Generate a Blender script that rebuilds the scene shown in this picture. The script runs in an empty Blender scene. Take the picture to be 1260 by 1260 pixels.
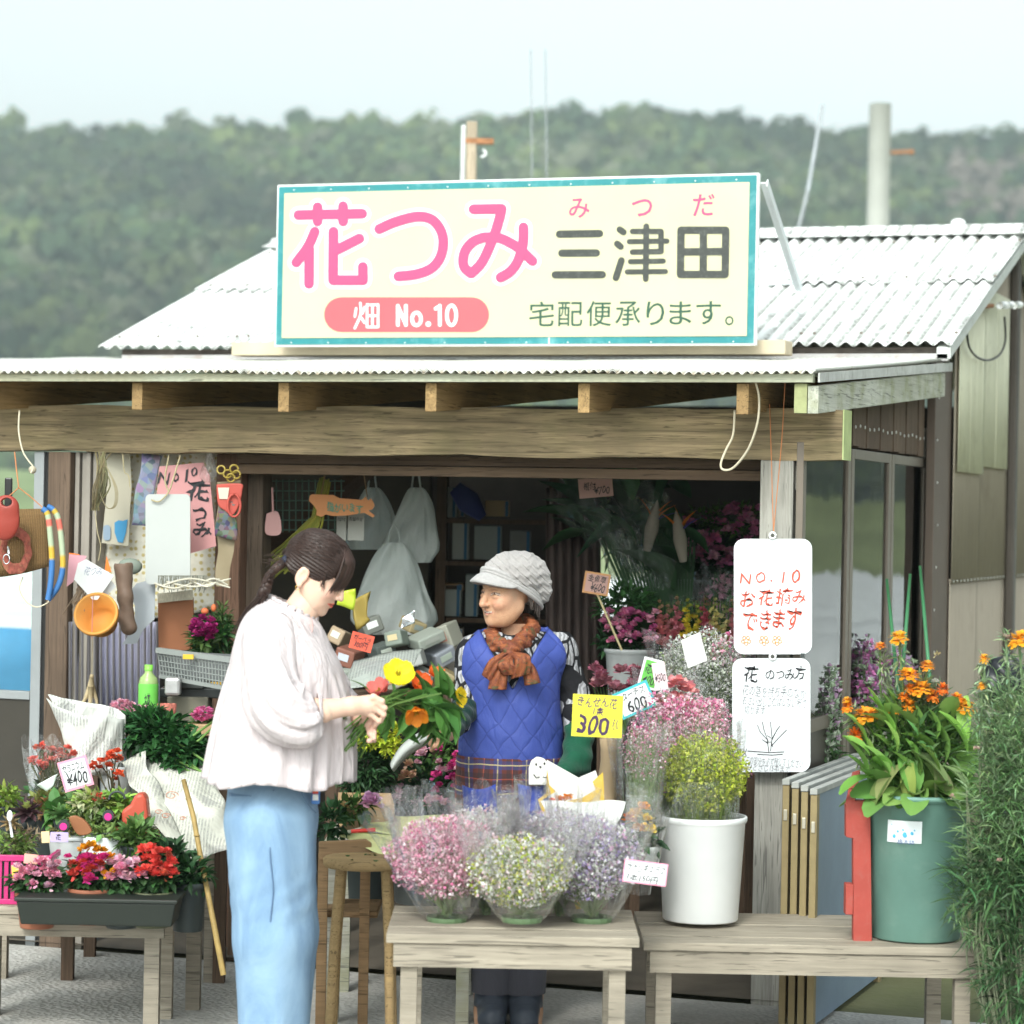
import bpy, math, random
import numpy as np
from mathutils import Vector, Matrix, Euler
SC = bpy.context.scene
COL = SC.collection
random.seed(7)
rng = np.random.default_rng(7)
R_ = math.radians

# ------------------------------------------------------------------ camera
TH, RHO, FPX = R_(19.5), 0.019, 3300.0
CAM = np.array([2.12, -8.59, 1.6])
FWD = np.array([-math.sin(TH), math.cos(TH), 0.0])
RGT = np.array([math.cos(TH), math.sin(TH), 0.0])
UPZ = np.array([0, 0, 1.0])
RR = RGT*math.cos(RHO) + UPZ*math.sin(RHO)
UU = UPZ*math.cos(RHO) - RGT*math.sin(RHO)
cd = bpy.data.cameras.new('camera'); cam = bpy.data.objects.new('camera', cd); COL.objects.link(cam)
m = Matrix.Identity(4)
for i in range(3):
    m[i][0] = RR[i]; m[i][1] = UU[i]; m[i][2] = -FWD[i]; m[i][3] = CAM[i]
cam.matrix_world = m
cd.sensor_width = 36; cd.lens = FPX/1260*36; cd.shift_y = 3/1260
cd.clip_start = 0.1; cd.clip_end = 6000
cd.dof.use_dof = True; cd.dof.focus_distance = 8.7; cd.dof.aperture_fstop = 3.1
SC.camera = cam
SC.render.resolution_x = SC.render.resolution_y = 1024

# ------------------------------------------------------------------ light
SUN_EL = R_(42)      # bright veiled sun, behind the camera and to the left
w = bpy.data.worlds.new('World'); SC.world = w; w.use_nodes = True
nt = w.node_tree; nt.nodes.clear()
sky = nt.nodes.new('ShaderNodeTexSky'); sky.sky_type = 'NISHITA'; sky.sun_disc = False
SUN_DIR = Vector((math.sin(R_(197)-TH)*math.cos(SUN_EL), math.cos(R_(197)-TH)*math.cos(SUN_EL), math.sin(SUN_EL)))
sky.sun_elevation = SUN_EL; sky.sun_rotation = math.atan2(SUN_DIR.x, SUN_DIR.y)
sky.dust_density = 4; sky.air_density = 1.0; sky.ozone_density = 1.0
hs = nt.nodes.new('ShaderNodeHueSaturation'); hs.inputs['Saturation'].default_value = .14; hs.inputs['Value'].default_value = 2.2
tint = nt.nodes.new('ShaderNodeMix'); tint.data_type = 'RGBA'; tint.blend_type = 'MULTIPLY'; tint.inputs[0].default_value = 1
tint.inputs[7].default_value = (.93, 1.0, .98, 1)
bg = nt.nodes.new('ShaderNodeBackground'); bg.inputs['Strength'].default_value = .15
wo = nt.nodes.new('ShaderNodeOutputWorld')
nt.links.new(sky.outputs[0], hs.inputs['Color']); nt.links.new(hs.outputs[0], tint.inputs[6]); nt.links.new(tint.outputs[2], bg.inputs['Color'])
nt.links.new(bg.outputs[0], wo.inputs['Surface'])
sd = bpy.data.lights.new('sun', 'SUN'); sd.energy = 1.35; sd.angle = R_(9); sd.color = (1, .95, .87)
so = bpy.data.objects.new('sun', sd); COL.objects.link(so)
so.rotation_euler = SUN_DIR.to_track_quat('Z', 'Y').to_euler(); so.location = (0, -5, 12)
SC.view_settings.view_transform = 'Standard'; SC.view_settings.look = 'None'; SC.view_settings.gamma = 1
SC.view_settings.exposure = -0.08
SC.cycles.max_bounces = 8; SC.cycles.transparent_max_bounces = 24; SC.cycles.diffuse_bounces = 4
SC.cycles.sample_clamp_indirect = 6; SC.cycles.caustics_reflective = False; SC.cycles.caustics_refractive = False
try:
    SC.cycles.use_denoising = True
except Exception: pass

# ------------------------------------------------------------------ projection helpers
def ray(px, py): return FWD + RR*((px-630)/FPX) + UU*((633-py)/FPX)
def PY(px, py, y): d = ray(px, py); return CAM + d*((y-CAM[1])/d[1])     # photo pixel on a plane y = const of the shed
def PX(px, py, x): d = ray(px, py); return CAM + d*((x-CAM[0])/d[0])
def AT(px, py, D): return CAM + D*ray(px, py)                            # world point at depth D
def G(px, py, D):                                                        # the same in view aligned metres (x right, y away, z up)
    p = AT(px, py, D) - CAM
    return np.array([p@RGT, p@FWD, p[2]+1.6])
def K(D): return D/FPX

# ------------------------------------------------------------------ meshes
class MB:
    def __init__(s): s.V = []; s.F = []; s.C = []; s.n = 0
    def add(s, V, F, c=None, mi=0):
        V = np.asarray(V, float).reshape(-1, 3)
        if len(V) == 0: return s
        if isinstance(F, np.ndarray): F = [F]
        else:
            g = {}
            for f in F: g.setdefault(len(f), []).append(f)
            F = [np.array(x) for x in g.values()]
        for f in F:
            if len(f): s.F.append((f+s.n, mi))
        s.V.append(V); s.n += len(V)
        c = (1, 1, 1) if c is None else c
        c = np.asarray(c, float)
        if c.ndim == 1: c = np.tile(c, (len(V), 1))
        s.C.append(c)
        return s
    def box(s, a, b, c=None, mi=0, M=None):
        x0, y0, z0 = a; x1, y1, z1 = b
        V = np.array([(x0,y0,z0),(x1,y0,z0),(x1,y1,z0),(x0,y1,z0),(x0,y0,z1),(x1,y0,z1),(x1,y1,z1),(x0,y1,z1)])
        if M is not None: V = V@np.array(M.to_3x3()).T + np.array(M.translation)
        return s.add(V, np.array([(0,3,2,1),(4,5,6,7),(0,1,5,4),(1,2,6,5),(2,3,7,6),(3,0,4,7)]), c, mi)
    def hexa(s, P, c=None, mi=0):      # 8 corners: bottom ring then top ring
        return s.add(P, np.array([(0,3,2,1),(4,5,6,7),(0,1,5,4),(1,2,6,5),(2,3,7,6),(3,0,4,7)]), c, mi)
    def bar(s, p, q, wd, ht, up=(0,0,1), c=None, mi=0):
        p = np.array(p, float); q = np.array(q, float); d = q-p; d /= np.linalg.norm(d)
        x = np.cross(d, up); x /= np.linalg.norm(x)+1e-9; u = np.cross(x, d)
        P = [p-x*wd/2-u*ht/2, p+x*wd/2-u*ht/2, q+x*wd/2-u*ht/2, q-x*wd/2-u*ht/2]
        P += [k+u*ht for k in P]
        return s.hexa(P, c, mi)
    def grid(s, P, c=None, mi=0, closed_u=False, closed_v=False):       # P (nu,nv,3)
        P = np.asarray(P, float); nu, nv = P.shape[:2]
        iu = np.arange(nu if closed_u else nu-1); iv = np.arange(nv if closed_v else nv-1)
        A, B = np.meshgrid(iu, iv, indexing='ij'); A = A.ravel(); B = B.ravel()
        A2 = (A+1) % nu; B2 = (B+1) % nv
        F = np.stack([A*nv+B, A2*nv+B, A2*nv+B2, A*nv+B2], 1)
        if c is not None and np.ndim(c) == 3: c = np.asarray(c).reshape(-1, 3)
        return s.add(P.reshape(-1, 3), F, c, mi)
    def tube(s, pts, r, n=8, c=None, mi=0, cap=True, flat=1.0):
        pts = np.array(pts, float); L = len(pts); r = np.broadcast_to(np.asarray(r, float), (L,))
        T = np.gradient(pts, axis=0); T /= np.linalg.norm(T, axis=1)[:, None]+1e-12
        ref = np.array([0, 0, 1.]) if abs(T[0][2]) < .9 else np.array([1., 0, 0])
        U = np.cross(T[0], ref); U /= np.linalg.norm(U); ang = np.linspace(0, 2*np.pi, n, endpoint=False)
        P = np.zeros((L, n, 3))
        for i in range(L):
            U = U - T[i]*(U@T[i]); U /= np.linalg.norm(U)+1e-12; W = np.cross(T[i], U)
            P[i] = pts[i] + r[i]*(np.cos(ang)[:, None]*U*flat + np.sin(ang)[:, None]*W)
        b = s.n
        s.grid(P, c, mi, closed_v=True)
        if cap: s.F.append((np.array([list(range(b, b+n))[::-1]]), mi)); s.F.append((np.array([list(range(b+(L-1)*n, b+L*n))]), mi))
        return s
    def lathe(s, prof, c0, n=32, c=None, mi=0, closed=False, cap_b=False, sx=1, sy=1):
        ang = np.linspace(0, 2*np.pi, n, endpoint=False)
        P = np.array([[(c0[0]+r*np.cos(a)*sx, c0[1]+r*np.sin(a)*sy, c0[2]+z) for a in ang] for r, z in prof])
        b = s.n
        s.grid(P, c, mi, closed_v=True)
        if cap_b: s.F.append((np.array([list(range(b, b+n))[::-1]]), mi))
        return s
    def ball(s, c0, r, n=10, c=None, mi=0):
        r = np.broadcast_to(np.asarray(r, float), (3,))
        t = np.linspace(0.001, np.pi-.001, n); a = np.linspace(0, 2*np.pi, 2*n, endpoint=False)
        P = np.stack([np.sin(t)[:, None]*np.cos(a), np.sin(t)[:, None]*np.sin(a), np.cos(t)[:, None]*np.ones_like(a)], 2)*r + np.array(c0)
        return s.grid(P[::-1], c, mi, closed_v=True)
    def mesh(s, name, mats, smooth=False, off=None):
        me = bpy.data.meshes.new(name)
        V = np.concatenate(s.V) if s.V else np.zeros((0, 3))
        if off is not None: V = V - np.asarray(off)
        me.vertices.add(len(V)); me.vertices.foreach_set('co', V.astype(np.float32).ravel())
        tot = np.concatenate([np.full(len(f), f.shape[1]) for f, _ in s.F]); idx = np.concatenate([f.ravel() for f, _ in s.F])
        me.loops.add(len(idx)); me.loops.foreach_set('vertex_index', idx.astype(np.int32))
        me.polygons.add(len(tot)); st = np.concatenate([[0], np.cumsum(tot)[:-1]])
        me.polygons.foreach_set('loop_start', st.astype(np.int32)); me.polygons.foreach_set('loop_total', tot.astype(np.int32))
        me.polygons.foreach_set('material_index', np.concatenate([np.full(len(f), k) for f, k in s.F]).astype(np.int32))
        me.polygons.foreach_set('use_smooth', np.full(len(tot), bool(smooth)))
        me.update(calc_edges=True); me.validate()
        C = np.concatenate(s.C)
        if not np.allclose(C, 1) and len(me.vertices) == len(C):
            at = me.color_attributes.new('Col', 'FLOAT_COLOR', 'POINT')
            at.data.foreach_set('color', np.c_[C, np.ones(len(C))].astype(np.float32).ravel())
        for mt in (mats if isinstance(mats, (list, tuple)) else [mats]): me.materials.append(mt)
        return me

ROTV = Matrix.Rotation(TH, 4, 'Z')     # turns view aligned metres into the shed's frame
def v2w(p): p = np.asarray(p, float); return CAM*np.array([1, 1, 0]) + RGT*p[0] + FWD*p[1] + UPZ*p[2]
class Thing:
    def __init__(s, name, label, cat, loc=(0, 0, 0), group=None, view=False, kind=None):
        s.view = view; s.loc = np.array(loc, float)
        s.o = bpy.data.objects.new(name, None); COL.objects.link(s.o); s.o.empty_display_size = .1
        if view: s.o.location = v2w(loc); s.o.rotation_euler = (0, 0, TH)
        else: s.o.location = loc
        s.o['label'] = label; s.o['category'] = cat
        if group: s.o['group'] = group
    def part(s, name, mb, mats, smooth=False, parent=None, label=None, kind=None, bevel=0, solid=0, sub=0, local=False):
        me = mb.mesh(name, mats, smooth, None if local else s.loc)
        o = bpy.data.objects.new(name, me); COL.objects.link(o); o.parent = parent or s.o
        fin(o, label, kind, bevel, solid, sub); return o
def fin(o, label=None, kind=None, bevel=0, solid=0, sub=0):
    if label: o['label'] = label
    if kind: o['kind'] = kind
    if solid:
        md = o.modifiers.new('s', 'SOLIDIFY'); md.thickness = solid; md.offset = 0
    if bevel:
        md = o.modifiers.new('b', 'BEVEL'); md.width = bevel; md.segments = 2; md.limit_method = 'ANGLE'
    if sub:
        md = o.modifiers.new('u', 'SUBSURF'); md.levels = sub; md.render_levels = sub
def single(name, mb, mats, label=None, cat=None, group=None, kind=None, view=False, smooth=False, bevel=0, solid=0, loc=None):
    V = np.concatenate(mb.V)
    if loc is None: loc = np.array([(V[:, 0].min()+V[:, 0].max())/2, (V[:, 1].min()+V[:, 1].max())/2, V[:, 2].min()])
    me = mb.mesh(name, mats, smooth, loc); o = bpy.data.objects.new(name, me); COL.objects.link(o)
    if view: o.location = v2w(loc); o.rotation_euler = (0, 0, TH)
    else: o.location = loc
    if cat: o['category'] = cat
    if group: o['group'] = group
    fin(o, label, kind, bevel, solid); return o
def clone(root, loc, rotz=None, label=None, scale=None):
    r = root.copy(); COL.objects.link(r); r.location = loc
    if rotz is not None: r.rotation_euler = (0, 0, rotz)
    if scale: r.scale = (scale,)*3
    if label: r['label'] = label
    for ch in root.children:
        c = ch.copy(); COL.objects.link(c); c.parent = r
        for g in ch.children:
            d = g.copy(); COL.objects.link(d); d.parent = c
    return r

# ------------------------------------------------------------------ materials
class NT:
    def __init__(s, name):
        s.m = bpy.data.materials.new(name); s.m.use_nodes = True; s.t = s.m.node_tree; s.t.nodes.clear()
        s.out = s.n('OutputMaterial')
    def n(s, t, **k):
        x = s.t.nodes.new('ShaderNode'+t)
        for a, b in k.items(): setattr(x, a, b)
        return x
    def l(s, a, b): s.t.links.new(a, b)
    def math(s, op, a, b=None, c=None):
        x = s.n('Math', operation=op)
        for i, v in enumerate((a, b, c)):
            if v is None: continue
            if hasattr(v, 'links'): s.l(v, x.inputs[i])
            else: x.inputs[i].default_value = v
        return x.outputs[0]
    def mix(s, f, a, b, bt='MIX'):
        x = s.n('Mix', data_type='RGBA', blend_type=bt)
        for i, v in ((0, f), (6, a), (7, b)):
            if hasattr(v, 'links'): s.l(v, x.inputs[i])
            else: x.inputs[i].default_value = v if i == 0 else (tuple(v)+(1,))[:4]
        return x.outputs[2]
    def coord(s, stretch=(1, 1, 1)):
        c = s.n('TexCoord'); mp = s.n('Mapping'); mp.inputs['Scale'].default_value = stretch
        s.l(c.outputs['Object'], mp.inputs[0]); return mp.outputs[0]
    def noise(s, co, sc, det=4, ro=.6, dist=0):
        x = s.n('TexNoise'); s.l(co, x.inputs['Vector']); x.inputs['Scale'].default_value = sc; x.inputs['Detail'].default_value = det
        x.inputs['Roughness'].default_value = ro; x.inputs['Distortion'].default_value = dist; return x.outputs['Fac']
    def ramp(s, f, a, b):
        x = s.n('MapRange'); s.l(f, x.inputs[0]); x.inputs[1].default_value = a; x.inputs[2].default_value = b; return x.outputs[0]
    def bump(s, h, st, dist=.01):
        x = s.n('Bump'); s.l(h, x.inputs['Height']); x.inputs['Strength'].default_value = st; x.inputs['Distance'].default_value = dist; return x.outputs[0]
    def bsdf(s, col, rough=.6, metal=0, spec=.4, normal=None):
        b = s.n('BsdfPrincipled')
        if hasattr(col, 'links'): s.l(col, b.inputs['Base Color'])
        else: b.inputs['Base Color'].default_value = tuple(col)+(1,)
        if hasattr(rough, 'links'): s.l(rough, b.inputs['Roughness'])
        else: b.inputs['Roughness'].default_value = rough
        b.inputs['Metallic'].default_value = metal; b.inputs['Specular IOR Level'].default_value = spec
        if normal is not None: s.l(normal, b.inputs['Normal'])
        return b
    def done(s, sh): s.l(sh.outputs[0] if hasattr(sh, 'outputs') else sh, s.out.inputs['Surface']); return s.m
    def mixsh(s, f, a, b):
        x = s.n('MixShader')
        if hasattr(f, 'links'): s.l(f, x.inputs[0])
        else: x.inputs[0].default_value = f
        s.l(a.outputs[0], x.inputs[1]); s.l(b.outputs[0], x.inputs[2]); return x
def M(name, col, rough=.6, var=.15, sc=6, bump=.15, bsc=50, metal=0, spec=.35, stretch=(1, 1, 1), attr=False, trans=0, dirt=None, sheen=0):
    t = NT(name); co = t.coord(stretch); n1 = t.noise(co, sc, 5, .65)
    lo = tuple(c*(1-var) for c in col); hi = tuple(min(1, c*(1+var)) for c in col)
    c = t.mix(t.ramp(n1, .3, .7), lo, hi)
    if dirt:
        dc, amt, ds = dirt
        c = t.mix(t.math('MULTIPLY', t.ramp(t.noise(co, ds, 6, .7), .52, .72), amt), c, dc)
    if attr:
        a = t.n('VertexColor', layer_name='Col'); c = t.mix(1, a.outputs[0], c, 'MULTIPLY')
    nb = t.bump(t.noise(co, bsc, 4, .6), bump, .004) if bump else None
    b = t.bsdf(c, rough, metal, spec, nb)
    if sheen: b.inputs['Sheen Weight'].default_value = sheen
    if trans:
        tr = t.n('BsdfTranslucent'); t.l(c, tr.inputs[0]); return t.done(t.mixsh(trans, b, tr))
    return t.done(b)
def wood(name, col, axis='x', var=.35, rough=.8, dark=None, green=0):
    st = {'x': (1.2, 26, 26), 'y': (26, 1.2, 26), 'z': (26, 26, 1.2)}[axis]
    t = NT(name); co = t.coord(st); n = t.noise(co, 1.5, 8, .7, 1.2); big = t.noise(t.coord((2, 2, 2)), 1.6, 3, .5)
    c = t.mix(t.ramp(n, .35, .65), tuple(x*(1-var) for x in col), tuple(min(1, x*(1+var)) for x in col))
    c = t.mix(t.math('MULTIPLY', t.ramp(big, .4, .65), .55), c, dark or tuple(x*.55 for x in col))
    if green: c = t.mix(t.math('MULTIPLY', t.ramp(t.noise(t.coord((3, 3, 3)), 2.3, 4, .6), .45, .65), green), c, (.20, .22, .06))
    c = t.mix(t.math('MULTIPLY', t.ramp(t.noise(co, 3.4, 2, .5, 2), .60, .66), .7), c, tuple(x*.3 for x in col))   # cracks along the grain
    return t.done(t.bsdf(c, rough, 0, .25, t.bump(n, .5, .004)))
ATTR = M('plant', (1, 1, 1), .55, .12, 30, .2, 80, attr=True, trans=.25)
PETAL = M('petal', (1, 1, 1), .6, .06, 40, .1, 90, attr=True, trans=.35)
PAINT = M('coloured', (1, 1, 1), .55, .08, 10, .1, 60, attr=True)
def cello():
    t = NT('cellophane'); co = t.coord(); n = t.noise(co, 9, 5, .6, 1.5); nb = t.bump(n, 1, .05)
    g = t.n('BsdfGlossy'); g.inputs['Roughness'].default_value = .12; t.l(nb, g.inputs['Normal']); g.inputs[0].default_value = (1, 1, 1, 1)
    d = t.n('BsdfTranslucent'); d.inputs[0].default_value = (.9, .93, .95, 1)
    d2 = t.n('BsdfDiffuse'); d2.inputs[0].default_value = (.9, .93, .95, 1)
    df = t.mixsh(.5, d, d2)
    tr = t.n('BsdfTransparent')
    streak = t.ramp(t.noise(t.coord((16, 16, 3)), 2.2, 3, .6, 1.5), .45, .75)
    a = t.mixsh(t.math('MULTIPLY_ADD', streak, .15, .008), tr, df)
    fr = t.n('Fresnel'); fr.inputs[0].default_value = 1.35; t.l(nb, fr.inputs['Normal'])
    f = t.math('MULTIPLY_ADD', fr.outputs[0], .40, .006)
    return t.done(t.mixsh(f, a, g))
CELLO = cello()
def glassm():
    t = NT('window_glass'); tr = t.n('BsdfTransparent'); tr.inputs[0].default_value = (.92, .96, .94, 1)
    g = t.n('BsdfGlossy'); g.inputs['Roughness'].default_value = .03
    t.l(t.bump(t.noise(t.coord(), 2.2, 2, .5), .12, .02), g.inputs['Normal'])
    fr = t.n('Fresnel'); fr.inputs[0].default_value = 1.5
    return t.done(t.mixsh(fr.outputs[0], tr, g))
GLASS = glassm()
WHITEP = M('white_plastic', (.80, .82, .82), .35, .04, 5, .03, 30, spec=.5)

# ------------------------------------------------------------------ lettering
_tc = {}
def text2d(s, off=0.0):
    k = (s, off)
    if k not in _tc:
        cu = bpy.data.curves.new('t', 'FONT'); cu.body = s; cu.size = 1; cu.resolution_u = 3; cu.offset = off; cu.fill_mode = 'FRONT'
        o = bpy.data.objects.new('t', cu); COL.objects.link(o); dg = bpy.context.evaluated_depsgraph_get(); dg.update()
        me = bpy.data.meshes.new_from_object(o.evaluated_get(dg))
        V = np.array([v.co[:] for v in me.vertices]).reshape(-1, 3); F = [tuple(p.vertices) for p in me.polygons]
        bpy.data.objects.remove(o); bpy.data.curves.remove(cu); bpy.data.meshes.remove(me)
        _tc[k] = (V, F)
    return _tc[k]
def text_on(mb, s, O, ux, uy, box, off=0.0, lift=.0015, c=None, slant=0, jit=0, mi=0):
    """letters fitted into box (u0,v0,u1,v1) of the plane O + u*ux + v*uy"""
    V, F = text2d(s, off)
    if len(V) == 0: return
    lo = V.min(0); hi = V.max(0); u0, v0, u1, v1 = box
    u = (V[:, 0]-lo[0])/(hi[0]-lo[0]+1e-9); v = (V[:, 1]-lo[1])/(hi[1]-lo[1]+1e-9)
    u = u + slant*(v-.5)*(v1-v0)/(u1-u0)
    if jit: u = u + jit*.012*np.sin(v*9+u*14); v = v + jit*.09*np.sin(u*11+1) + jit*.03*np.sin(u*31)
    n = np.cross(ux, uy); n = n/np.linalg.norm(n)
    P = np.array(O) + np.outer(u0+(u1-u0)*u, ux) + np.outer(v0+(v1-v0)*v, uy) + n*lift
    mb.add(P, F, c, mi)
def smoothpath(p, n=6):
    p = np.array(p, float)
    if len(p) < 3: return p
    out = []
    for i in range(len(p)-1):
        a = p[max(i-1, 0)]; b = p[i]; c = p[i+1]; d = p[min(i+2, len(p)-1)]
        for t in np.linspace(0, 1, n, endpoint=False):
            out.append(.5*((2*b)+(-a+c)*t+(2*a-5*b+4*c-d)*t*t+(-a+3*b-3*c+d)*t**3))
    out.append(p[-1]); return np.array(out)
def stroke2d(pts, wd, smooth=True, caps=6):
    p = smoothpath(pts) if smooth else np.array(pts, float)
    T = np.gradient(p, axis=0); T /= np.linalg.norm(T, axis=1)[:, None]+1e-9
    N = np.stack([-T[:, 1], T[:, 0]], 1); h = wd/2
    V = []; F = []
    for q, n in zip(p, N): V += [q+n*h, q-n*h]
    for i in range(len(p)-1): F.append((2*i, 2*i+1, 2*i+3, 2*i+2))
    if len(p) > 8 and np.linalg.norm(p[0]-p[-1]) < wd*.1:
        F[-1] = (F[-1][0], F[-1][1], 1, 0); return np.array(V), F
    for e, sg in ((0, -1), (len(p)-1, 1)):
        b = len(V); V.append(p[e]); L = []
        for k in range(1, caps):
            a = math.pi*k/caps; V.append(p[e] + h*(N[e]*math.cos(a) + sg*T[e]*math.sin(a))); L.append(len(V)-1)
        ring = [2*e]+L+[2*e+1]
        for i in range(len(ring)-1): F.append((b, ring[i+1], ring[i]) if sg > 0 else (b, ring[i], ring[i+1]))
    return np.array(V), F

# ------------------------------------------------------------------ scatter / plants
def rotmats(n, rg, tilt=None):
    q = rg.normal(size=(n, 4)); q /= np.linalg.norm(q, axis=1)[:, None]
    a, b, c, d = q.T
    return np.stack([np.stack([1-2*(c*c+d*d), 2*(b*c-a*d), 2*(b*d+a*c)], 1), np.stack([2*(b*c+a*d), 1-2*(b*b+d*d), 2*(c*d-a*b)], 1), np.stack([2*(b*d-a*c), 2*(c*d+a*b), 1-2*(b*b+c*c)], 1)], 1)
def frames(D, rg=None):            # matrices whose local +Y is D and +Z is up-ish
    D = D/ (np.linalg.norm(D, axis=1)[:, None]+1e-9)
    ref = np.tile([0, 0, 1.], (len(D), 1)); ref[np.abs(D[:, 2]) > .95] = (1, 0, 0)
    if rg is not None: ref = ref + rg.normal(0, .35, ref.shape)
    X = np.cross(D, ref); X /= np.linalg.norm(X, axis=1)[:, None]+1e-9; Z = np.cross(X, D)
    return np.stack([X, D, Z], 2)
def scatter(mb, tpl, pos, scale, rot, col, mi=0):
    V, F = tpl; V = np.asarray(V, float); n = len(pos); scale = np.asarray(scale, float)
    if scale.ndim == 0: scale = np.full(n, float(scale))
    if scale.ndim == 1: scale = np.repeat(scale[:, None], 3, 1)
    P = np.einsum('nij,nvj->nvi', rot, V[None]*scale[:, None, :]) + np.asarray(pos)[:, None, :]
    fl = {}
    for f in F: fl.setdefault(len(f), []).append(f)
    Fs = [(np.array(f)[None]+(np.arange(n)*len(V))[:, None, None]).reshape(-1, k) for k, f in fl.items()]
    col = np.asarray(col, float)
    if col.ndim == 1: col = np.tile(col, (n, 1))
    C = np.repeat(col, len(V), 0)
    b = mb.n
    for f in Fs: mb.F.append((f+b, mi))
    mb.V.append(P.reshape(-1, 3)); mb.C.append(C); mb.n += n*len(V)
def leaf_tpl(k=3, cup=.18, droop=.3, tip=.0, serr=0):
    V = []; F = []
    for i in range(k+1):
        t = i/k; wv = math.sin(math.pi*min(1, max(.03, t**.8*.97+.02)))*.5
        if i == k: wv = .02+tip
        z = -droop*t*t
        V += [(-wv, t, z+cup*wv), (0, t, z), (wv, t, z+cup*wv)]
    for i in range(k):
        a = 3*i; F += [(a, a+1, a+4, a+3), (a+1, a+2, a+5, a+4)]
    return V, F
LEAF = leaf_tpl(); LEAF4 = leaf_tpl(4, .25, .5); BLADE = leaf_tpl(4, .1, .35)
PET = ([(-.12, 0, 0), (.12, 0, 0), (.5, .65, .12), (.32, 1, .05), (-.32, 1, .05), (-.5, .65, .12)], [(0, 1, 2, 5), (5, 2, 3, 4)])
STAR = ([(0, 0, .25), (1, 0, 0), (.3, .52, 0), (-.5, .87, 0), (-.6, 0, 0), (-.5, -.87, 0), (.3, -.52, 0), (0, 0, -.3)],
        [(0, 1, 2), (0, 2, 3), (0, 3, 4), (0, 4, 5), (0, 5, 6), (0, 6, 1), (7, 2, 1), (7, 4, 3), (7, 6, 5)])
def jitc(c, n, rg, a=.15, b=.06):
    c = np.array(c, float); return np.clip(c*(1+rg.normal(0, a, (n, 1)))*(1+rg.normal(0, b, (n, 3))), 0, 1)
def sph(n, rg):
    v = rg.normal(size=(n, 3)); return v/np.linalg.norm(v, axis=1)[:, None]
def pom(mb, c, r, col, n=60, rg=rng, up=(0, 0, 1), spread=1.0, pl=.55):     # ruffled many-petalled head
    d = sph(n, rg); upv = np.array(up, float); upv /= np.linalg.norm(upv)
    d = d + upv*(.9 if spread >= 1 else 1.6); d /= np.linalg.norm(d, axis=1)[:, None]
    scatter(mb, PET, np.array(c)+d*r*rg.uniform(.1, .45, (n, 1)), r*pl*rg.uniform(.8, 1.2, n), frames(d, rg), jitc(col, n, rg))
def daisy(mb, c, r, col, up, layers=3, n=14, cc=(.25, .08, .02), rg=rng, lift=.35):
    up = np.array(up, float); up /= np.linalg.norm(up); a = np.cross(up, (0, .1, 1)); a /= np.linalg.norm(a)+1e-9; b = np.cross(up, a)
    for L in range(layers):
        th = np.linspace(0, 2*np.pi, n, endpoint=False)+L*.3
        d = np.outer(np.cos(th), a)+np.outer(np.sin(th), b)+up*(lift*(L*.5+.2))
        d = d+rg.normal(0, .13, d.shape)
        scatter(mb, PET, np.array(c)+d*r*.12+up*r*.07*L, np.stack([np.full(n, r*.42), np.full(n, r*(1-.2*L)), np.full(n, r)], 1), frames(d), jitc(col, n, rg, .12))
    d = sph(16, rg)*.5+up; scatter(mb, PET, np.array(c)+up*r*.1+d*r*.1, r*.25, frames(d), jitc(cc, 16, rg))
def bushleaves(mb, c, rad, n, L, wd, col, rg=rng, out=.8, tpl=LEAF, upb=.3, shell=.35):
    d = sph(n, rg); rad = np.broadcast_to(np.asarray(rad, float), (3,))
    p = np.array(c)+d*rad*rg.uniform(shell, 1, (n, 1))
    dd = d*out+rg.normal(0, .5, (n, 3))+np.array([0, 0, upb])
    scatter(mb, tpl, p, np.stack([L*wd*rg.uniform(.7, 1.3, n), L*rg.uniform(.6, 1.3, n), np.full(n, L)], 1), frames(dd, rg), jitc(col, n, rg, .28, .08))
GRN = (.075, .15, .035); DGRN = (.03, .085, .03); LGRN = (.20, .33, .06)
def stemtube(mb, p, q, r, c=GRN, bend=.1, n=5, rg=rng, k=5):
    p = np.array(p, float); q = np.array(q, float); t = np.linspace(0, 1, k)[:, None]
    L = np.linalg.norm(q-p); o = rg.normal(0, bend*L, 3)
    pts = p+(q-p)*t+np.sin(np.pi*t)*o; mb.tube(pts, r, n, c, cap=False); return pts
# ================================================================== SETTING
def ridge(xc): return 97.5 + 2.0*math.sin(xc*.021+1) + 1.4*math.sin(xc*.053) + (1.5 if xc > -60 else -.5)
def hill_h(xc, d):
    t = (d-400)/300.0; a = abs(xc)/d
    if t <= 0: return 0.0
    if t <= 1: return ridge(xc)*(t**1.12) + 3*math.sin(xc*.03+d*.02)*math.sin(math.pi*t)
    return ridge(xc) - 30*(t-1)**1.0*1.2
mb = MB(); g = []
for i in range(91):
    row = []
    for j in range(30):
        d = 380+j*18; ang = R_(-62+i*124/90); xc = d*math.tan(ang) if abs(ang) < 1.1 else 0
        row.append((xc, d, hill_h(xc, d)-.3))
    g.append(row)
hillm = M('hill_soil', (.05, .065, .035), .9, .4, .02, 0)
mb.grid(np.array(g)[:, ::-1]); single('hill', mb, hillm, 'wooded hillside rising behind the stall', kind='structure', view=True, smooth=True)
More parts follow.
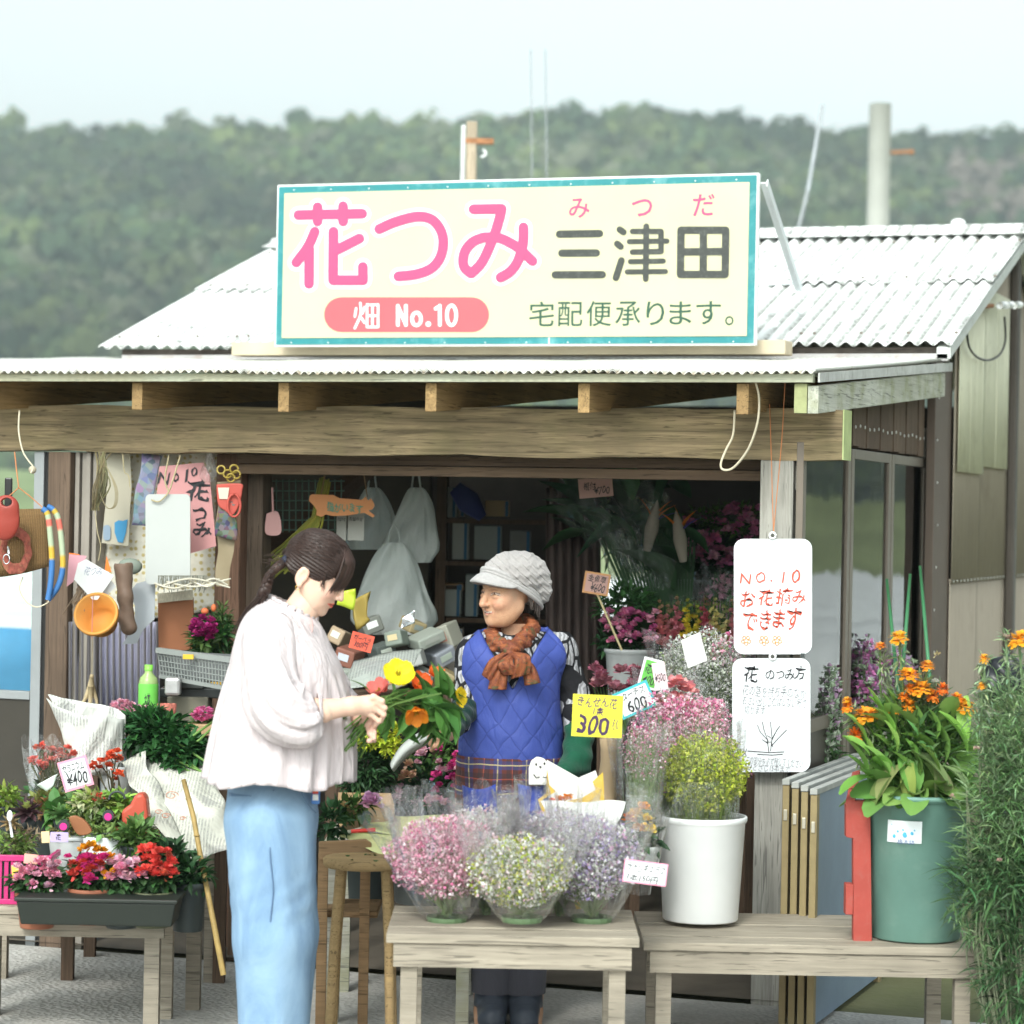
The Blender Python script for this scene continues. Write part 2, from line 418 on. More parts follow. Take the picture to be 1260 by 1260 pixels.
def crowns(name, n, angr, rr, label, seed, dmax=700, q=64):
    rg = np.random.default_rng(seed); mb = MB(); per = n//8
    pal = np.array([(.075, .11, .036), (.058, .090, .036), (.11, .135, .04), (.036, .06, .036), (.125, .145, .05), (.10, .105, .06), (.13, .125, .09), (.045, .075, .042), (.07, .095, .035)])
    for k in range(8):
        lob = sph(7, rg)*.55; V = []; F = []
        for j in range(q):                       # leaf clumps on a lumpy crown
            d = sph(1, rg)[0]; d[2] = abs(d[2])*1.0-.25; c = lob[rg.integers(7)]+d*rg.uniform(.35, .6)
            a_ = np.cross(d, sph(1, rg)[0]); a_ /= np.linalg.norm(a_); b_ = np.cross(d, a_); s_ = rg.uniform(.14, .3)
            b0 = len(V); V += [c+a_*s_, c+b_*s_*.9, c-a_*s_, c-b_*s_*.9]; F.append((b0, b0+1, b0+2, b0+3))
        ang = rg.uniform(-angr, angr, per); d = 405+(dmax-405)*rg.uniform(0, 1, per)**.8; xc = d*np.tan(ang)
        z = np.array([hill_h(a, b) for a, b in zip(xc, d)]); r = rg.uniform(rr[0], rr[1], per)
        pos = np.stack([xc, d, z+r*.35], 1); th = rg.uniform(0, 6.28, per)
        rot = np.zeros((per, 3, 3)); rot[:, 0, 0] = np.cos(th); rot[:, 0, 1] = -np.sin(th); rot[:, 1, 0] = np.sin(th); rot[:, 1, 1] = np.cos(th); rot[:, 2, 2] = 1
        patch = (np.sin(xc*.035+1.3+np.sin(d*.03))+np.sin(d*.05+xc*.02)+.6*np.sin(xc*.11+d*.07))*.45
        ci = rg.integers(0, 9, per); c = (pal[ci]*.65+np.array((.065, .105, .042))*.35)*1.5*(1+.5*patch[:, None])*rg.uniform(.8, 1.2, (per, 1))
        rocky = (np.abs(xc/d-.178) < .016) & (d > 600) & (d < 680) & (rg.uniform(size=per) < .7); c[rocky] = (.24, .20, .17)
        scatter(mb, (V, F), pos, np.stack([r, r, r*rg.uniform(.8, 1.2, per)], 1), rot, c)
    single(name, mb, M(name+'_leaf', (1, 1, 1), .95, .35, .9, 0, attr=True, trans=.2), label, None, kind='stuff', view=True)
crowns('hillside_wood', 7200, R_(13.5), (3.0, 6.5), 'dense mixed woodland covering the hill behind the stall', 3)
crowns('distant_wood', 2400, R_(58), (5, 9), 'woodland further along the hillside', 5)
mb = MB(); mb.add([(-2500, -2500, 0), (2500, -2500, 0), (2500, 2500, 0), (-2500, 2500, 0)], [(0, 1, 2, 3)])
t = NT('field_soil'); co = t.coord(); n = t.noise(co, .12, 6, .65); n2 = t.noise(co, 7, 5, .7)
c = t.mix(t.ramp(n, .4, .6), (.11, .13, .05), (.20, .19, .12)); c = t.mix(t.math('MULTIPLY', n2, .5), c, (.10, .09, .06))
single('ground', mb, t.done(t.bsdf(c, .95, 0, .2, t.bump(n2, .5, .03))), 'field ground around the flower stall', kind='structure')
mb = MB(); mb.add([(-7, -12, .004), (6, -12, .004), (6, .0, .004), (-7, .0, .004)], [(0, 1, 2, 3)])
t = NT('pale_gravel'); co = t.coord(); n = t.noise(co, 3, 6, .7); v = t.n('TexVoronoi'); t.l(co, v.inputs[0]); v.inputs['Scale'].default_value = 55
c = t.mix(t.ramp(n, .35, .65), (.42, .41, .38), (.58, .57, .54)); c = t.mix(t.math('MULTIPLY', t.ramp(v.outputs[0], .1, .6), .35), c, (.3, .29, .27))
single('gravel_path', mb, t.done(t.bsdf(c, .9, 0, .2, t.bump(v.outputs[0], .6, .01))), 'pale gravel apron in front of the flower stall', kind='structure')
mb = MB(); mb.add([(-3.5, -.0, .02), (.1, 0, .02), (.1, 5.2, .02), (-3.5, 5.2, .02)], [(0, 1, 2, 3)])
single('earth_floor', mb, M('packed_earth', (.13, .11, .085), .9, .3, 3), 'packed earth floor inside the stall', kind='structure')

# low row covers on the field behind
film = M('row_film', (.68, .72, .72), .5, .08, 3, .3, 4)
mb = MB(); P = []
for i in range(31):
    x = -30+i*2; P.append([(x, .75*math.cos(a), .62*math.sin(a)+.04*math.sin(i*3+a*4)) for a in np.linspace(0, math.pi, 9)])
mb.grid(np.array(P)); row0 = single('row_cover', mb, film, 'nearest long white film row cover on the field behind the stall', 'row cover', 'white row covers on the field behind the stall', view=True, smooth=True, loc=(0, 0, 0))
row0.location = v2w((0, 21, 0))
for k, nth in enumerate(('second', 'third', 'fourth', 'fifth', 'sixth', 'seventh', 'farthest')): clone(row0, v2w((0, 24.2+k*3.2, 0)), TH, nth+' long white film row cover counting away from the stall')
mb = MB(); P = np.array([[(-14+i*.92, 14.5+.15*math.sin(i), -.02+j*.24+.03*math.sin(i*2+j)) for j in range(5)] for i in range(14)])
mb.grid(P); single('tarpaulin', mb, M('blue_tarp', (.10, .34, .62), .45, .15, 3, .4, 8), 'blue tarpaulin screen beyond the left window', 'tarpaulin', view=True, smooth=True, solid=.004)
mb = MB(); P = np.array([[(-60+i*4, 48+j*3, .55*j+.3*math.sin(i*.9+j)) for j in range(5)] for i in range(31)])
mb.grid(P); single('grass_bank', mb, M('bank_grass', (.21, .25, .13), .9, .3, .5), 'pale grass bank at the far edge of the field', kind='structure', view=True, smooth=True)

# poles behind
conc = M('pole_concrete', (.74, .75, .70), .8, .08, 3, .1, 20)
b = G(1078, 400, 26); rad = 14.5*K(26)
T = Thing('utility_pole', 'thick pale concrete utility pole rising behind the roof ridge', 'utility pole', (b[0], 26, 0), view=True)
zt = G(1082, 128, 26)[2]
mb = MB(); mb.tube([(b[0], 26, -.3), (b[0]+.0, 26, zt)], [rad*1.1, rad*.93], 24, (1, 1, 1)); T.part('pole', mb, conc, True)
mb = MB(); p = G(1094, 188, 26); mb.tube([p, p+(.21, -.02, .01)], .018, 6); mb.ball(p+(.22, 0, .01), .028, 5); T.part('step_bolt', mb, M('rust', (.36, .17, .08), .8, .3, 20, .3))
b = G(578, 300, 15)
T = Thing('service_mast', 'weathered wooden service mast with curled hook behind the signboard', 'mast', (b[0], 15, 0), view=True)
mb = MB(); s_ = 6.5*K(15); z1 = G(578, 150, 15)[2]
mb.box((b[0]-s_, 15-s_, -.2), (b[0]+s_, 15+s_, z1)); T.part('post', mb, wood('mast_wood', (.46, .38, .28), 'z'), bevel=.006)
mb = MB(); mb.box((b[0]-s_*2.0, 15-s_*1.2, -.2), (b[0]-s_-.004, 15+s_*.5, z1-.02)); T.part('conduit', mb, M('pvc_grey', (.62, .64, .63), .5), bevel=.01)
mb = MB(); c0 = G(594, 187, 15); mb.tube([c0+np.array([math.cos(a)*(.03-.003*i), 0, math.sin(a)*(.03-.003*i)]) for i, a in enumerate(np.linspace(-2, 4.4, 16)*1.0)][:9], .008, 6)
T.part('hook', mb, WHITEP, True)
mb = MB(); p = G(570, 177, 15); mb.box(p-(.01, .03, .0), p+(.17, .03, .03)); T.part('bracket', mb, bpy.data.materials['rust'])
wire = M('wire', (.35, .38, .40), .6)
mb = MB(); mb.tube([G(980, 292, 18), G(994, 235, 18), G(1012, 130, 18.5)], .014, 6); single('guy_wire', mb, wire, 'grey sloping guy wire between signboard and concrete pole', 'wire', view=True)
for k, x in enumerate((655, 673)):
    mb = MB(); mb.tube([G(x, 240, 17), G(x-2, 60, 17)], .004, 5)
    single('hanging_wire', mb, wire, ('thin vertical wire above the signboard, nearer the wooden mast', 'thin vertical wire above the signboard, further from the wooden mast')[k], 'wire', view=True)

# ================================================================== THE STALL BUILDING
S = Thing('flower_stall', 'weathered wooden flower stall with white corrugated roofs', 'building', (-1.4, 0, 0))
WB = wood('beam_wood', (.25, .19, .11), 'x', .5, dark=(.115, .09, .055), green=.10)
WR = wood('rafter_wood', (.36, .235, .105), 'y', .3, dark=(.20, .13, .06))
WG = wood('grey_wood', (.40, .39, .34), 'x', .25, green=.35, dark=(.25, .25, .2))
WGY = wood('grey_barge_wood', (.50, .51, .45), 'y', .2, green=.5, dark=(.36, .37, .3))
WP = wood('post_wood', (.36, .35, .315), 'z', .3, dark=(.22, .21, .18))
WD = wood('dark_wood', (.115, .075, .05), 'z', .3)
WDX = wood('dark_wood_x', (.13, .088, .06), 'x', .3)
WBRN = wood('brown_board', (.15, .105, .075), 'z', .25)
ALU = M('bronze_aluminium', (.19, .16, .13), .45, .1, 4, .05, 40, metal=.3)
ALUG = M('grey_aluminium', (.34, .36, .37), .4, .08, 4, .05, 40, metal=.4)
mb = MB(); N = 60
P = []
for i in range(N+1):
    x = -4.2+4.414*i/N; w1 = .004*math.sin(i*.9)+.003*math.sin(i*.37)
    zt = 1.962+w1*.7; zb = 1.797+.004*math.sin(i*.6+2)+ (.003 if i % 7 == 0 else 0)
    P.append([(x, w1*.4, zb), (x, w1*.5, zt), (x, .115, zt), (x, .115, zb)])
mb.grid(np.array(P), closed_v=True); e = mb.n; mb.F.append((np.array([[0, 1, 2, 3]]), 0)); mb.F.append((np.array([[e-1, e-2, e-3, e-4]]), 0))
S.part('beam', mb, WB)
mb = MB(); mb.box((.2145, .0, 1.798), (.219, .115, 1.962)); S.part('beam_end', mb, M('moss_paint', (.40, .47, .22), .8, .2, 9))
for px in (-200, -15, 165, 345, 526, 714, 909):     # rafters under the canopy
    x = PY(px+6, 490, -.22)[0]; dz = random.uniform(-.004, .004)
    mb = MB(); mb.hexa([(x-.02, -.235, 1.938+dz), (x+.02, -.235, 1.938+dz), (x+.02, 2.0, 2.11), (x-.02, 2.0, 2.11), (x-.02, -.235, 2.034), (x+.02, -.235, 2.034), (x+.02, 2.0, 2.2), (x-.02, 2.0, 2.2)])
    S.part('rafter', mb, WR, bevel=.002)
mb = MB(); mb.box((-4.2, -.27, 2.036), (.176, -.24, 2.064)); S.part('fascia_board', mb, wood('fascia_wood', (.50, .52, .40), 'x', .12, dark=(.42, .38, .24)), bevel=.002)
za, zb_ = PX(990, 471, .19)[2], PX(990, 506, .19)[2]; zc, zd = PX(1163, 458, .19)[2], PX(1163, 488, .19)[2]; yb = PX(1163, 470, .19)[1]
mb = MB(); mb.hexa([(.155, -.25, zb_), (.19, -.25, zb_), (.19, yb, zd), (.155, yb, zd), (.155, -.25, za), (.19, -.25, za), (.19, yb, zc), (.155, yb, zc)]); S.part('barge_board', mb, WGY, bevel=.002)
mb = MB(); mb.box((.112, -.252, zb_+.002), (.153, -.2, 2.033)); S.part('rafter_end', mb, M('mossy_end', (.30, .32, .16), .8, .3, 14))
mb = MB(); mb.hexa([(.193, -.275, 2.036), (.2, -.275, 2.036), (.2, yb+.1, 2.036+zc-za), (.193, yb+.1, 2.036+zc-za), (.193, -.275, 2.066), (.2, -.275, 2.066), (.2, yb+.1, 2.07+zc-za), (.193, yb+.1, 2.07+zc-za)])
S.part('edge_flashing', mb, M('old_flashing', (.50, .51, .49), .6, .2, 9, dirt=((.2, .19, .16), .6, 12)))
def roofmat(name, col, pitch, x0, dirtc=(.16, .17, .15), amt=.95, th=.0):
    t = NT(name); tc = t.n('TexCoord'); sp = t.n('SeparateXYZ'); t.l(tc.outputs['Object'], sp.inputs[0])
    v = t.math('MULTIPLY_ADD', t.math('COSINE', t.math('MULTIPLY', t.math('SUBTRACT', sp.outputs[0], x0), 2*math.pi/pitch)), -.5, .5)   # 1 in the troughs
    mp = t.n('Mapping'); mp.inputs['Scale'].default_value = (14, 2.2, 2.2); t.l(tc.outputs['Object'], mp.inputs[0])
    n = t.noise(mp.outputs[0], 1.3, 7, .72); n3 = t.noise(tc.outputs['Object'], 40, 4, .7); n4 = t.noise(tc.outputs['Object'], 1.1, 3, .5)
    s = t.math('MULTIPLY', t.math('POWER', v, 2), t.ramp(t.math('ADD', n, t.math('MULTIPLY', t.math('SUBTRACT', n4, .5), .35)), .46+th, .54+th))
    s = t.math('MULTIPLY', s, t.ramp(n3, .25, .55))
    base = t.mix(t.ramp(n4, .3, .7), col, tuple(x*.9 for x in col))
    c = t.mix(t.math('MULTIPLY', s, amt), base, dirtc); sp2 = t.math('MULTIPLY', t.ramp(t.noise(tc.outputs['Object'], 26, 3, .6), .60, .66), t.ramp(t.noise(tc.outputs['Object'], 2.3, 3, .6), .48, .6)); c = t.mix(t.math('MULTIPLY', sp2, .75*amt), c, dirtc); c = t.mix(t.math('MULTIPLY', t.ramp(t.noise(mp.outputs[0], .9, 3, .6), .5, .7),   .13*amt), c, tuple(x*2.2 for x in dirtc))
    return t.done(t.bsdf(c, .55, 0, .4, t.bump(n3, .15, .003)))
def corr(x0, x1, y0, y1, z0, z1, pitch, amp, nv, dz=0, seg=8, sag=0):
    mb = MB(); n = int(round((x1-x0)/pitch*seg)); X = np.linspace(x0, x1, n+1); Yv = np.linspace(0, 1, nv)
    top = np.array([[(x, y0+(y1-y0)*v, z0+(z1-z0)*v+amp*math.cos(2*math.pi*x/pitch)+dz-sag*math.sin(math.pi*v)+.002*math.sin(x*9+v*3)) for v in Yv] for x in X])
    bot = top-(0, 0, .005)
    mb.grid(top[:, ::1]); mb.grid(bot[:, ::-1])
    mb.grid(np.stack([top[:, 0], bot[:, 0]], 1)[:, ::-1]); mb.grid(np.stack([top[:, -1], bot[:, -1]], 1)); mb.grid(np.stack([top[0], bot[0]], 1)); mb.grid(np.stack([top[-1], bot[-1]], 1)[:, ::-1])
    return mb
RM1 = roofmat('main_roof_slate', (.86, .88, .87), .0635, 1.4, th=-.05)
RM2 = roofmat('canopy_sheet', (.64, .65, .61), .032, 1.4, (.30, .22, .12), .8, -.02)
xs = np.linspace(-4.4, .19, 8)
for i in range(7): S.part('canopy_sheet', corr(xs[i]-.03, xs[i+1], -.30, 2.06, 2.070, 2.258, .032, .0055, 4, dz=.0025*(i % 2), sag=.004), RM2, True)
xs = np.linspace(-3.51, .234, 7)
for i in range(6):
    S.part('roof_sheet', corr(xs[i]-.04*(i > 0), xs[i+1], 1.85, 2.86, 2.300, 2.641, .0635, .010, 5, dz=.003*(i % 2)+random.uniform(-.002, .002)), RM1, True)
    S.part('roof_sheet', corr(xs[i]-.04*(i > 0), xs[i+1], 2.78, 3.70, 2.626, 2.927, .0635, .010, 5, dz=.003*(i % 2)+.004+random.uniform(-.002, .002)), RM1, True)
    mb = MB()
    for x in np.arange(xs[i]+.05, xs[i+1], .19):
        for y in (1.95, 2.85, 3.5): mb.ball((x, y, 2.300+(y-1.85)*.338+.016), (.008, .008, .006), 4)
    S.part('roof_screws', mb, M('dull_screw', (.20, .17, .14), .6) if i == 0 else bpy.data.materials['dull_screw'], kind='stuff')
    S.part('roof_sheet', corr(xs[i]-.04*(i > 0), xs[i+1], 5.56, 3.72, 2.300, 2.925, .0635, .010, 5, dz=.003*(i % 2)), RM1, True)
for i, (a, b_) in enumerate(((-3.53, -2.3), (-2.34, -1.0), (-1.05, .25))):
    mb = MB(); P = []
    for x in (a, b_):
        P.append([(x, 3.56, 2.906+.003*i), (x, 3.62, 2.925+.003*i), (x, 3.66, 2.942+.003*i)] + [(x, 3.71+.04*math.cos(q), 2.942+.022*math.sin(q)+.003*i) for q in np.linspace(math.pi, 0, 8)]+[(x, 3.80, 2.93), (x, 3.86, 2.90)])
    mb.grid(np.array(P)[::-1]); S.part('ridge_cap', mb, RM1, True, solid=.005)
mb = MB(); p = PY(1179, 276, 3.68); mb.ball(p+(0, 0, .005), (.035, .03, .022), 8); S.part('ridge_nail_cap', mb, WHITEP, True)
mb = MB(); mb.box((-3.42, 1.90, 2.235), (.2, 1.925, 2.29)); S.part('eave_board', mb, wood('eave_wood', (.13, .11, .095), 'x', .25), bevel=.002)
mb = MB(); mb.box((-3.40, 1.86, 2.232), (.215, 1.895, 2.262)); S.part('eave_flashing', mb, M('eave_metal', (.42, .41, .41), .45, .12, 6, dirt=((.25, .14, .08), .5, 15)), bevel=.002)
# gable wall and its sheets
TAU = M('taupe_siding', (.35, .305, .24), .85, .08, 3, .15, 30, dirt=((.16, .13, .10), .5, 3))
ribs = lambda y: .004*(1 if math.sin(y*2*math.pi/.05) > .3 else 0)
def sidewall(x, y0, y1, z0, zf, mat, name='wall_sheet', n=40, amp=.003, pit=.04):
    mb = MB(); P = []
    for i in range(n+1):
        y = y0+(y1-y0)*i/n; xx = x+amp*math.sin(2*math.pi*y/pit); P.append([(xx, y, z0), (xx, y, zf(y))])
    mb.grid(np.array(P)); return S.part(name, mb, mat, True, solid=.004)
gz = lambda y: 2.27+(.615*(y-1.85)/1.85 if y < 3.7 else .615*(5.55-y)/1.85)
yc = PX(1147, 650, .13)[1]; yc2 = PX(1168, 650, .135)[1]
zj = PX(1168, 712, .14)[2]
for k, (a, b_) in enumerate(((yc2, 3.05), (3.06, 3.72), (3.73, 4.5), (4.51, 5.4))):
    sidewall(.14, a, b_, -.05, lambda y: zj, TAU); sidewall(.146, a, b_, zj-.02, gz, TAU)
mb = MB(); mb.box((.10, yc, 0), (.134, yc2+.02, 2.25)); S.part('corner_trim', mb, M('corner_brown', (.12, .09, .07), .6, .12, 5), bevel=.003)
mb = MB()
for y in np.arange(yc2+.03, 5.3, .085): mb.ball((.152, y, zj-.012), (.003, .006, .006), 4)
for z in np.arange(.4, 2.2, .17): mb.ball((.137, yc+.06+.02*math.sin(z*9), z), (.003, .006, .006), 4)
S.part('nail_heads', mb, M('nail_metal', (.7, .7, .68), .35, metal=.6), kind='stuff')
CRM = M('cream_sheet', (.66, .66, .50), .6, .07, 4, .1, 20, dirt=((.40, .38, .27), .5, 6))
for a, b_, zb2 in ((1181, 1194, 581), (1194, 1211, 583), (1211, 1226, 575), (1226, 1241, 577)):
    ya = PX(a, 500, .165)[1]; yb2 = PX(b_, 500, .165)[1]; z0 = PX((a+b_)/2, zb2, .165)[2]
    sidewall(.162, ya+.004, yb2, z0, lambda y: min(gz(y)-.03, 2.62), CRM, 'cover_sheet', 16, .004, .05)
ya = PX(1242, 500, .16)[1]
mb = MB(); mb.box((.15, ya+.02, 0), (.19, ya+.1, 2.9)); S.part('downpipe', mb, M('dark_pipe', (.07, .06, .05), .5), bevel=.01)
mb = MB(); mb.hexa([(.17, 1.86, 2.24), (.225, 1.86, 2.24), (.225, 3.7, 2.85), (.17, 3.7, 2.85), (.17, 1.86, 2.285), (.225, 1.86, 2.285), (.225, 3.7, 2.90), (.17, 3.7, 2.90)]); S.part('verge_board', mb, M('verge_white', (.62, .65, .63), .6, .12, 7, dirt=((.3, .3, .25), .6, 14)), bevel=.002)
mb = MB(); mb.hexa([(.17, 5.55, 2.24), (.225, 5.55, 2.24), (.225, 3.705, 2.85), (.17, 3.705, 2.85), (.17, 5.55, 2.285), (.225, 5.55, 2.285), (.225, 3.705, 2.90), (.17, 3.705, 2.90)]); S.part('verge_board', mb, bpy.data.materials['verge_white'])
cable = M('black_cable', (.04, .04, .04), .5)
mb = MB(); pts = [PX(x, y, .19) for x, y in ((1190, 412), (1193, 428), (1203, 440), (1218, 443), (1231, 435), (1237, 418), (1236, 390))]; mb.tube(smoothpath(pts, 5), .005, 6); S.part('cable', mb, cable, True)
mb = MB()
for x in (1233, 1241, 1251): mb.tube([PX(x-3, 376, .22), PX(x+4, 375, .22)], .016, 10)
S.part('insulator', mb, WHITEP, True)
mb = MB(); mb.tube([PX(1207, 378, .19), PX(1221, 376, .19)], .01, 6); S.part('hook_bolt', mb, bpy.data.materials['rust'])
# posts
mb = MB(); mb.box((-.059, .004, 0), (.052, .11, 1.795)); S.part('post', mb, WP, bevel=.004)
mb = MB(); mb.box((.054, .03, 1.70), (.066, .06, 1.795)); S.part('post_block', mb, WP)
mb = MB(); mb.box((-2.709, .004, 0), (-2.619, .10, 1.795)); S.part('post', mb, WBRN, bevel=.004)
mb = MB()
for k in range(4): mb.box((-2.612+k*.022, .03+.012*(k % 2), 0), (-2.595+k*.022, .11, 1.795))
S.part('sliding_door_edges', mb, [M('taupe_alu', (.30, .27, .235), .5, .1, 5, metal=.2)], bevel=.001)
# left window bay
zs = PY(20, 850, .03)[2]
w_ = S.part('window', MB().box((-2.775, .02, 0), (-2.735, .06, 1.795)), ALUG, bevel=.002)
S.part('dark_gap_strip', MB().box((-2.733, .03, 0), (-2.711, .05, 1.795)), M('black_gap', (.02, .02, .02), .6), parent=w_)  # black strip paints in the shade of the gap between frame and post
S.part('bottom_rail', MB().box((-4.2, .02, zs-.03), (-2.777, .06, zs)), ALUG, parent=w_, bevel=.002)
S.part('pane', MB().box((-4.2, .038, zs), (-2.777, .042, 1.795)), GLASS, parent=w_)
S.part('kick_panel', MB().box((-4.2, .03, 0), (-2.777, .05, zs-.031)), M('dark_panel', (.045, .04, .032), .4, .15, 3), parent=w_)
# header and inner posts
S.part('header', MB().box((-2.03, .16, 1.765), (-.06, .21, 1.80)), WDX, bevel=.002)
S.part('header', MB().box((-2.03, .15, 1.728), (-.06, .2, 1.762)), wood('header_brown', (.17, .115, .075), 'x', .2), bevel=.002)
xa, xb, xc_ = PY(272, 650, .25)[0], PY(303, 650, .25)[0], PY(330, 650, .3)[0]
S.part('post', MB().box((xa, .2, 0), (xb, .3, 1.8)), wood('redbrown_post', (.16, .092, .062), 'z', .2), bevel=.004)
S.part('door_jamb', MB().box((xb+.002, .25, 0), (xc_, .33, 1.8)), wood('jamb_wood', (.085, .062, .045), 'z', .3), bevel=.003)
p1, p2 = PY(300, 700, .7), PY(455, 575, .7); S.part('brace', MB().bar(p1, p2, .04, .10, (0, -1, .2)), wood('brace_wood', (.09, .055, .038), 'x', .2), bevel=.003)
# interior walls, dark
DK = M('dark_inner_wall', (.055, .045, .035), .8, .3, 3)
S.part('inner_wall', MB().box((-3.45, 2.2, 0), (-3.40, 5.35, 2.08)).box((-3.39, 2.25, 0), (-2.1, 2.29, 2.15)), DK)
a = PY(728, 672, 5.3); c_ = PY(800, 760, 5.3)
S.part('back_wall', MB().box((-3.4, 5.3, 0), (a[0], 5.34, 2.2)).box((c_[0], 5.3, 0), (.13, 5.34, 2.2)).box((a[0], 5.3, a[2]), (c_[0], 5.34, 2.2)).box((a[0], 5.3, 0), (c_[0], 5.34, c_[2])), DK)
# side windows of the front room (plane x = .075)
XW = .075
def ypx(px, z=650): return PX(px, z, XW)[1]
def sash(a, b_, label=None):
    ya, yb = ypx(a), ypx(b_)
    f = S.part('window_sash', MB().box((XW-.012, ya, .05), (XW+.012, ya+.045, 1.855)).box((XW-.012, yb-.045, .05), (XW+.012, yb, 1.855)).box((XW-.012, ya+.045, 1.82), (XW+.012, yb-.045, 1.855)).box((XW-.012, ya+.045, .89), (XW+.012, yb-.045, .935)).box((XW-.012, ya+.045, .05), (XW+.012, yb-.045, .11)), ALU, bevel=.002)
    S.part('pane', MB().box((XW-.002, ya+.045, .935), (XW+.002, yb-.045, 1.82)), GLASS, parent=f)
    S.part('kick_panel', MB().box((XW-.005, ya+.045, .11), (XW+.003, yb-.045, .89)), M('dark_kick', (.06, .05, .04), .45), parent=f)
    return f
sash(983, 1042); sash(1043, 1092); sash(1093, 1136)
S.part('window_track', MB().box((XW-.03, .12, .01), (XW+.03, yc, .045)), ALUG)
ya, yb = ypx(1136.5), ypx(1146)
S.part('post', MB().box((XW-.06, ya-.02, 0), (.128, yb-.002, 1.98)), WP, bevel=.003)
yy = np.linspace(.118, yc, 17)
for i in range(16):
    S.part('board', MB().box((XW-.02, yy[i]+.002, 1.862+.002*(i % 3)), (XW+.012+.004*(i % 2), yy[i+1]-.002, 2.03+.01*i)), WBRN)
mb = MB()
for y in np.arange(.2, yc, .08): mb.ball((XW+.018, y, 1.935-.004*math.sin(y*20)), (.003, .007, .007), 4)
S.part('nail_heads', mb, bpy.data.materials['nail_metal'], kind='stuff')

# ================================================================== SIGNBOARD
SP = lambda px, py: PY(px, py, 1.5)
g_ = Thing('signboard', 'large cream signboard with teal border and big pink lettering on the roof', 'sign', (-1.48, 1.52, 2.27))
x0, x1, z0, z1 = -2.508, -.466, 2.272, 2.940
g_.part('panel', MB().box((x0, 1.503, z0), (x1, 1.53, z1)), M('sign_edge', (.78, .80, .79), .4), bevel=.003)
g_.part('teal_border', MB().box((x0+.009, 1.499, z0+.009), (x1-.009, 1.5045, z1-.009)), M('sign_teal', (.02, .22, .24), .35, .12, 8, dirt=((.25, .52, .55), .5, 9), spec=.5))
g_.part('face', MB().box((x0+.036, 1.4955, z0+.036), (x1-.036, 1.5000, z1-.036)), M('sign_cream', (.56, .54, .35), .32, .04, 3, .08, 7, spec=.5))
g_.part('peeling_mark', MB().box((SP(675, 420)[0], 1.4975, z0+.009), (SP(676.5, 420)[0], 1.499, z0+.034)), WHITEP)
PINK = M('sign_pink', (.47, .065, .18), .35, .05, 5, spec=.5); CHAR = M('sign_charcoal', (.04, .045, .04), .3, .12, 30, dirt=((.22, .23, .21), .4, 40), spec=.5)
SWH = M('sign_white', (.80, .82, .83), .35); GRNK = M('sign_green', (.03, .09, .06), .35)
def Z2(p): return (330+p[0]/3.818, 170+p[1]/3.818)
def Z3(p): return (640+p[0]/3.818, 170+p[1]/3.818)
def strokes(mb, L, Z, y, wpx, step=.0004):
    for i, (pts, sm, *ww) in enumerate(L):
        q = [Z(p) for p in pts]; V, F = stroke2d([(a, -b) for a, b in q], ww[0]+wpx if ww else wpx, sm)
        P = np.array([SP(v[0], -v[1]) for v in V]); P[:, 1] = y-step*i; mb.add(P, F)
BIG = [([(145, 362), (445, 356)], 0), ([(235, 325), (235, 392)], 0), ([(355, 320), (355, 392)], 0), ([(222, 440), (190, 510), (135, 585)], 1), ([(196, 520), (195, 685)], 0),
       ([(310, 440), (308, 668)], 0), ([(308, 668), (449, 668)], 0), ([(449, 668), (448, 605)], 0), ([(432, 472), (328, 525)], 0),
       ([(525, 428), (600, 395), (700, 370), (770, 382), (812, 430), (826, 490), (812, 560), (770, 612), (700, 640), (615, 650)], 1),
       ([(968, 335), (1100, 333)], 0), ([(1100, 333), (1088, 385), (1060, 470), (1010, 580), (958, 636)], 1), ([(955, 636), (922, 600), (926, 538), (965, 488), (1020, 466)], 1),
       ([(1020, 467), (1090, 470), (1170, 510), (1210, 545), (1245, 578)], 1), ([(1203, 420), (1200, 500), (1175, 580), (1140, 628), (1095, 655)], 1)]
mb = MB(); strokes(mb, BIG, Z2, 1.4948, 21.5, .00008); g_.part('letter_outline', mb, SWH)
mb = MB(); strokes(mb, BIG, Z2, 1.4930, 12.4, .0002); g_.part('pink_lettering', mb, PINK)
KAN = [([(187, 452), (375, 449)], 0), ([(198, 541), (360, 540)], 0), ([(167, 643), (388, 642)], 0), ([(470, 430), (487, 442)], 0), ([(458, 497), (474, 510)], 0), ([(478, 575), (452, 657)], 0),
       ([(530, 439), (664, 439)], 0), ([(664, 439), (664, 533)], 0), ([(664, 533), (530, 536)], 0), ([(515, 487), (692, 484)], 0), ([(520, 581), (675, 578)], 0), ([(505, 629), (685, 627)], 0), ([(595, 415), (592, 662)], 0),
       ([(758, 433), (968, 433)], 0), ([(968, 433), (965, 641)], 0), ([(965, 641), (755, 641)], 0), ([(755, 641), (758, 433)], 0), ([(863, 440), (862, 636)], 0), ([(759, 535), (966, 533)], 0)]
W_ = [9.2]*3+[8.2]*3+[6.8]*3+[6.3]*3+[7.2]+[9]*6
KAN = [(a, b, w) for (a, b), w in zip(KAN, W_)]
mb = MB(); strokes(mb, KAN, Z3, 1.4945, 0, .0001); g_.part('charcoal_lettering', mb, CHAR)
UX, UZ = np.array([1., 0, 0]), np.array([0, 0, 1.])
def signtext(mb, s, a, b_, y, off, **k):
    p = SP(*a); q = SP(*b_); text_on(mb, s, (0, y, 0), UX, UZ, (p[0], q[2], q[0], p[2]), off, 0.001, **k)
mb = MB()
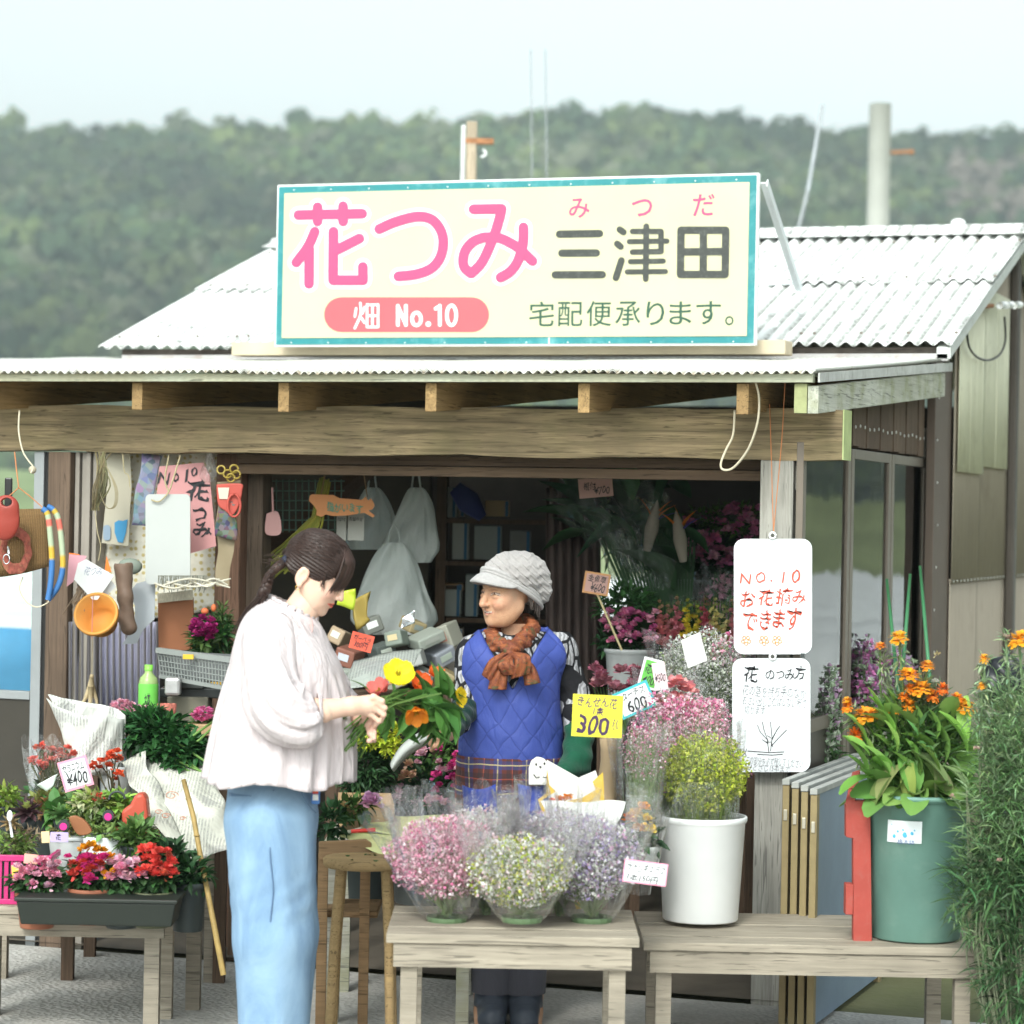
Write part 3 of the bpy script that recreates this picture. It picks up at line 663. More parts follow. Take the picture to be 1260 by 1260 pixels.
for s, a, b_ in (('み', (232, 284), (328, 375)), ('つ', (526, 288), (622, 368)), ('だ', (814, 264), (915, 366))): signtext(mb, s, Z3(a), Z3(b_), 1.4955, .012)
g_.part('small_pink_lettering', mb, PINK, kind='stuff')
mb = MB()
for s, a, b_ in (('宅', (46, 768), (160, 884)), ('配', (180, 770), (294, 884)), ('便', (315, 766), (430, 884)), ('承', (450, 768), (566, 882)), ('り', (596, 768), (678, 880)), ('ま', (704, 768), (806, 876)), ('す', (830, 766), (944, 876)), ('。', (965, 836), (1004, 880))): signtext(mb, s, Z3(a), Z3(b_), 1.4955, .004)
g_.part('green_lettering', mb, GRNK)
mb = MB(); a, b_ = Z2((265, 748)), Z2((1040, 912)); V, F = stroke2d([(a[0]+21.5, -(a[1]+b_[1])/2), (b_[0]-21.5, -(a[1]+b_[1])/2-.0)], 43, False, 14)
P = np.array([SP(v[0], -v[1]) for v in V]); P[:, 1] = 1.4945; mb.add(P, F); g_.part('red_capsule', mb, M('sign_coral', (.58, .11, .13), .35, .04))
mb = MB(); HAT = [([(416, 800), (410, 838)], 0), ([(456, 794), (446, 824)], 0), ([(436, 775), (437, 830), (410, 893)], 1), ([(441, 845), (456, 868)], 0), ([(468, 782), (468, 888)], 0), ([(520, 782), (520, 888)], 0), ([(468, 784), (520, 784)], 0), ([(468, 888), (520, 888)], 0), ([(494, 788), (494, 884)], 0), ([(470, 835), (518, 835)], 0)]
strokes(mb, HAT, Z2, 1.4938, 2.9, .0004)
oval = lambda cx, cy, rx, ry: ([(cx+rx*math.sin(q), cy-ry*math.cos(q)) for q in np.linspace(0, 2*math.pi, 19)], 0)
strokes(mb, [([(612, 878), (612, 788)], 0), ([(612, 790), (650, 876)], 0), ([(650, 878), (650, 788)], 0), oval(700, 850, 21, 30), ([(755, 874), (756, 874)], 0, 2.2), ([(790, 802), (810, 790)], 0), ([(810, 788), (810, 878)], 0), oval(865, 833, 22, 47)], Z2, 1.4938, 4.4, .0004)
g_.part('white_lettering', mb, SWH, kind='stuff')
mb = MB()
for x in np.arange(-2.4, -.5, .165):
    for z in (z0+.02, z1-.02): mb.ball((x+.03*math.sin(x*40), 1.498, z+.006*math.sin(x*77)), (.0035, .002, .003), 4)
g_.part('pins', mb, WHITEP, kind='stuff')
BR = M('white_angle_iron', (.72, .76, .78), .45, .08)
for xx, (px, py) in ((x1-.0, (983, 357)), (x0+.03, (470, 357))):
    p = np.array([xx+.012, 1.535, 2.905]); q = PY(px, py, 2.25) if px > 900 else np.array([xx+.02, 2.25, PY(983, 357, 2.25)[2]])
    g_.part('brace', MB().bar(p, q, .03, .006).bar(p+(.012, 0, 0), q+(.012, 0, 0), .005, .03), BR)
p = PY(932, 350, 2.2); q = PY(978, 348, 2.2); g_.part('foot_rail', MB().bar(p, q, .03, .012), BR)
a = PY(300, 422, 1.72); b_ = PY(975, 437, 1.72)
S.part('sign_plank', MB().box((a[0], 1.60, b_[2]-.004), (b_[0], 1.72, a[2]-.004)), M('pale_plank', (.56, .48, .35), .7, .1, 5), bevel=.003)
# ================================================================== SIGNED DISTANCE SHAPES (people, cloth)
def cone(P, a, b, ra, rb):
    a = np.array(a, float); b = np.array(b, float); ba = b-a
    h = np.clip(((P-a)@ba)/(ba@ba+1e-12), 0, 1); return np.linalg.norm(P-a-h[..., None]*ba, axis=-1)-(ra+(rb-ra)*h)
def ell(P, c, r, R=None):
    p = P-np.array(c, float)
    if R is not None: p = p@np.array(R, float)
    r = np.array(r, float); k0 = np.linalg.norm(p/r, axis=-1); k1 = np.linalg.norm(p/(r*r), axis=-1)+1e-9; return k0*(k0-1)/k1
def smin(a, b, k): h = np.clip(.5+.5*(b-a)/k, 0, 1); return b*(1-h)+a*h-k*h*(1-h)
def smax(a, b, k): return -smin(-a, -b, k)
def nets(f, lo, hi, st, chunk=40):
    lo = np.array(lo, float); n = np.ceil((np.array(hi)-lo)/st).astype(int)+1
    ax = [lo[i]+st*np.arange(n[i]) for i in range(3)]
    D = np.empty(n, np.float32)
    for i in range(0, n[0], chunk):
        g = np.stack(np.meshgrid(ax[0][i:i+chunk], ax[1], ax[2], indexing='ij'), -1).astype(np.float32); D[i:i+chunk] = f(g)
    s = D < 0; c = np.zeros(np.array(n)-1, int)
    for dx in (0, 1):
        for dy in (0, 1):
            for dz in (0, 1): c += s[dx:n[0]-1+dx, dy:n[1]-1+dy, dz:n[2]-1+dz]
    act = (c > 0) & (c < 8); idx = -np.ones(act.shape, int); cells = np.argwhere(act); idx[act] = np.arange(len(cells))
    sm = np.zeros((len(cells), 3)); ct = np.zeros(len(cells))
    for a in range(3):
        e = np.eye(3, dtype=int)[a]; o1, o2 = [np.eye(3, dtype=int)[k] for k in range(3) if k != a]
        for u in (0, 1):
            for v in (0, 1):
                p = cells+u*o1+v*o2; q = p+e; d0 = D[p[:, 0], p[:, 1], p[:, 2]]; d1 = D[q[:, 0], q[:, 1], q[:, 2]]
                cr = (d0 < 0) != (d1 < 0); t = np.where(cr, d0/(d0-d1+1e-12), 0)
                sm[cr] += (p+e*t[:, None])[cr]; ct[cr] += 1
    V = lo+st*sm/ct[:, None]; Q = []
    for a in range(3):
        e = np.eye(3, dtype=int)[a]; o1 = np.eye(3, dtype=int)[(a+1) % 3]; o2 = np.eye(3, dtype=int)[(a+2) % 3]
        A = s[:n[0]-e[0], :n[1]-e[1], :n[2]-e[2]]; B = s[e[0]:, e[1]:, e[2]:]
        for val in (True, False):
            p = np.argwhere((A == val) & (B != val)); ok = (p[:, (a+1) % 3] > 0) & (p[:, (a+2) % 3] > 0) & (p[:, (a+1) % 3] < n[(a+1) % 3]-1) & (p[:, (a+2) % 3] < n[(a+2) % 3]-1); p = p[ok]
            k = [idx[tuple((p-x).T)] for x in (o1*0, o1, o1+o2, o2)]
            f4 = np.stack(k, 1); f4 = f4 if val else f4[:, ::-1]; Q.append(f4[(f4 >= 0).all(1)])
    return V, np.concatenate(Q)
def relax(V, Q, it=2, lam=.5):
    e = np.concatenate([Q[:, [0, 1]], Q[:, [1, 2]], Q[:, [2, 3]], Q[:, [3, 0]]]); e = np.concatenate([e, e[:, ::-1]])
    for _ in range(it):
        s = np.zeros_like(V); c = np.zeros(len(V)); np.add.at(s, e[:, 0], V[e[:, 1]]); np.add.at(c, e[:, 0], 1); V = V+lam*(s/np.maximum(c, 1)[:, None]-V)
    return V
def gauss(P, c, r): return np.exp(-(((P-np.array(c))/np.array(r))**2).sum(-1))

def skinmat(name):
    t = NT(name); co = t.coord(); a = t.n('VertexColor', layer_name='Col'); n = t.noise(co, 45, 4, .6)
    c = t.mix(t.math('MULTIPLY', n, .18), a.outputs[0], (.62, .30, .22))
    b = t.bsdf(c, .5, 0, .35, t.bump(t.noise(co, 260, 3, .6), .12, .001))
    b.inputs['Subsurface Weight'].default_value = .18; b.inputs['Subsurface Radius'].default_value = (.012, .005, .003); b.inputs['Subsurface Scale'].default_value = .6
    return t.done(b)
SKIN = skinmat('skin')
def agedskin():
    t = NT('aged_skin'); co = t.coord(); a = t.n('VertexColor', layer_name='Col'); n = t.noise(co, 60, 4, .6); w_ = t.noise(t.coord((1, 1, 3)), 130, 3, .6, 1.5)
    c = t.mix(t.math('MULTIPLY', t.ramp(n, .4, .7), .35), a.outputs[0], (.46, .20, .12)); c = t.mix(t.math('MULTIPLY', t.ramp(w_, .52, .62), .22), c, (.26, .13, .08))
    b = t.bsdf(c, .48, 0, .4, t.bump(w_, .5, .002)); b.inputs['Subsurface Weight'].default_value = .12; b.inputs['Subsurface Radius'].default_value = (.01, .005, .003); b.inputs['Subsurface Scale'].default_value = .6; return t.done(b)
AGED = agedskin()
def headf(old):
    o = 1.0 if old else 0.0
    def f(p):
        q = p.copy(); q[..., 0] = np.abs(q[..., 0])
        d = ell(p, (0, -.018, .035), (.073, .092, .080))
        d = smin(d, ell(p, (0, .030, -.025), (.059+.003*o, .060, .078)), .03)
        d = smin(d, ell(p, (0, .034, -.066), (.047+.003*o, .044, .036)), .028)
        d = smin(d, ell(p, (0, .070, -.094+.004*o), (.019, .016, .014)), .022)
        d = smin(d, cone(q, (.048, .0, -.045), (.030, .045, -.083), .016, .014), .03)
        d = smin(d, ell(q, (.034, .058, -.028), (.022, .022, .018+.003*o)), .02)
        d = smin(d, cone(q, (.010, .080, .026), (.042, .062, .024), .009, .007), .016)
        d = smax(d, -ell(q, (.031, .094, .007), (.017, .014+.003*o, .012)), .010)
        d = smin(d, ell(q, (.031, .0700, .006), (.0135, .0135, .0115)), .002)
        if old: d = smin(d, ell(q, (.031, .080, -.007), (.013, .007, .005)), .006); d = smin(d, ell(q, (.036, .066, -.030), (.017, .017, .015)), .012)
        d = smin(d, cone(p, (0, .083, .016), (0, .1035+.002*o, -.028-.002*o), .0055+.001*o, .0088+.0035*o), .009)
        d = smin(d, ell(q, (.0105, .094, -.032), (.0075, .0085, .0065)), .005)
        d = smax(d, -ell(q, (.0065, .098, -.040), (.0035, .005, .003)), .002)
        d = smin(d, cone(q, (0, .0895, -.053), (.016, .080, -.057+.003*o), .0052, .003), .006)
        d = smin(d, cone(q, (0, .0880, -.064), (.014, .080, -.060+.003*o), .0062, .003), .006)
        mz = -.0585+.35*q[..., 0]*.25*(1.3 if old else .4)
        d = smax(d, -(np.sqrt(((p[..., 1]-.093)/1.0)**2+((p[..., 2]-mz)*(1.2 if old else 2))**2+(np.maximum(q[..., 0]-(.019 if old else .016), 0)*2)**2)-(.0055 if old else .003)), .002)
        if old:
            d = d+.003*gauss(q, (.030-.004, .080, -.046), (.004, .02, .016))+.0012*gauss(q, (.036, .07, -.062), (.004, .02, .012))
            d = d+.0006*np.sin(p[..., 2]*900)*gauss(p, (0, .08, .05), (.05, .03, .014))+.0006*np.sin((q[..., 0]+p[..., 2]*.7)*1100)*gauss(q, (.052, .06, .003), (.012, .02, .012))
        e0 = np.array((-.006, -.034, .012)) if old else np.array((0, -.008, -.012)); q = q-e0; e = ell(q, (.0745, -.012, -.008), (.0085, .019, .031)); e = smax(e, -ell(q, (.084, -.008, -.004), (.006, .011, .018)), .004); e = smin(e, ell(q, (.077, -.004, -.036), (.006, .008, .009)), .006)
        d = smin(d, e, .005)
        return d
    return f
def headcol(p, old):
    q = p.copy(); q[:, 0] = np.abs(q[:, 0])
    base = np.array((.56, .325, .195) if old else (.76, .52, .40)); c = np.tile(base, (len(p), 1))
    def blend(w, col):
        nonlocal c; w = np.clip(w, 0, 1)[:, None]; c = c*(1-w)+np.array(col)*w
    blend(.55*gauss(q, (.040, .06, -.028), (.020, .04, .018)), (.66, .26, .20) if old else (.86, .42, .36))
    blend(.4*gauss(q, (.078, -.01, -.005), (.01, .02, .03)), (.80, .36, .28))
    blend(.35*gauss(p, (0, .105, -.03), (.012, .012, .012)), (.72, .36, .28))
    lp = (np.abs(p[:, 2]+.0590-.35*q[:, 0]*.25*(1.3 if old else .4)) < .0088-.30*q[:, 0]) & (p[:, 1] > .074)
    c[lp] = (.50, .22, .17) if old else (.74, .13, .10)
    mm = (np.abs(p[:, 2]+.0585-.35*q[:, 0]*.25*(1.3 if old else .4)) < (.0040 if old else .0014)) & (p[:, 1] > .064) & (q[:, 0] < (.020 if old else .017))
    c[mm] = (.62, .56, .48) if old else (.22, .05, .05)
    if old:
        m2 = mm & (p[:, 2] < -.0595+.09*q[:, 0]); c[m2] = (.20, .06, .05)
        blend(.5*(np.sin(p[:, 2]*900) > .5)*gauss(p, (0, .08, .05), (.045, .03, .014)), (.42, .22, .13))
        blend(.55*gauss(q, (.030, .078, -.050), (.0022, .02, .014)), (.36, .17, .11))
    ez = p[:, 2]-.006+(.5*(q[:, 0]-.031))**2*(90 if old else 30)
    eye = (np.abs(q[:, 0]-.031) < (.0165 if old else .0125)) & (p[:, 1] > .070)
    if old:
        c[eye & (np.abs(ez) < .0042)] = (.10, .06, .045); c[eye & (np.abs(ez+.0005) < .0022) & (np.abs(q[:, 0]-.031) > .005)] = (.55, .46, .40)
    else: c[eye & (np.abs(ez+.0045) < .0020)] = (.05, .03, .025)
    br = (np.abs(q[:, 0]-.032) < .019) & (np.abs(p[:, 2]-.0275+.12*np.abs(q[:, 0]-.03)) < .0035) & (p[:, 1] > .05)
    if old: c[br] = c[br]*.45+np.array((.16, .12, .10))*.55
    else: c[br] = (.12, .07, .05)
    if old:
        blend(.6*gauss(q, (.031, .078, .0155), (.016, .02, .0022)), (.30, .15, .09)); blend(.5*gauss(q, (.031, .08, -.0075), (.013, .02, .0018)), (.34, .17, .11)); blend(.5*gauss(q, (.052, .06, .004), (.008, .02, .010))*(np.sin((q[:, 0]+p[:, 2]*.9)*1300) > 0), (.34, .18, .11)); blend(.35*gauss(q, (.026, .08, -.072), (.010, .02, .002)), (.33, .17, .11)); blend(.5*gauss(q, (.067, .03, -.005), (.012, .03, .035)), (.22, .17, .14))
    nst = gauss(q, (.0068, .097, -.0395), (.003, .006, .0025)) > .45; c[nst] = c[nst]*.35
    return c
def axes(fwd, up=(0, 0, 1)):
    f = np.array(fwd, float); f /= np.linalg.norm(f); x = np.cross(f, up); x /= np.linalg.norm(x); z = np.cross(x, f); return np.stack([x, f, z], 1)   # columns: local x,y,z
def headmesh(mb, C, Rm, sc, old, neck=None):
    V, Q = nets(headf(old), (-.092, -.125, -.125), (.092, .122, .130), .0021); V = relax(V, Q, 1, .3); c = headcol(V, old)
    mb.add(V*sc@Rm.T+np.array(C), Q, c)
def hand(mb, fn, lo, hi, col, st=.002):
    V, Q = nets(fn, lo, hi, st); V = relax(V, Q, 1, .35); c = np.tile(np.array(col, float), (len(V), 1)); mb.add(V, Q, c)

# ------------------------------------------------------------------ cloth materials
def clothmat(name, col, fold=.25, weave=900, var=.05, sheen=.1, rough=.85, trans=.0, crinkle=False):
    t = NT(name); co = t.coord((1, 1, .35)); n = t.noise(co, 16, 3, .55, .8); n2 = t.noise(t.coord(), weave/8, 2, .5)
    c = t.mix(n, tuple(x*(1-var) for x in col), tuple(min(1, x*(1+var)) for x in col))
    b1 = t.n('Bump'); b1.inputs['Strength'].default_value = fold; b1.inputs['Distance'].default_value = .02; t.l(t.math('ADD', t.math('MULTIPLY', n, 1.0), t.math('MULTIPLY', t.noise(t.coord((1, 1, .16)), 70, 3, .5, .3), .14)) if crinkle else n, b1.inputs['Height'])
    b2 = t.n('Bump'); b2.inputs['Strength'].default_value = .15; b2.inputs['Distance'].default_value = .002; t.l(n2, b2.inputs['Height']); t.l(b1.outputs[0], b2.inputs['Normal'])
    b = t.bsdf(c, rough, 0, .2, b2.outputs[0]); b.inputs['Sheen Weight'].default_value = sheen
    if trans:
        tr = t.n('BsdfTranslucent'); t.l(c, tr.inputs[0]); return t.done(t.mixsh(trans, b, tr))
    return t.done(b)
BLOUSE = clothmat('pale_pink_cotton', (.66, .59, .60), .9, trans=.12, crinkle=True)
def denim():
    t = NT('light_denim'); co = t.coord((1, 1, .5)); n = t.noise(co, 9, 5, .6, .6); f = t.noise(t.coord((60, 60, 400)), 4, 2, .5); f2 = t.noise(t.coord((400, 400, 20)), 3, 2, .5)
    c = t.mix(t.ramp(n, .35, .65), (.14, .25, .40), (.25, .39, .54)); c = t.mix(t.math('MULTIPLY', f2, .35), c, (.40, .52, .65))
    return t.done(t.bsdf(c, .85, 0, .2, t.bump(t.math('ADD', t.math('MULTIPLY', n, 1.2), t.math('MULTIPLY', f, .1)), .4, .01)))
DENIM = denim()
def hairmat(name, col):
    t = NT(name); co = t.coord(); n = t.noise(t.coord((90, 90, 12)), 2, 3, .5)
    a = t.n('VertexColor', layer_name='Col'); c = t.mix(n, tuple(x*.6 for x in col), tuple(x*1.7 for x in col)); c = t.mix(1, c, a.outputs[0], 'MULTIPLY')
    b = t.bsdf(c, .42, 0, .35, None); return t.done(b)
HAIR = hairmat('dark_brown_hair', (.026, .014, .011))

def loft(mb, rings, n=72, fold=0, nf=14, seed=0, c=None, z0=None, z1=None, foldpow=1.5, cap=False):
    """rings: (z, xl, xr, ymid, halfdepth); folds grow from z0 down to z1"""
    rings = np.array([tuple(r)+(0,)*(6-len(r)) for r in rings], float); k = 5*len(rings); t = np.linspace(0, len(rings)-1, k); i0 = np.minimum(t.astype(int), len(rings)-2); fr = (t-i0)[:, None]
    pm = smoothpath(rings, 6) if len(rings) > 2 else rings
    a = np.linspace(0, 2*np.pi, n, endpoint=False); P = []; rg = np.random.default_rng(seed); ph = rg.uniform(0, 6.28, 4)
    for z, xl, xr, ym, hd, tl in pm:
        f = 0 if not fold else fold*np.clip((z0-z)/(z0-z1), 0, 1)**foldpow
        w = np.sin(nf*a+ph[0]+2*np.sin(a*3+ph[1]))*.55+np.sin((nf*1.7)*a+ph[2]+z*6)*.35+.16*np.sin(nf*3.1*a+3*np.sin(a*4))
        rx = (xr-xl)/2+f*w; ry = hd+f*w
        ca, sa = np.cos(a), np.sin(a); ex = np.sign(ca)*np.abs(ca)**.9; ey = np.sign(sa)*np.abs(sa)**.9
        zz = z+ (f*.5*np.sin(5*a+ph[3]) if fold else 0)+tl*rx*ex
        P.append(np.stack([(xl+xr)/2+rx*ex, ym+ry*ey, np.full(n, 1.)*zz], 1))
    P = np.array(P)[::-1]; mb.grid(P, c, closed_v=True)
    return P

# ================================================================== YOUNG WOMAN
D1 = 7.6; k1 = K(D1); B1 = np.array([G(345, 1000, D1)[0], D1, 0])
def Y(px, py, dy=0): p = G(px, py, D1) - B1; return np.array([p[0], dy, p[2]])
W = Thing('person', 'woman in a loose pale blouse and light blue jeans looking down at a bouquet', 'person', B1, view=True)
def wpart(name, mb, mats, smooth=True, **k): return W.part(name, mb, mats, smooth, local=True, **k)
hc = Y(391, 705, 0); fw = np.array([math.cos(R_(31))*math.cos(R_(10)), -math.sin(R_(10)), -math.sin(R_(31))]); H1 = axes(fw)
mb = MB(); headmesh(mb, hc, H1, .93, False)
sk = (.76, .52, .40)
# torso, neck, legs, arms as one surface
sh = Y(352, 775, 0)
def bodyf(p):
    d = cone(p, Y(391, 722, .0), Y(364, 762, 0), .046, .052)
    q = Y(352, 790, 0); d = smin(d, ell(p, q+np.array([.01, 0, -.03]), (.085, .145, .07)), .04)
    d = smin(d, cone(p, Y(352, 820), Y(345, 900), .09, .10), .05); d = smin(d, cone(p, Y(342, 905), Y(338, 960), .10, .10), .05)
    for s_ in (-1, 1):
        d = smin(d, cone(p, Y(340, 975, s_*.06), Y(345, 1150, s_*.085), .07, .052), .03); d = smin(d, cone(p, Y(352, 1150, s_*.09), (Y(350, 1300)[0], s_*.1, .08), .052, .036), .02)
        d = smin(d, cone(p, (Y(350, 1300)[0]-.03, s_*.1, .04), (Y(350, 1300)[0]+.16, s_*.1, .03), .035, .03), .02)
    d = smin(d, cone(p, Y(350, 790, -.16), Y(366, 862, -.235), .034, .034), .03); d = smin(d, cone(p, Y(368, 862, -.235), Y(405, 868, -.23), .038, .033), .02)
    d = smin(d, cone(p, Y(350, 790, .15), Y(385, 868, .17), .034, .034), .03); d = smin(d, cone(p, Y(385, 868, .19), Y(430, 880, .06), .038, .030), .02)
    return d
V, Q = nets(bodyf, (-.22, -.32, -.02), (.30, .30, 1.46), .008); mb.add(relax(V, Q, 2), Q, sk)
def rhand(p):       # near forearm and hand, fingers folded over the stems
    d = cone(p, Y(395, 868, -.235), Y(436, 863, -.205), .034, .0235)
    pl = cone(p*np.array([1, 1, 1]), Y(440, 862, -.20), Y(458, 862, -.185), .024, .029); d = smin(d, pl, .02)
    for i, (kx, ky, mx, my, tx, ty) in enumerate(((464, 852, 474, 857, 473, 867), (467, 858, 477, 865, 474, 875), (466, 866, 476, 873, 472, 882), (461, 873, 470, 881, 465, 888))):
        yy = -.205+.004*i; r = .0098-.0006*i
        f = cone(p, Y(452, 860+i*2, -.19), Y(kx, ky, yy), .012, r+.001); f = smin(f, cone(p, Y(kx, ky, yy), Y(mx, my, yy+.004), r, r*.93), .003); f = smin(f, cone(p, Y(mx, my, yy+.004), Y(tx, ty, yy+.030), r*.93, r*.78), .003)
        d = smin(d, f, .004)
    th = smin(cone(p, Y(446, 868, -.17), Y(460, 874, -.150), .0125, .011), cone(p, Y(460, 874, -.150), Y(474, 872, -.145), .0108, .0085), .003); d = smin(d, th, .006)
    return d
lo = Y(390, 905, -.28); hi = Y(486, 835, -.10); hand(mb, rhand, (lo[0], -.29, lo[2]), (hi[0], -.10, hi[2]), (.74, .50, .385))
def lhand(p):
    d = cone(p, Y(420, 882, .08), Y(446, 884, -.06), .030, .022)
    d = smin(d, cone(p, Y(446, 884, -.06), Y(460, 884, -.12), .022, .024), .015)
    for i, (kx, ky, mx, my, tx, ty) in enumerate(((466, 880, 475, 884, 470, 890), (466, 886, 475, 892, 469, 896), (463, 892, 470, 899, 464, 902), (459, 897, 464, 904, 458, 905))):
        yy = -.145; r = .0093
        f = cone(p, Y(456, 885+i, -.11), Y(kx, ky, yy), .011, r); f = smin(f, cone(p, Y(kx, ky, yy), Y(mx, my, yy-.012), r, r*.9), .003); f = smin(f, cone(p, Y(mx, my, yy-.012), Y(tx, ty, yy-.034), r*.9, r*.75), .003)
        d = smin(d, f, .004)
    d = smin(d, cone(p, Y(452, 878, -.12), Y(466, 871, -.155), .011, .009), .005)
    return d
hand(mb, lhand, (Y(405, 0)[0], -.21, Y(0, 915)[2]), (Y(484, 0)[0], .13, Y(0, 858)[2]), (.72, .46, .37))
wpart('body', mb, SKIN)
# hair: shell over the skull, open at the face
def hp(P): return (P-hc)@H1/.93      # to head space
def hairf(P):
    p = hp(P)
    d = ell(p, (0, -.016, .036), (.082, .107, .092)); d = smin(d, ell(p, (0, -.075, -.03), (.062, .040, .045)), .03)
    q = p.copy(); q[..., 0] = np.abs(q[..., 0])
    face = ell(p, (0, .105, -.045), (.115, .085, .085)); d = smax(d, -face, .006)          # face opening
    ear = ell(q, (.085, -.012, -.042), (.03, .028, .042)); d = smax(d, -ear, .006)
    d = smax(d, -(p[..., 2]+.045+.35*(p[..., 1]+.03)), .01)
    g = .0016*np.sin(np.arctan2(p[..., 0], p[..., 2]-.02)*46)+.0010*np.sin(np.arctan2(p[..., 0], p[..., 2]-.02)*91+p[..., 1]*60)
    return d*.93+g
V, Q = nets(hairf, hc-(.14, .11, .12), hc+(.13, .11, .14), .0025); mb = MB(); V = relax(V, Q, 1, .3); mb.add(V, Q, (1, 1, 1))
rg = np.random.default_rng(11)
def surf(u, v, r=1.0):   # point on the hair shell in head space -> body
    pass
def H(p): return (np.array(p)*.93)@H1.T+hc
ctr = np.array([0, -.016, .036]); rad = np.array([.082, .107, .092])
def onshell(d, k=1.0): d = np.array(d, float); return ctr+d/np.linalg.norm(d/rad)*k
tie = np.array([0.01, -.118, .0])
for i in range(230):     # combed strands from the parting back to the tie
    a0 = rg.uniform(-1.45, 1.45); st = onshell((math.sin(a0)*.9, rg.uniform(.25, .8), math.cos(a0)*.8+.25), 1.01); pts = []
    for t in np.linspace(0, 1, 7):
        q = st*(1-t)+tie*t; q = q-ctr; kk = 1.015+.012*math.sin(t*3+i); q = onshell(q, kk) if t < .9 else tie+(rg.normal(0, .006, 3))
        pts.append(H(q))
    mb.tube(pts, [.0004]+[.0011]*5+[.0005], 4, (rg.uniform(.6, 1.7),)*3, cap=False)
for i in range(260):     # fringe sweeping to the brow
    u = rg.uniform(-1, 1); root = onshell((u*.3, .62, .80), 1.01); x1 = u*.062+rg.normal(0, .004)
    end = np.array([x1+.006, .100-.5*abs(x1)*.8, .008-abs(u)*.026+rg.normal(0, .006)]); mid = onshell((x1*10*.85, .86, .42), 1.05)
    pts = [H(q) for q in smoothpath([root, (root+mid)/2*1.02, mid, (mid+end)/2+(0, .006, 0), end], 3)]; L = len(pts)
    mb.tube(pts, list(np.linspace(.0017, .0022, L//2))+list(np.linspace(.0022, .0003, L-L//2)), 4, (rg.uniform(.5, 2.4),)*3, cap=False, flat=1.5)
for i in range(14):      # loose wisps before the ear
    x = .070; pts = [H(q) for q in smoothpath([(x-.004, .035, .05), (x+.002, .04, .02), (x-.002, .045+rg.normal(0, .004), -.005), (x-.006, .052+rg.normal(0, .006), -.022+rg.normal(0, .006))], 3)]
    mb.tube(pts, np.linspace(.0016, .0003, len(pts)), 4, (1.1,)*3, cap=False)
hairo = wpart('hair', mb, HAIR)
mb = MB(); bp = smoothpath([Y(354, 690, -.02), Y(343, 697, -.03), Y(334, 706, -.035), Y(329, 718, -.035), Y(326, 729, -.035)], 10)
for s_ in range(3):
    q = [p+.011*np.array([math.cos(i*.42+s_*2.09)*.8, math.sin(i*.84+s_*4.18)*.6, math.cos(i*.42+s_*2.09)*.8]) for i, p in enumerate(bp)]
    mb.tube(q, [.010+.003*math.sin(i*.2) for i in range(len(q))], 8, (rg.uniform(1.1, 1.8),)*3)
    for j in range(14): mb.tube([p+rg.normal(0, .0013, 3)+.0095*np.array([math.cos(j), math.sin(j), math.sin(j*1.7)]) for p in q], .0009, 4, (rg.uniform(.8, 2.6),)*3, cap=False)
tail = smoothpath([Y(326, 729, -.035), Y(317, 742, -.03), Y(308, 757, -.0), Y(300, 775, .05)], 6)
for i in range(40): o = rg.normal(0, .005, 3); mb.tube([p+o*(1+.1*j) for j, p in enumerate(tail)], .0011, 4, (rg.uniform(.8, 2.2),)*3, cap=False)
for i in range(16): a = Y(352, 692, -.01); mb.tube(smoothpath([a, a+rg.normal(0, .012, 3)+(-.02, 0, .006), a+rg.normal(0, .012, 3)+(-.05, 0, .0)], 3), .0006, 4, (1.8,)*3, cap=False)
wpart('braid', mb, HAIR)
mb = MB(); mb.ball(Y(352, 690, -.02), (.012, .018, .017), 8); mb.ball(Y(325, 729, -.035), (.010, .012, .008), 8); wpart('hair_tie', mb, M('black_elastic', (.015, .02, .04), .6), kind='stuff')
mb = MB(); e = H((.079, -.012, -.058)); mb.tube([e+.006*np.array([math.cos(a), 0, math.sin(a)]) for a in np.linspace(0, 6.28, 9)], .0012, 6); wpart('earring', mb, M('gold', (.8, .5, .15), .25, metal=1))
# blouse
z = lambda py: Y(0, py)[2]
X = lambda px, py=850: Y(px, py)[0]
mb = MB()
loft(mb, [(z(743), X(332, 743), X(391, 743), .0, .056, -.44), (z(750), X(322, 750), X(397, 750), .0, .088, -.42), (z(761), X(309, 761), X(403, 761), .0, .135, -.36), (z(776), X(297, 776), X(409, 776), .0, .172, -.27), (z(798), X(288, 798), X(417, 798), .0, .192, -.12),
          (z(825), X(281, 825), X(425, 825), .0, .20, -.03), (z(850), X(274, 850), X(430, 850), .0, .205), (z(880), X(267, 880), X(433, 880), .0, .22), (z(915), X(261, 915), X(434, 915), 0, .235), (z(953), X(255, 953), X(433, 950), 0, .25)],
     130, .020, 19, 3, z0=z(815), z1=z(953), foldpow=.6)
def wr(n_): return None
blo = wpart('blouse', mb, BLOUSE, solid=.003)
mb = MB()   # collar frill
for j in range(2):
    P = []
    for i in range(60):
        a = i/60*2*math.pi; cx, cz = (X(331, 731)+X(391, 757))/2, 0
        x = X(361.5, 743)+(X(391)-X(332))/2*.98*math.cos(a); zz = z(743)-(math.cos(a))*.030; y = .055*math.sin(a)
        w_ = .004*math.sin(i*2.1)
        P.append([(x+w_, y*(1.0)+w_, zz-.012), (x+w_*1.3, y*1.02, zz+.006), (x*.995+w_, y*.98, zz+.012)])
    if j == 0: mb.grid(np.array(P), closed_u=True)
wpart('collar', mb, BLOUSE, solid=.003)
mb = MB()   # near sleeve: puffed, gathered above the cuff
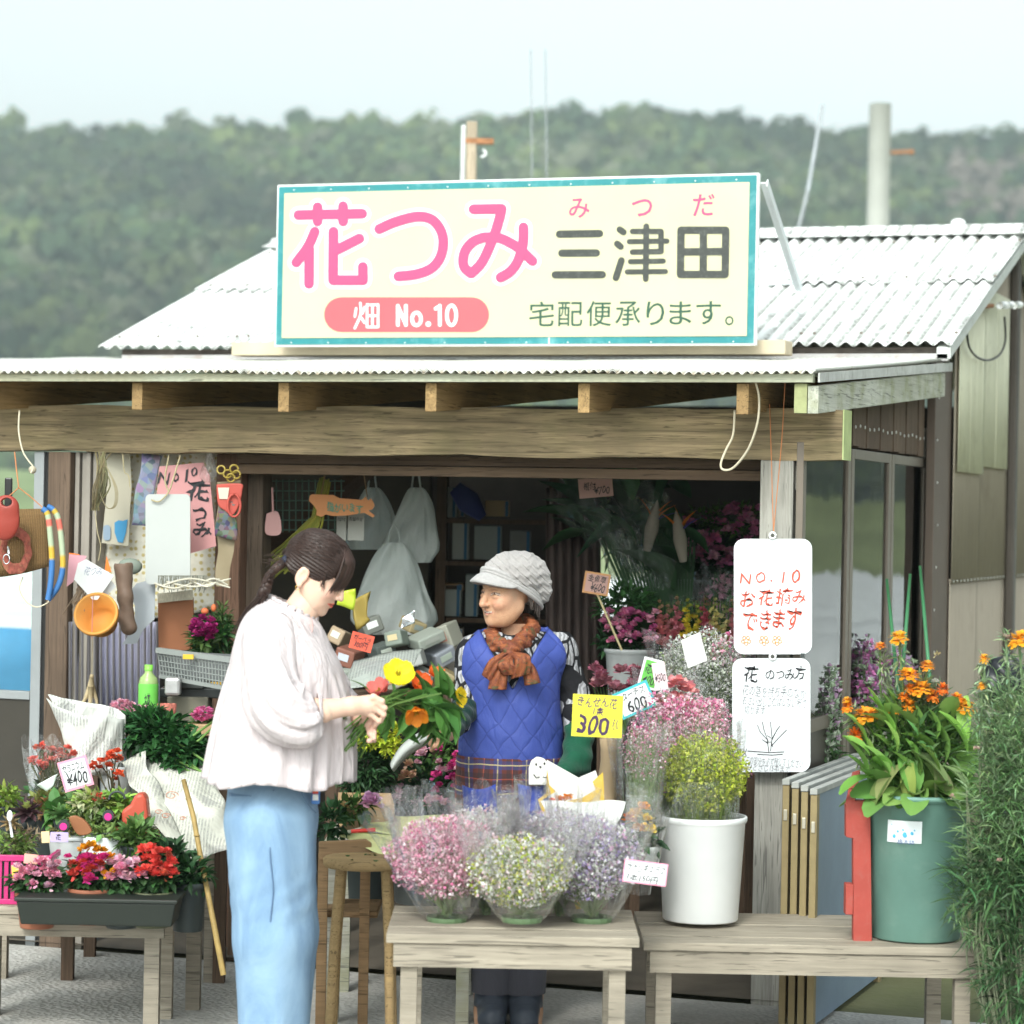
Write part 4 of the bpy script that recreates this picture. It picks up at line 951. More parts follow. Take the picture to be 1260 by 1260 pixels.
def sleeve(mb, path, radii, seed, n=64, amp=.012, nf=9):
    path = smoothpath(path, 6); r = np.interp(np.linspace(0, 1, len(path)), np.linspace(0, 1, len(radii)), radii); T = np.gradient(path, axis=0); T /= np.linalg.norm(T, axis=1)[:, None]
    U = np.array([0, 1., 0]); P = []; a = np.linspace(0, 2*np.pi, n, endpoint=False); L = len(path)
    for i in range(L):
        U = U-T[i]*(U@T[i]); U /= np.linalg.norm(U); Wv = np.cross(T[i], U); t = i/(L-1)
        f = amp*(t**1.5)*(np.sin(nf*a+seed+np.sin(t*5)*1.5)+.6*np.sin(2.3*nf*a+t*4))*(1 if t < .96 else .5)+.006*np.sin(3*a+t*8+seed)
        rr = r[i]+f; P.append(path[i]+rr[:, None]*(np.cos(a)[:, None]*U+np.sin(a)[:, None]*Wv))
    mb.grid(np.array(P), closed_v=True)
sleeve(mb, [Y(338, 768, -.09), Y(335, 795, -.16), Y(340, 830, -.205), Y(354, 862, -.235), Y(378, 874, -.24), Y(398, 870, -.232)], [.055, .074, .076, .082, .084, .078, .048], 1)
sleeve(mb, [Y(398, 870, -.232), Y(400, 870, -.231), Y(403, 870, -.230)], [.050, .044, .040], 2, amp=.004, nf=16)
sleeve(mb, [Y(350, 775, .10), Y(365, 810, .17), Y(385, 850, .19), Y(400, 876, .16), Y(412, 880, .12)], [.06, .075, .08, .078, .055], 4)
wpart('sleeves', mb, BLOUSE, solid=.003, kind='stuff')
mb = MB(); a = Y(391, 768, -.105); mb.tube([Y(386, 759, -.09), Y(387, 767, -.112), Y(388, 776, -.12)], [.002, .006, .001], 8); wpart('button_loop', mb, M('neck_opening', (.55, .36, .34), .8))
# jeans
mb = MB()
def jeansf(p):
    q = p*np.array([1, .92, 1]); d = cone(q, Y(334, 948), Y(335, 1005), .122, .130)
    for s_ in (-1, 1): d = smin(d, smin(cone(q, Y(335, 1010, s_*.060), Y(340, 1150, s_*.075), .122, .112), cone(q, Y(340, 1150, s_*.075), (X(347), s_*.08, .06), .112, .090), .02), .035)
    w_ = .0035*np.sin(p[..., 0]*55+p[..., 2]*7+p[..., 1]*20)*np.sin(p[..., 2]*6+1)+.0012*np.sin(p[..., 2]*95-p[..., 0]*60)*np.exp(-((p[..., 2]-.52)/.08)**2)
    return smax(d+w_, .05-p[..., 2], .01)
V, Q = nets(jeansf, (-.20, -.27, .03), (.20, .27, z(940)), .0065); mb.add(relax(V, Q, 1), Q)
jo = wpart('jeans', mb, DENIM)
mb = MB(); mb.tube(smoothpath([Y(372, 960, -.132), Y(378, 975, -.135), Y(386, 988, -.115), Y(392, 996, -.09)], 4), .0016, 5); wpart('stitching', mb, M('denim_seam', (.10, .17, .27), .8), parent=jo, kind='stuff')
bpk = clothmat('denim_pocket', (.13, .23, .37), .3)
P = [[Y(285+30*u+3*v, 972+44*v+(5 if 0 < u < 1 else 0)*(v > .9), 0) for v in np.linspace(0, 1, 7)] for u in np.linspace(0, 1, 7)]
for row in P:
    for q in row: xx = (q[0]-Y(336, 990)[0])/.128; q[1] = -.150*math.sqrt(max(.02, 1-xx*xx))-.006
mb = MB().grid(np.array(P)); wpart('back_pocket', mb, bpk, parent=jo, solid=.004)
mb = MB()
for sx in (-.4, .4, 1.4): mb.tube([P[0][0]+(.0, -.002, 0), P[0][-1]+(.0, -.002, 0)] if sx < 0 else ([P[-1][0]+(0, -.002, 0), P[-1][-1]+(0, -.002, 0)] if sx < 1 else [P[i][-1]+(0, -.002, 0) for i in range(7)]), .0014, 5)
mb.tube([p_+np.array([0, -.001, 0]) for p_ in [Y(342+2*math.sin(i*.8), 965+i*12, 0)+np.array([0, -(.146+.020*min(1, i/3)+.035*min(1, max(0, i-3)/3)), 0]) for i in range(14)]], .0022, 5)
wpart('seams', mb, M('denim_dark_seam', (.10, .17, .28), .8), parent=jo, kind='stuff')
mb = MB(); mb.tube(smoothpath([Y(346, 962, -.150), Y(348, 1000, -.212), Y(346, 1080, -.225)], 4), .0012, 5)
for s_ in (-1, 1):
    mb = MB(); V, Q = nets(lambda p: smin(cone(p, (X(345)-.03, s_*.1, .045), (X(345)+.17, s_*.1, .035), .048, .042), cone(p, (X(345)-.02, s_*.1, .05), (X(345)-.02, s_*.1, .10), .045, .045), .02), (X(345)-.12, s_*.1-.07, -.005), (X(345)+.25, s_*.1+.07, .16), .008)
    V[:, 2] = np.maximum(V[:, 2], .005); mb.add(relax(V, Q, 2), Q); wpart('shoe', mb, M('white_shoe', (.6, .6, .58), .6))

# ================================================================== OLD WOMAN
D2 = 8.4; k2 = K(D2); B2 = np.array([G(640, 1000, D2)[0], D2, 0])
def O(px, py, dy=0): p = G(px, py, D2) - B2; return np.array([p[0], dy, p[2]])
E_ = Thing('person', 'smiling old woman in a grey knitted cap, brown scarf and quilted blue apron', 'person', B2, view=True)
def epart(name, mb, mats, smooth=True, **k): return E_.part(name, mb, mats, smooth, local=True, **k)
hc2 = O(626, 729, 0); yw = R_(52); fw2 = np.array([-math.sin(yw)*math.cos(R_(4)), -math.cos(yw)*math.cos(R_(4)), -math.sin(R_(4))]); H2 = axes(fw2, (.08, 0, 1))
mb = MB(); headmesh(mb, hc2, H2, .97, True)
osk = (.50, .29, .18)
def obody(p):
    d = cone(p, O(632, 748, .02), O(634, 795, .03), .046, .046)
    d = smin(d, cone(p, O(592, 812, .0), O(678, 806, .06), .040, .040), .03); d = smin(d, cone(p, O(628, 835, .03), O(630, 930, .03), .10, .11), .05)
    d = smin(d, cone(p, O(630, 940, .03), O(630, 1000, .03), .13, .14), .06)
    for s_ in (-1, 1):
        x = O(630, 1000)[0]+s_*.075; d = smin(d, cone(p, (x, .03, O(0, 1000)[2]), (x, .02, .42), .08, .052), .03); d = smin(d, cone(p, (x, .02, .42), (x, .04, .08), .05, .036), .02); d = smin(d, cone(p, (x, .02, .04), (x, -.13, .03), .036, .03), .02)
    return d
V, Q = nets(obody, (-.22, -.2, -.02), (.25, .25, 1.26), .009); mb.add(relax(V, Q, 2), Q, osk)
def ohand(p):     # her right hand reaching to the flowers
    d = cone(p, O(566, 880, -.16), O(553, 893, -.30), .024, .022); d = smin(d, cone(p, O(553, 893, -.30), O(547, 893, -.35), .022, .026), .015)
    for i in range(4):
        a = O(543+i, 883+i*6, -.37); b = O(536+i, 884+i*7, -.385); c = O(531+i*1.5, 889+i*7, -.37)
        d = smin(d, smin(cone(p, a, b, .009, .0085), cone(p, b, c, .0085, .007), .003), .006)
    return smin(d, cone(p, O(549, 886, -.36), O(541, 878, -.39), .010, .008), .006)
lo = O(520, 925); hi = O(575, 862); hand(mb, ohand, (lo[0], -.43, lo[2]), (hi[0], -.13, hi[2]), osk, .0025)
epart('body', mb, AGED)
# shirt with a leaf print
def leafprint():
    t = NT('leaf_print_shirt'); tc = t.n('TexCoord'); mp = t.n('Mapping'); mp.inputs['Scale'].default_value = (1, 1, .62); mp.inputs['Rotation'].default_value = (0, .5, 0); t.l(tc.outputs['Object'], mp.inputs[0])
    v = t.n('TexVoronoi', feature='F1'); v.inputs['Scale'].default_value = 27; t.l(mp.outputs[0], v.inputs[0]); v2 = t.n('TexVoronoi', feature='DISTANCE_TO_EDGE'); v2.inputs['Scale'].default_value = 27; t.l(mp.outputs[0], v2.inputs[0])
    inside = t.math('MULTIPLY', t.ramp(v2.outputs['Distance'], .085, .11), t.math('GREATER_THAN', t.n('SeparateColor').outputs[0], -1))
    sc = t.n('SeparateColor'); t.l(v.outputs['Color'], sc.inputs[0]); on = t.math('GREATER_THAN', sc.outputs[0], .30)
    wv = t.n('TexWave'); wv.inputs['Scale'].default_value = 24; wv.inputs['Distortion'].default_value = 9; t.l(tc.outputs['Object'], wv.inputs[0])
    lc = t.mix(t.ramp(wv.outputs['Fac'], .35, .6), (.40, .40, .42), (.22, .22, .23)); c = t.mix(t.math('MULTIPLY', inside, on), (.012, .012, .014), lc)
    return t.done(t.bsdf(c, .8, 0, .2, t.bump(t.noise(tc.outputs['Object'], 14, 3, .5, .6), .6, .02)))
SHIRT = leafprint()
def shirtf(p):
    d = cone(p, O(588, 808, .0), O(680, 800, .05), .064, .064); d = smin(d, cone(p, O(626, 830, .03), O(628, 940, .03), .135, .142), .07)
    d = smin(d, cone(p, O(686, 797, .06), O(707, 858, .08), .058, .050), .03); d = smin(d, cone(p, O(707, 858, .08), O(712, 905, -.02), .052, .045), .02)
    d = smin(d, cone(p, O(585, 806, .0), O(576, 855, -.03), .054, .046), .03); d = smin(d, cone(p, O(576, 855, -.03), O(566, 884, -.13), .042, .038), .02)
    d = smin(d, cone(p, O(632, 800, .01), O(632, 782, .015), .075, .058), .03); d = smax(d, -cone(p, O(632, 740, .0), O(632, 772, .0), .055, .05), .008)
    d = smax(d, O(0, 945)[2]-p[..., 2], .01)
    return d+.003*np.sin(p[..., 2]*70+p[..., 0]*60)*np.sin(p[..., 1]*50+p[..., 0]*30)
V, Q = nets(shirtf, (-.26, -.22, O(0, 960)[2]), (.28, .26, O(0, 765)[2]), .006); mb = MB(); mb.add(relax(V, Q, 1), Q); epart('shirt', mb, SHIRT)
GS = clothmat('green_arm_cover', (.008, .075, .040), .5)
def ac(p):
    d = cone(p, O(714, 893, .0), O(708, 935, -.10), .048, .045); d = smin(d, cone(p, O(708, 935, -.10), O(690, 948, -.20), .044, .030), .02); return d+.003*np.sin(p[..., 2]*120+p[..., 0]*40)
V, Q = nets(ac, O(670, 975, -.28), O(745, 868, .10), .005); mb = MB(); mb.add(relax(V, Q, 1), Q); epart('arm_cover', mb, GS)
def ac2(p):
    d = cone(p, O(572, 872, -.09), O(556, 891, -.27), .042, .034); return d+.003*np.sin(p[..., 2]*110+p[..., 1]*70)
V, Q = nets(ac2, O(535, 920, -.33), O(592, 850, -.03), .005); mb = MB(); mb.add(relax(V, Q, 1), Q); epart('arm_cover', mb, clothmat('dark_green_cover', (.006, .03, .025), .5))
# apron
def quilt():
    t = NT('quilted_blue'); tc = t.n('TexCoord'); sp = t.n('SeparateXYZ'); t.l(tc.outputs['Object'], sp.inputs[0])
    wob = t.math('MULTIPLY', t.math('SUBTRACT', t.noise(tc.outputs['Object'], 7, 3, .5), .5), .06)
    def tri(a, b): s = t.math('ADD', t.math('ADD', t.math('MULTIPLY', sp.outputs[0], a), t.math('MULTIPLY', sp.outputs[2], b)), wob); return t.math('ABSOLUTE', t.math('SUBTRACT', t.math('FRACT', t.math('MULTIPLY', s, 1/.058)), .5))
    m_ = t.math('MAXIMUM', tri(.80, .6), tri(-.80, .6)); line = t.ramp(m_, .455, .495); puff = t.math('SUBTRACT', 1, t.math('POWER', t.math('MULTIPLY', m_, 2), 4))
    c = t.mix(t.noise(tc.outputs['Object'], 10, 3, .5), (.036, .058, .245), (.052, .082, .32)); c = t.mix(t.math('MULTIPLY', line, .45), c, (.015, .022, .13))
    h = t.math('ADD', puff, t.math('MULTIPLY', t.noise(t.coord((1, 1, .4)), 15, 4, .6, 1), 3.2))
    return t.done(t.bsdf(c, .6, 0, .25, t.bump(h, .5, .004)))
def plaid():
    t = NT('tartan_cotton'); tc = t.n('TexCoord'); sp = t.n('SeparateXYZ'); t.l(tc.outputs['Object'], sp.inputs[0])
    wob = t.math('MULTIPLY', t.math('SUBTRACT', t.noise(tc.outputs['Object'], 7, 2, .5), .5), .02)
    def fr(ax, per, off): return t.math('FRACT', t.math('ADD', t.math('MULTIPLY', t.math('ADD', sp.outputs[ax], wob), 1/per), off))
    def band(x, c0, w_): return t.math('LESS_THAN', t.math('ABSOLUTE', t.math('SUBTRACT', x, c0)), w_)
    u = fr(0, .088, .32); v = fr(2, .088, .1); c = t.mix(0, (.105, .033, .027), (0, 0, 0))
    for x in (u, v):
        c = t.mix(t.math('MULTIPLY', band(x, .5, .15), .42), c, (.02, .06, .20)); c = t.mix(t.math('MULTIPLY', band(x, .12, .10), .5), c, (.03, .03, .035)); c = t.mix(t.math('MULTIPLY', band(x, .88, .07), .5), c, (.03, .03, .035))
        c = t.mix(t.math('MULTIPLY', band(x, .5, .022), .7), c, (.50, .42, .20)); c = t.mix(t.math('MULTIPLY', band(x, .01, .016), .55), c, (.45, .10, .06))
    return t.done(t.bsdf(c, .85, 0, .2, t.bump(t.noise(t.coord((1, 1, .3)), 14, 3, .6, 1), .8, .02)))
QB, PL = quilt(), plaid()
zb = O(0, 922)[2]
def apronf(p):
    d = cone(p, O(592, 808, .0), O(676, 800, .05), .074, .074); d = smin(d, cone(p, O(626, 835, .02), O(630, 940, .02), .152, .170), .08)
    arm = np.minimum(cone(p, O(700, 772, .05), O(728, 870, .06), .060, .075), cone(p, O(572, 785, -.0), O(545, 870, -.02), .042, .052)); d = smax(d, -arm, .012)
    # V neck
    q = p-O(629, 845, 0); vv = np.abs(q[..., 0]-.004)*1.7-q[..., 2]; front = smax(vv, p[..., 1]-.03, .01); d = smax(d, -front, .008); d = smax(d, -cone(p, O(632, 740, .01), O(632, 790, .01), .07, .078), .01)
    d = smax(d, zb-p[..., 2], .004)
    return d+.0028*np.sin(p[..., 0]*48+p[..., 2]*26)*np.sin(p[..., 2]*31-p[..., 0]*20)
V, Q = nets(apronf, (-.25, -.25, zb-.012), (.25, .28, O(0, 760)[2]), .0055); mb = MB(); mb.add(relax(V, Q, 1), Q); epart('apron_bib', mb, QB)
mb = MB(); loft(mb, [(O(0, 917)[2], O(562, 917)[0], O(699, 917)[0], .02, .165), (O(0, 940)[2], O(561, 940)[0], O(700, 940)[0], .02, .172), (O(0, 980)[2], O(558, 980)[0], O(702, 980)[0], .02, .18), (O(0, 1032)[2], O(554, 1030)[0], O(704, 1030)[0], .02, .185), (O(0, 1060)[2], O(552, 1060)[0], O(706, 1060)[0], .02, .19)], 90, .010, 11, 8, z0=O(0, 917)[2], z1=O(0, 1060)[2])
sk_ = epart('apron_skirt', mb, PL, solid=.003)
BLUEC = clothmat('apron_blue', (.030, .056, .31), .5)
def pocket(corners, dy):
    tl, tr_, br, bl = [O(*c, 0) for c in corners]; mb = MB(); P = []; n = 14
    for i in range(n+1):
        u = i/n; row = []
        for j in range(n+1):
            v = j/n; q = (tl*(1-u)+tr_*u)*(1-v)+(bl*(1-u)+br*u)*v; sag = .012*math.sin(math.pi*u)*(1-v)
            xx = (q[0]-O(630, 980)[0])/.19; y = .02-.19*math.sqrt(max(0, 1-xx*xx))-.012-.012*math.sin(math.pi*u)-.003*math.sin(u*9+v*7)
            row.append((q[0], y, q[2]-sag))
        P.append(row)
    mb.grid(np.array(P)[:, ::-1]); return epart('pocket', mb, BLUEC, parent=sk_, solid=.004)
pocket([(570, 962), (610, 958), (616, 1030), (574, 1026)], 0); pocket([(637, 957), (682, 955), (684, 1026), (642, 1026)], 0)
epart('trousers', MB().tube([(O(612, 1000)[0], .02, O(0, 1040)[2]), (O(610, 1000)[0], .02, .10)], [.085, .065], 20).tube([(O(648, 1000)[0], .02, O(0, 1040)[2]), (O(650, 1000)[0], .02, .10)], [.085, .065], 20), clothmat('dark_trousers', (.04, .04, .05), .4), kind='stuff')
for x in (610, 650):
    xx = O(x, 1000)[0]; mb = MB(); V, Q = nets(lambda p: smin(cone(p, (xx, .03, .06), (xx, -.14, .04), .052, .045), cone(p, (xx, .03, .06), (xx, .03, .22), .055, .06), .02), (xx-.08, -.22, -.01), (xx+.08, .12, .30), .009)
    V[:, 2] = np.maximum(V[:, 2], .004); mb.add(relax(V, Q, 2), Q); epart('boot', mb, M('rubber_boot', (.05, .06, .08), .35))
# cap: rounded knitted crown, bands and peak
def knit():
    t = NT('grey_knit'); tc = t.n('TexCoord'); sp = t.n('SeparateXYZ'); t.l(tc.outputs['Object'], sp.inputs[0])
    zig = t.math('PINGPONG', t.math('ADD', sp.outputs[0], sp.outputs[2]), .014)
    s = t.math('FRACT', t.math('MULTIPLY', t.math('ADD', t.math('ADD', t.math('MULTIPLY', sp.outputs[2], .9), t.math('MULTIPLY', sp.outputs[0], .62)), zig), 1/.026))
    h = t.math('POWER', t.math('SINE', t.math('MULTIPLY', s, math.pi)), .6); groove = t.ramp(h, .42, .12)
    wv = t.n('TexWave'); wv.inputs['Scale'].default_value = 130; wv.inputs['Distortion'].default_value = 1.5; t.l(tc.outputs['Object'], wv.inputs[0])
    c = t.mix(t.noise(tc.outputs['Object'], 60, 3, .6), (.36, .335, .325), (.47, .44, .43)); c = t.mix(t.math('MULTIPLY', groove, .3), c, (.22, .215, .22))
    b = t.bsdf(c, .95, 0, .15, t.bump(t.math('ADD', t.math('MULTIPLY', h, 1.2), t.math('MULTIPLY', wv.outputs['Fac'], .25)), .8, .006)); b.inputs['Sheen Weight'].default_value = .3; return t.done(b)
KN = knit(); KP = M('grey_knit_plain', (.39, .375, .37), .95, .12, 120, .6, 400, sheen=.3)
def hp2(P): return (P-hc2)@H2/.97
def capf(P):
    p = hp2(P); d = ell(p, (0, -.028, .054), (.098, .116, .080)); d = smin(d, ell(p, (0, -.090, .004), (.084, .058, .062)), .03)
    d = smax(d, -(p[..., 2]-.024-.62*p[..., 1]), .006)
    q = p.copy(); zz = np.sin((p[..., 2]*.9+np.abs(((p[..., 0]+p[..., 1])*22) % 1-.5)*.022)*230)
    return d*.97-.0022*np.clip(zz, -.6, 1)
V, Q = nets(capf, hc2-(.16, .16, .10), hc2+(.17, .17, .17), .0028); mb = MB(); mb.add(relax(V, Q, 1, .2), Q); cap_ = epart('knitted_cap', mb, KN)
def H2w(p): return (np.array(p)*.97)@H2.T+hc2
def bandpt(a, r=1.0, dz=0):
    x = .083*math.sin(a)*r; y = -.012+.098*math.cos(a)*r; return (x, y, .020+.62*y+dz)
for j, dz in enumerate((.010, .0, -.010)):
    mb = MB(); mb.tube([H2w(bandpt(a, 1.02+.01*j, dz)) for a in np.linspace(-math.pi, math.pi, 60)], .0072, 8); epart('cap_band', mb, KP, parent=cap_)
mb = MB(); P = []
for a in np.linspace(-1.15, 1.15, 30):
    e = math.cos(a/1.15*math.pi/2)**.6; row = []
    for j in range(8):
        t_ = j/7; b = np.array(bandpt(a, 1.02+.02*t_, -.006)); b[1] += .050*t_*e; b[0] *= 1+.05*t_; b[2] += -.020*t_*e*t_-.004*t_-.10*abs(b[0])*t_*.6
        row.append(H2w(b))
    P.append(row)
mb.grid(np.array(P)); epart('cap_peak', mb, KP, parent=cap_, solid=.009)
mb = MB(); rg = np.random.default_rng(5)
for i in range(90):
    s_ = rg.choice([-1, 1]); a = s_*rg.uniform(1.6, 2.9); b0 = np.array(bandpt(a, .92, -.01)); b1 = b0+(rg.normal(0, .004), -.004, -rg.uniform(.02, .05)); mb.tube([H2w(b0), H2w((b0+b1)/2+(0, -.003, 0)), H2w(b1)], [.002, .0022, .0005], 4, (rg.uniform(1, 3),)*3, cap=False)
for i in range(40):
    x = rg.uniform(-.05, .05); b0 = np.array((x, .083-abs(x)*.5, .045)); mb.tube([H2w(b0), H2w(b0+(x*.15, .001, -.012))], [.001, .0003], 4, (2,)*3, cap=False)
epart('hair', mb, hairmat('dark_grey_hair', (.045, .036, .032)), kind='stuff')
# scarf
def scarfmat():
    t = NT('rust_scarf'); co = t.coord(); n = t.noise(co, 34, 5, .7, 1.5); n2 = t.noise(co, 16, 4, .6, 2)
    c = t.mix(t.ramp(n, .4, .6), (.30, .095, .035), (.16, .045, .025)); c = t.mix(t.ramp(n2, .58, .64), c, (.10, .085, .035)); c = t.mix(t.math('MULTIPLY', t.ramp(t.noise(co, 60, 3, .6), .62, .68), .7), c, (.03, .02, .02))
    return t.done(t.bsdf(c, .6, 0, .3, t.bump(n, .5, .01)))
SCF = scarfmat()
def scf(p):
    d = 1e3
    for i in range(2):
        pts = [O(607, 786+i*8, -.060), O(605, 778+i*8, .0), O(625, 768, .085), O(650, 765+i*6, .075), O(655, 771+i*8, .01), O(645, 783+i*6, -.055), O(629, 796, -.112)]
        for a, b in zip(pts[:-1], pts[1:]): d = smin(d, cone(p, a, b, .019, .020), .012)
        d = smin(d, cone(p, O(607, 786+i*8, -.060), O(628, 796, -.115), .019, .016), .012)
    d = smin(d, ell(p, O(629, 798, -.128), (.026, .022, .022)), .008)
    f = .0025*np.sin(p[..., 0]*130+p[..., 2]*170)+.002*np.sin(p[..., 2]*330+p[..., 1]*160)
    return d+f
V, Q = nets(scf, O(585, 835, -.17), O(675, 745, .13), .004); mb = MB(); mb.add(relax(V, Q, 1, .3), Q)
def ribbon(a, b, c, w0, w1, tw=0, seed=0, n=16, m_=9):
    pts = smoothpath([a, b, c], n//2); L = len(pts); P = []
    for i, p in enumerate(pts):
        t_ = i/(L-1); wd = w0+(w1-w0)*math.sin(t_*math.pi/2); row = []
        for j in range(m_):
            u = (j/(m_-1)-.5); row.append(p+np.array([math.cos(tw), 0, math.sin(tw)])*u*wd+np.array([0, -1, 0])*(.010*math.cos(u*3)+.006*math.sin(u*14+seed+t_*3)))
        P.append(row)
    mb.grid(np.array(P))
ribbon(O(628, 800, -.13), O(617, 820, -.165), O(612, 844, -.17), .020, .056, 0, 1)
ribbon(O(630, 800, -.13), O(648, 816, -.16), O(655, 838, -.165), .020, .048, .2, 2)
ribbon(O(627, 800, -.135), O(610, 812, -.17), O(601, 832, -.16), .018, .046, -.6, 3)
ribbon(O(630, 801, -.14), O(642, 806, -.19), O(640, 828, -.18), .022, .060, .3, 4)
ribbon(O(630, 801, -.14), O(622, 812, -.19), O(630, 826, -.18), .022, .056, .1, 5)
epart('scarf', mb, SCF, solid=.0025)

# small things the two carry
mb = MB(); q = [(650, 958), (650, 938), (653, 929), (660, 924), (668, 926), (674, 932), (678, 944), (678, 958)]; Pq = [O(x, y, -.205) for x, y in q]; n_ = len(Pq); mb.add(Pq+[p+np.array([0, .02, 0]) for p in Pq], [tuple(range(n_))[::-1], tuple(range(n_, 2*n_))]+[(i, (i+1) % n_, (i+1) % n_+n_, i+n_) for i in range(n_)])
T = Thing('white_pouch', 'white rounded animal shaped pouch sticking out of the apron pocket', 'pouch', B2, view=True); T.part('pouch', mb, M('white_felt', (.74, .73, .69), .8, .04), local=True, bevel=.004)
T.part('face_marks', MB().ball(O(659, 933, -.207), (.003, .0015, .004), 5).ball(O(669, 932, -.207), (.003, .0015, .004), 5).ball(O(664, 936, -.207), (.004, .0015, .003), 5).tube([O(656, 945, -.207), O(659, 949, -.207), O(663, 948, -.207)], .0016, 4).tube([O(667, 948, -.207), O(671, 949, -.207), O(673, 945, -.207)], .0016, 4), M('face_ink', (.03, .03, .03), .6), local=True, kind='stuff')
T = Thing('pocket_charm', 'small red white and blue fabric charm at the hip pocket of the jeans', 'charm', B1, view=True)
T.part('charm', MB().box(Y(386, 985, -.10), Y(397, 956, -.085)), M('charm_blue', (.08, .20, .48), .7), local=True, bevel=.004); T.part('patch', MB().box(Y(388, 972, -.104), Y(395, 962, -.101)), M('charm_red', (.65, .10, .06), .7), local=True); T.part('patch', MB().box(Y(388, 980, -.104), Y(395, 973, -.101)), M('charm_white', (.7, .7, .68), .7), local=True)
# ================================================================== HELPERS FOR THE GOODS
ROD = ([(math.cos(a)*1, y, math.sin(a)*1) for y in (0, 1) for a in (0, 2.09, 4.19)], [(0, 1, 4, 3), (1, 2, 5, 4), (2, 0, 3, 5)])
def rods(mb, A, B, r, col, mi=0):
    A = np.asarray(A, float); B = np.asarray(B, float); D = B-A; L = np.linalg.norm(D, axis=1); n = len(A)
    r = np.broadcast_to(r, (n,)); scatter(mb, ROD, A, np.stack([r, L, r], 1), frames(D), col, mi)
def ink(name, col): return M(name, col, .5, .25, 60, 0)
BLK = ink('black_ink', (.03, .03, .035)); REDI = ink('red_ink', (.72, .10, .06)); ORI = ink('orange_ink', (.85, .38, .14))
def flat(name, col, rough=.6): return bpy.data.materials.get(name) or M(name, col, rough, .05, 8, .1, 40)
def card(px, py, D, w_, h, ang, face, texts, label, border=None, bw=.07, stick=None, yaw=0, group=None, lean=0, name='price_card', cat='price card', th=.0015, rnd=False):
    k = K(D); c = G(px, py, D); a = R_(ang); y = R_(yaw); l = R_(lean)
    ux = np.array([math.cos(a)*math.cos(y), math.sin(y), math.sin(a)]); uy = np.array([-math.sin(a), 0, math.cos(a)]); uy = uy+np.array([0, math.sin(l), 0]); ux /= np.linalg.norm(ux); uy -= ux*(ux@uy); uy /= np.linalg.norm(uy); n = np.cross(ux, uy)
    W_, H_ = w_*k, h*k; T = Thing(name, label, cat, c-uy*H_/2, group, view=True)
    def q(s_, t0, t1, mb): P = [c+ux*W_*s_*i/2+uy*H_*s_*j/2 for i, j in ((-1, -1), (1, -1), (1, 1), (-1, 1))] if not isinstance(s_, tuple) else [c+ux*(W_/2-s_[0])*i+uy*(H_/2-s_[0])*j for i, j in ((-1, -1), (1, -1), (1, 1), (-1, 1))]; mb.hexa([p+n*t0 for p in P]+[p+n*t1 for p in P]); return mb
    if border:
        T.part('border', q((0,), -th, 0, MB()), border); T.part('board', q((bw*H_,), .0002, .0009, MB()), face)
    else: T.part('board', q((0,), -th, .0009, MB()), face)
    for (s_, (u0, v0, u1, v1), mt, *off) in texts:
        mb = MB(); text_on(mb, s_, c+n*.0009, ux, uy, ((u0-.5)*W_, (v0-.5)*H_, (u1-.5)*W_, (v1-.5)*H_), off[0] if off else .006, .0008, slant=off[1] if len(off) > 1 else .15, jit=1)
        if mb.n: T.part('lettering', mb, mt, kind='stuff')
    if stick:
        p = c-uy*H_*.3-n*.004; T.part('stick', MB().tube([p, G(stick[0], stick[1], D+.05)], .004, 6, (1, 1, 1)), flat('bamboo_stick', (.55, .47, .26)))
    return T
def vessel(px, py, D, wpx, hpx, label, cat, mat, taper=.82, name='bucket', rim=.006, fill=None, group=None, depthk=1, thing=None, hole=True):
    k = K(D); r = wpx*k/2; H_ = hpx*k; c = G(px, py, D); b = c-(0, 0, H_)
    T = thing or Thing(name, label, cat, b, group, view=True)
    th = .004
    prof = [(r*taper*.0+.001, 0), (r*taper, 0), (r*(taper+.02), .004), (r*.985, H_-.022), (r, H_-.02), (r+rim, H_-.012), (r+rim, H_-.003), (r+rim*.5, H_), (r-th, H_-.001), (r*.97-th, H_-.02), (r*taper-th, .01), (.001, .01)]
    mb = MB(); mb.lathe(prof, b, 40); T.part('body', mb, mat, True)
    if fill: T.part('soil', MB().lathe([(.001, H_-.035), (r*.955-th, H_-.035)], b, 24), flat('potting_soil', (.06, .045, .03), .9))
    return T, b, r, H_
def wrapcone(mb, base, top, r0, r1, seed, peaks=3, pk=.05, fold=.12, n=96, m_=10, flare=1.0, oy=1.0):
    rg = np.random.default_rng(seed); a = np.linspace(0, 2*np.pi, n, endpoint=False); ph = rg.uniform(0, 6.28, 4); base = np.array(base); top = np.array(top); P = []
    edge = pk*(np.abs(np.sin(peaks*a/2+ph[0]))*1.6-.6+.35*np.sin(7*a+ph[1]))
    for j in range(m_):
        t = j/(m_-1); r = r0+(r1-r0)*t**flare; r = r*(1+fold*t*np.sin(9*a+ph[2])+fold*.6*t*np.sin(17*a+ph[3]+3*t)+.03*np.sin(31*a))
        c = base+(top-base)*t; P.append(np.stack([c[0]+r*np.cos(a), c[1]+r*np.sin(a)*oy, c[2]+edge*t**3], 1))
    mb.grid(np.array(P), closed_v=True); return mb
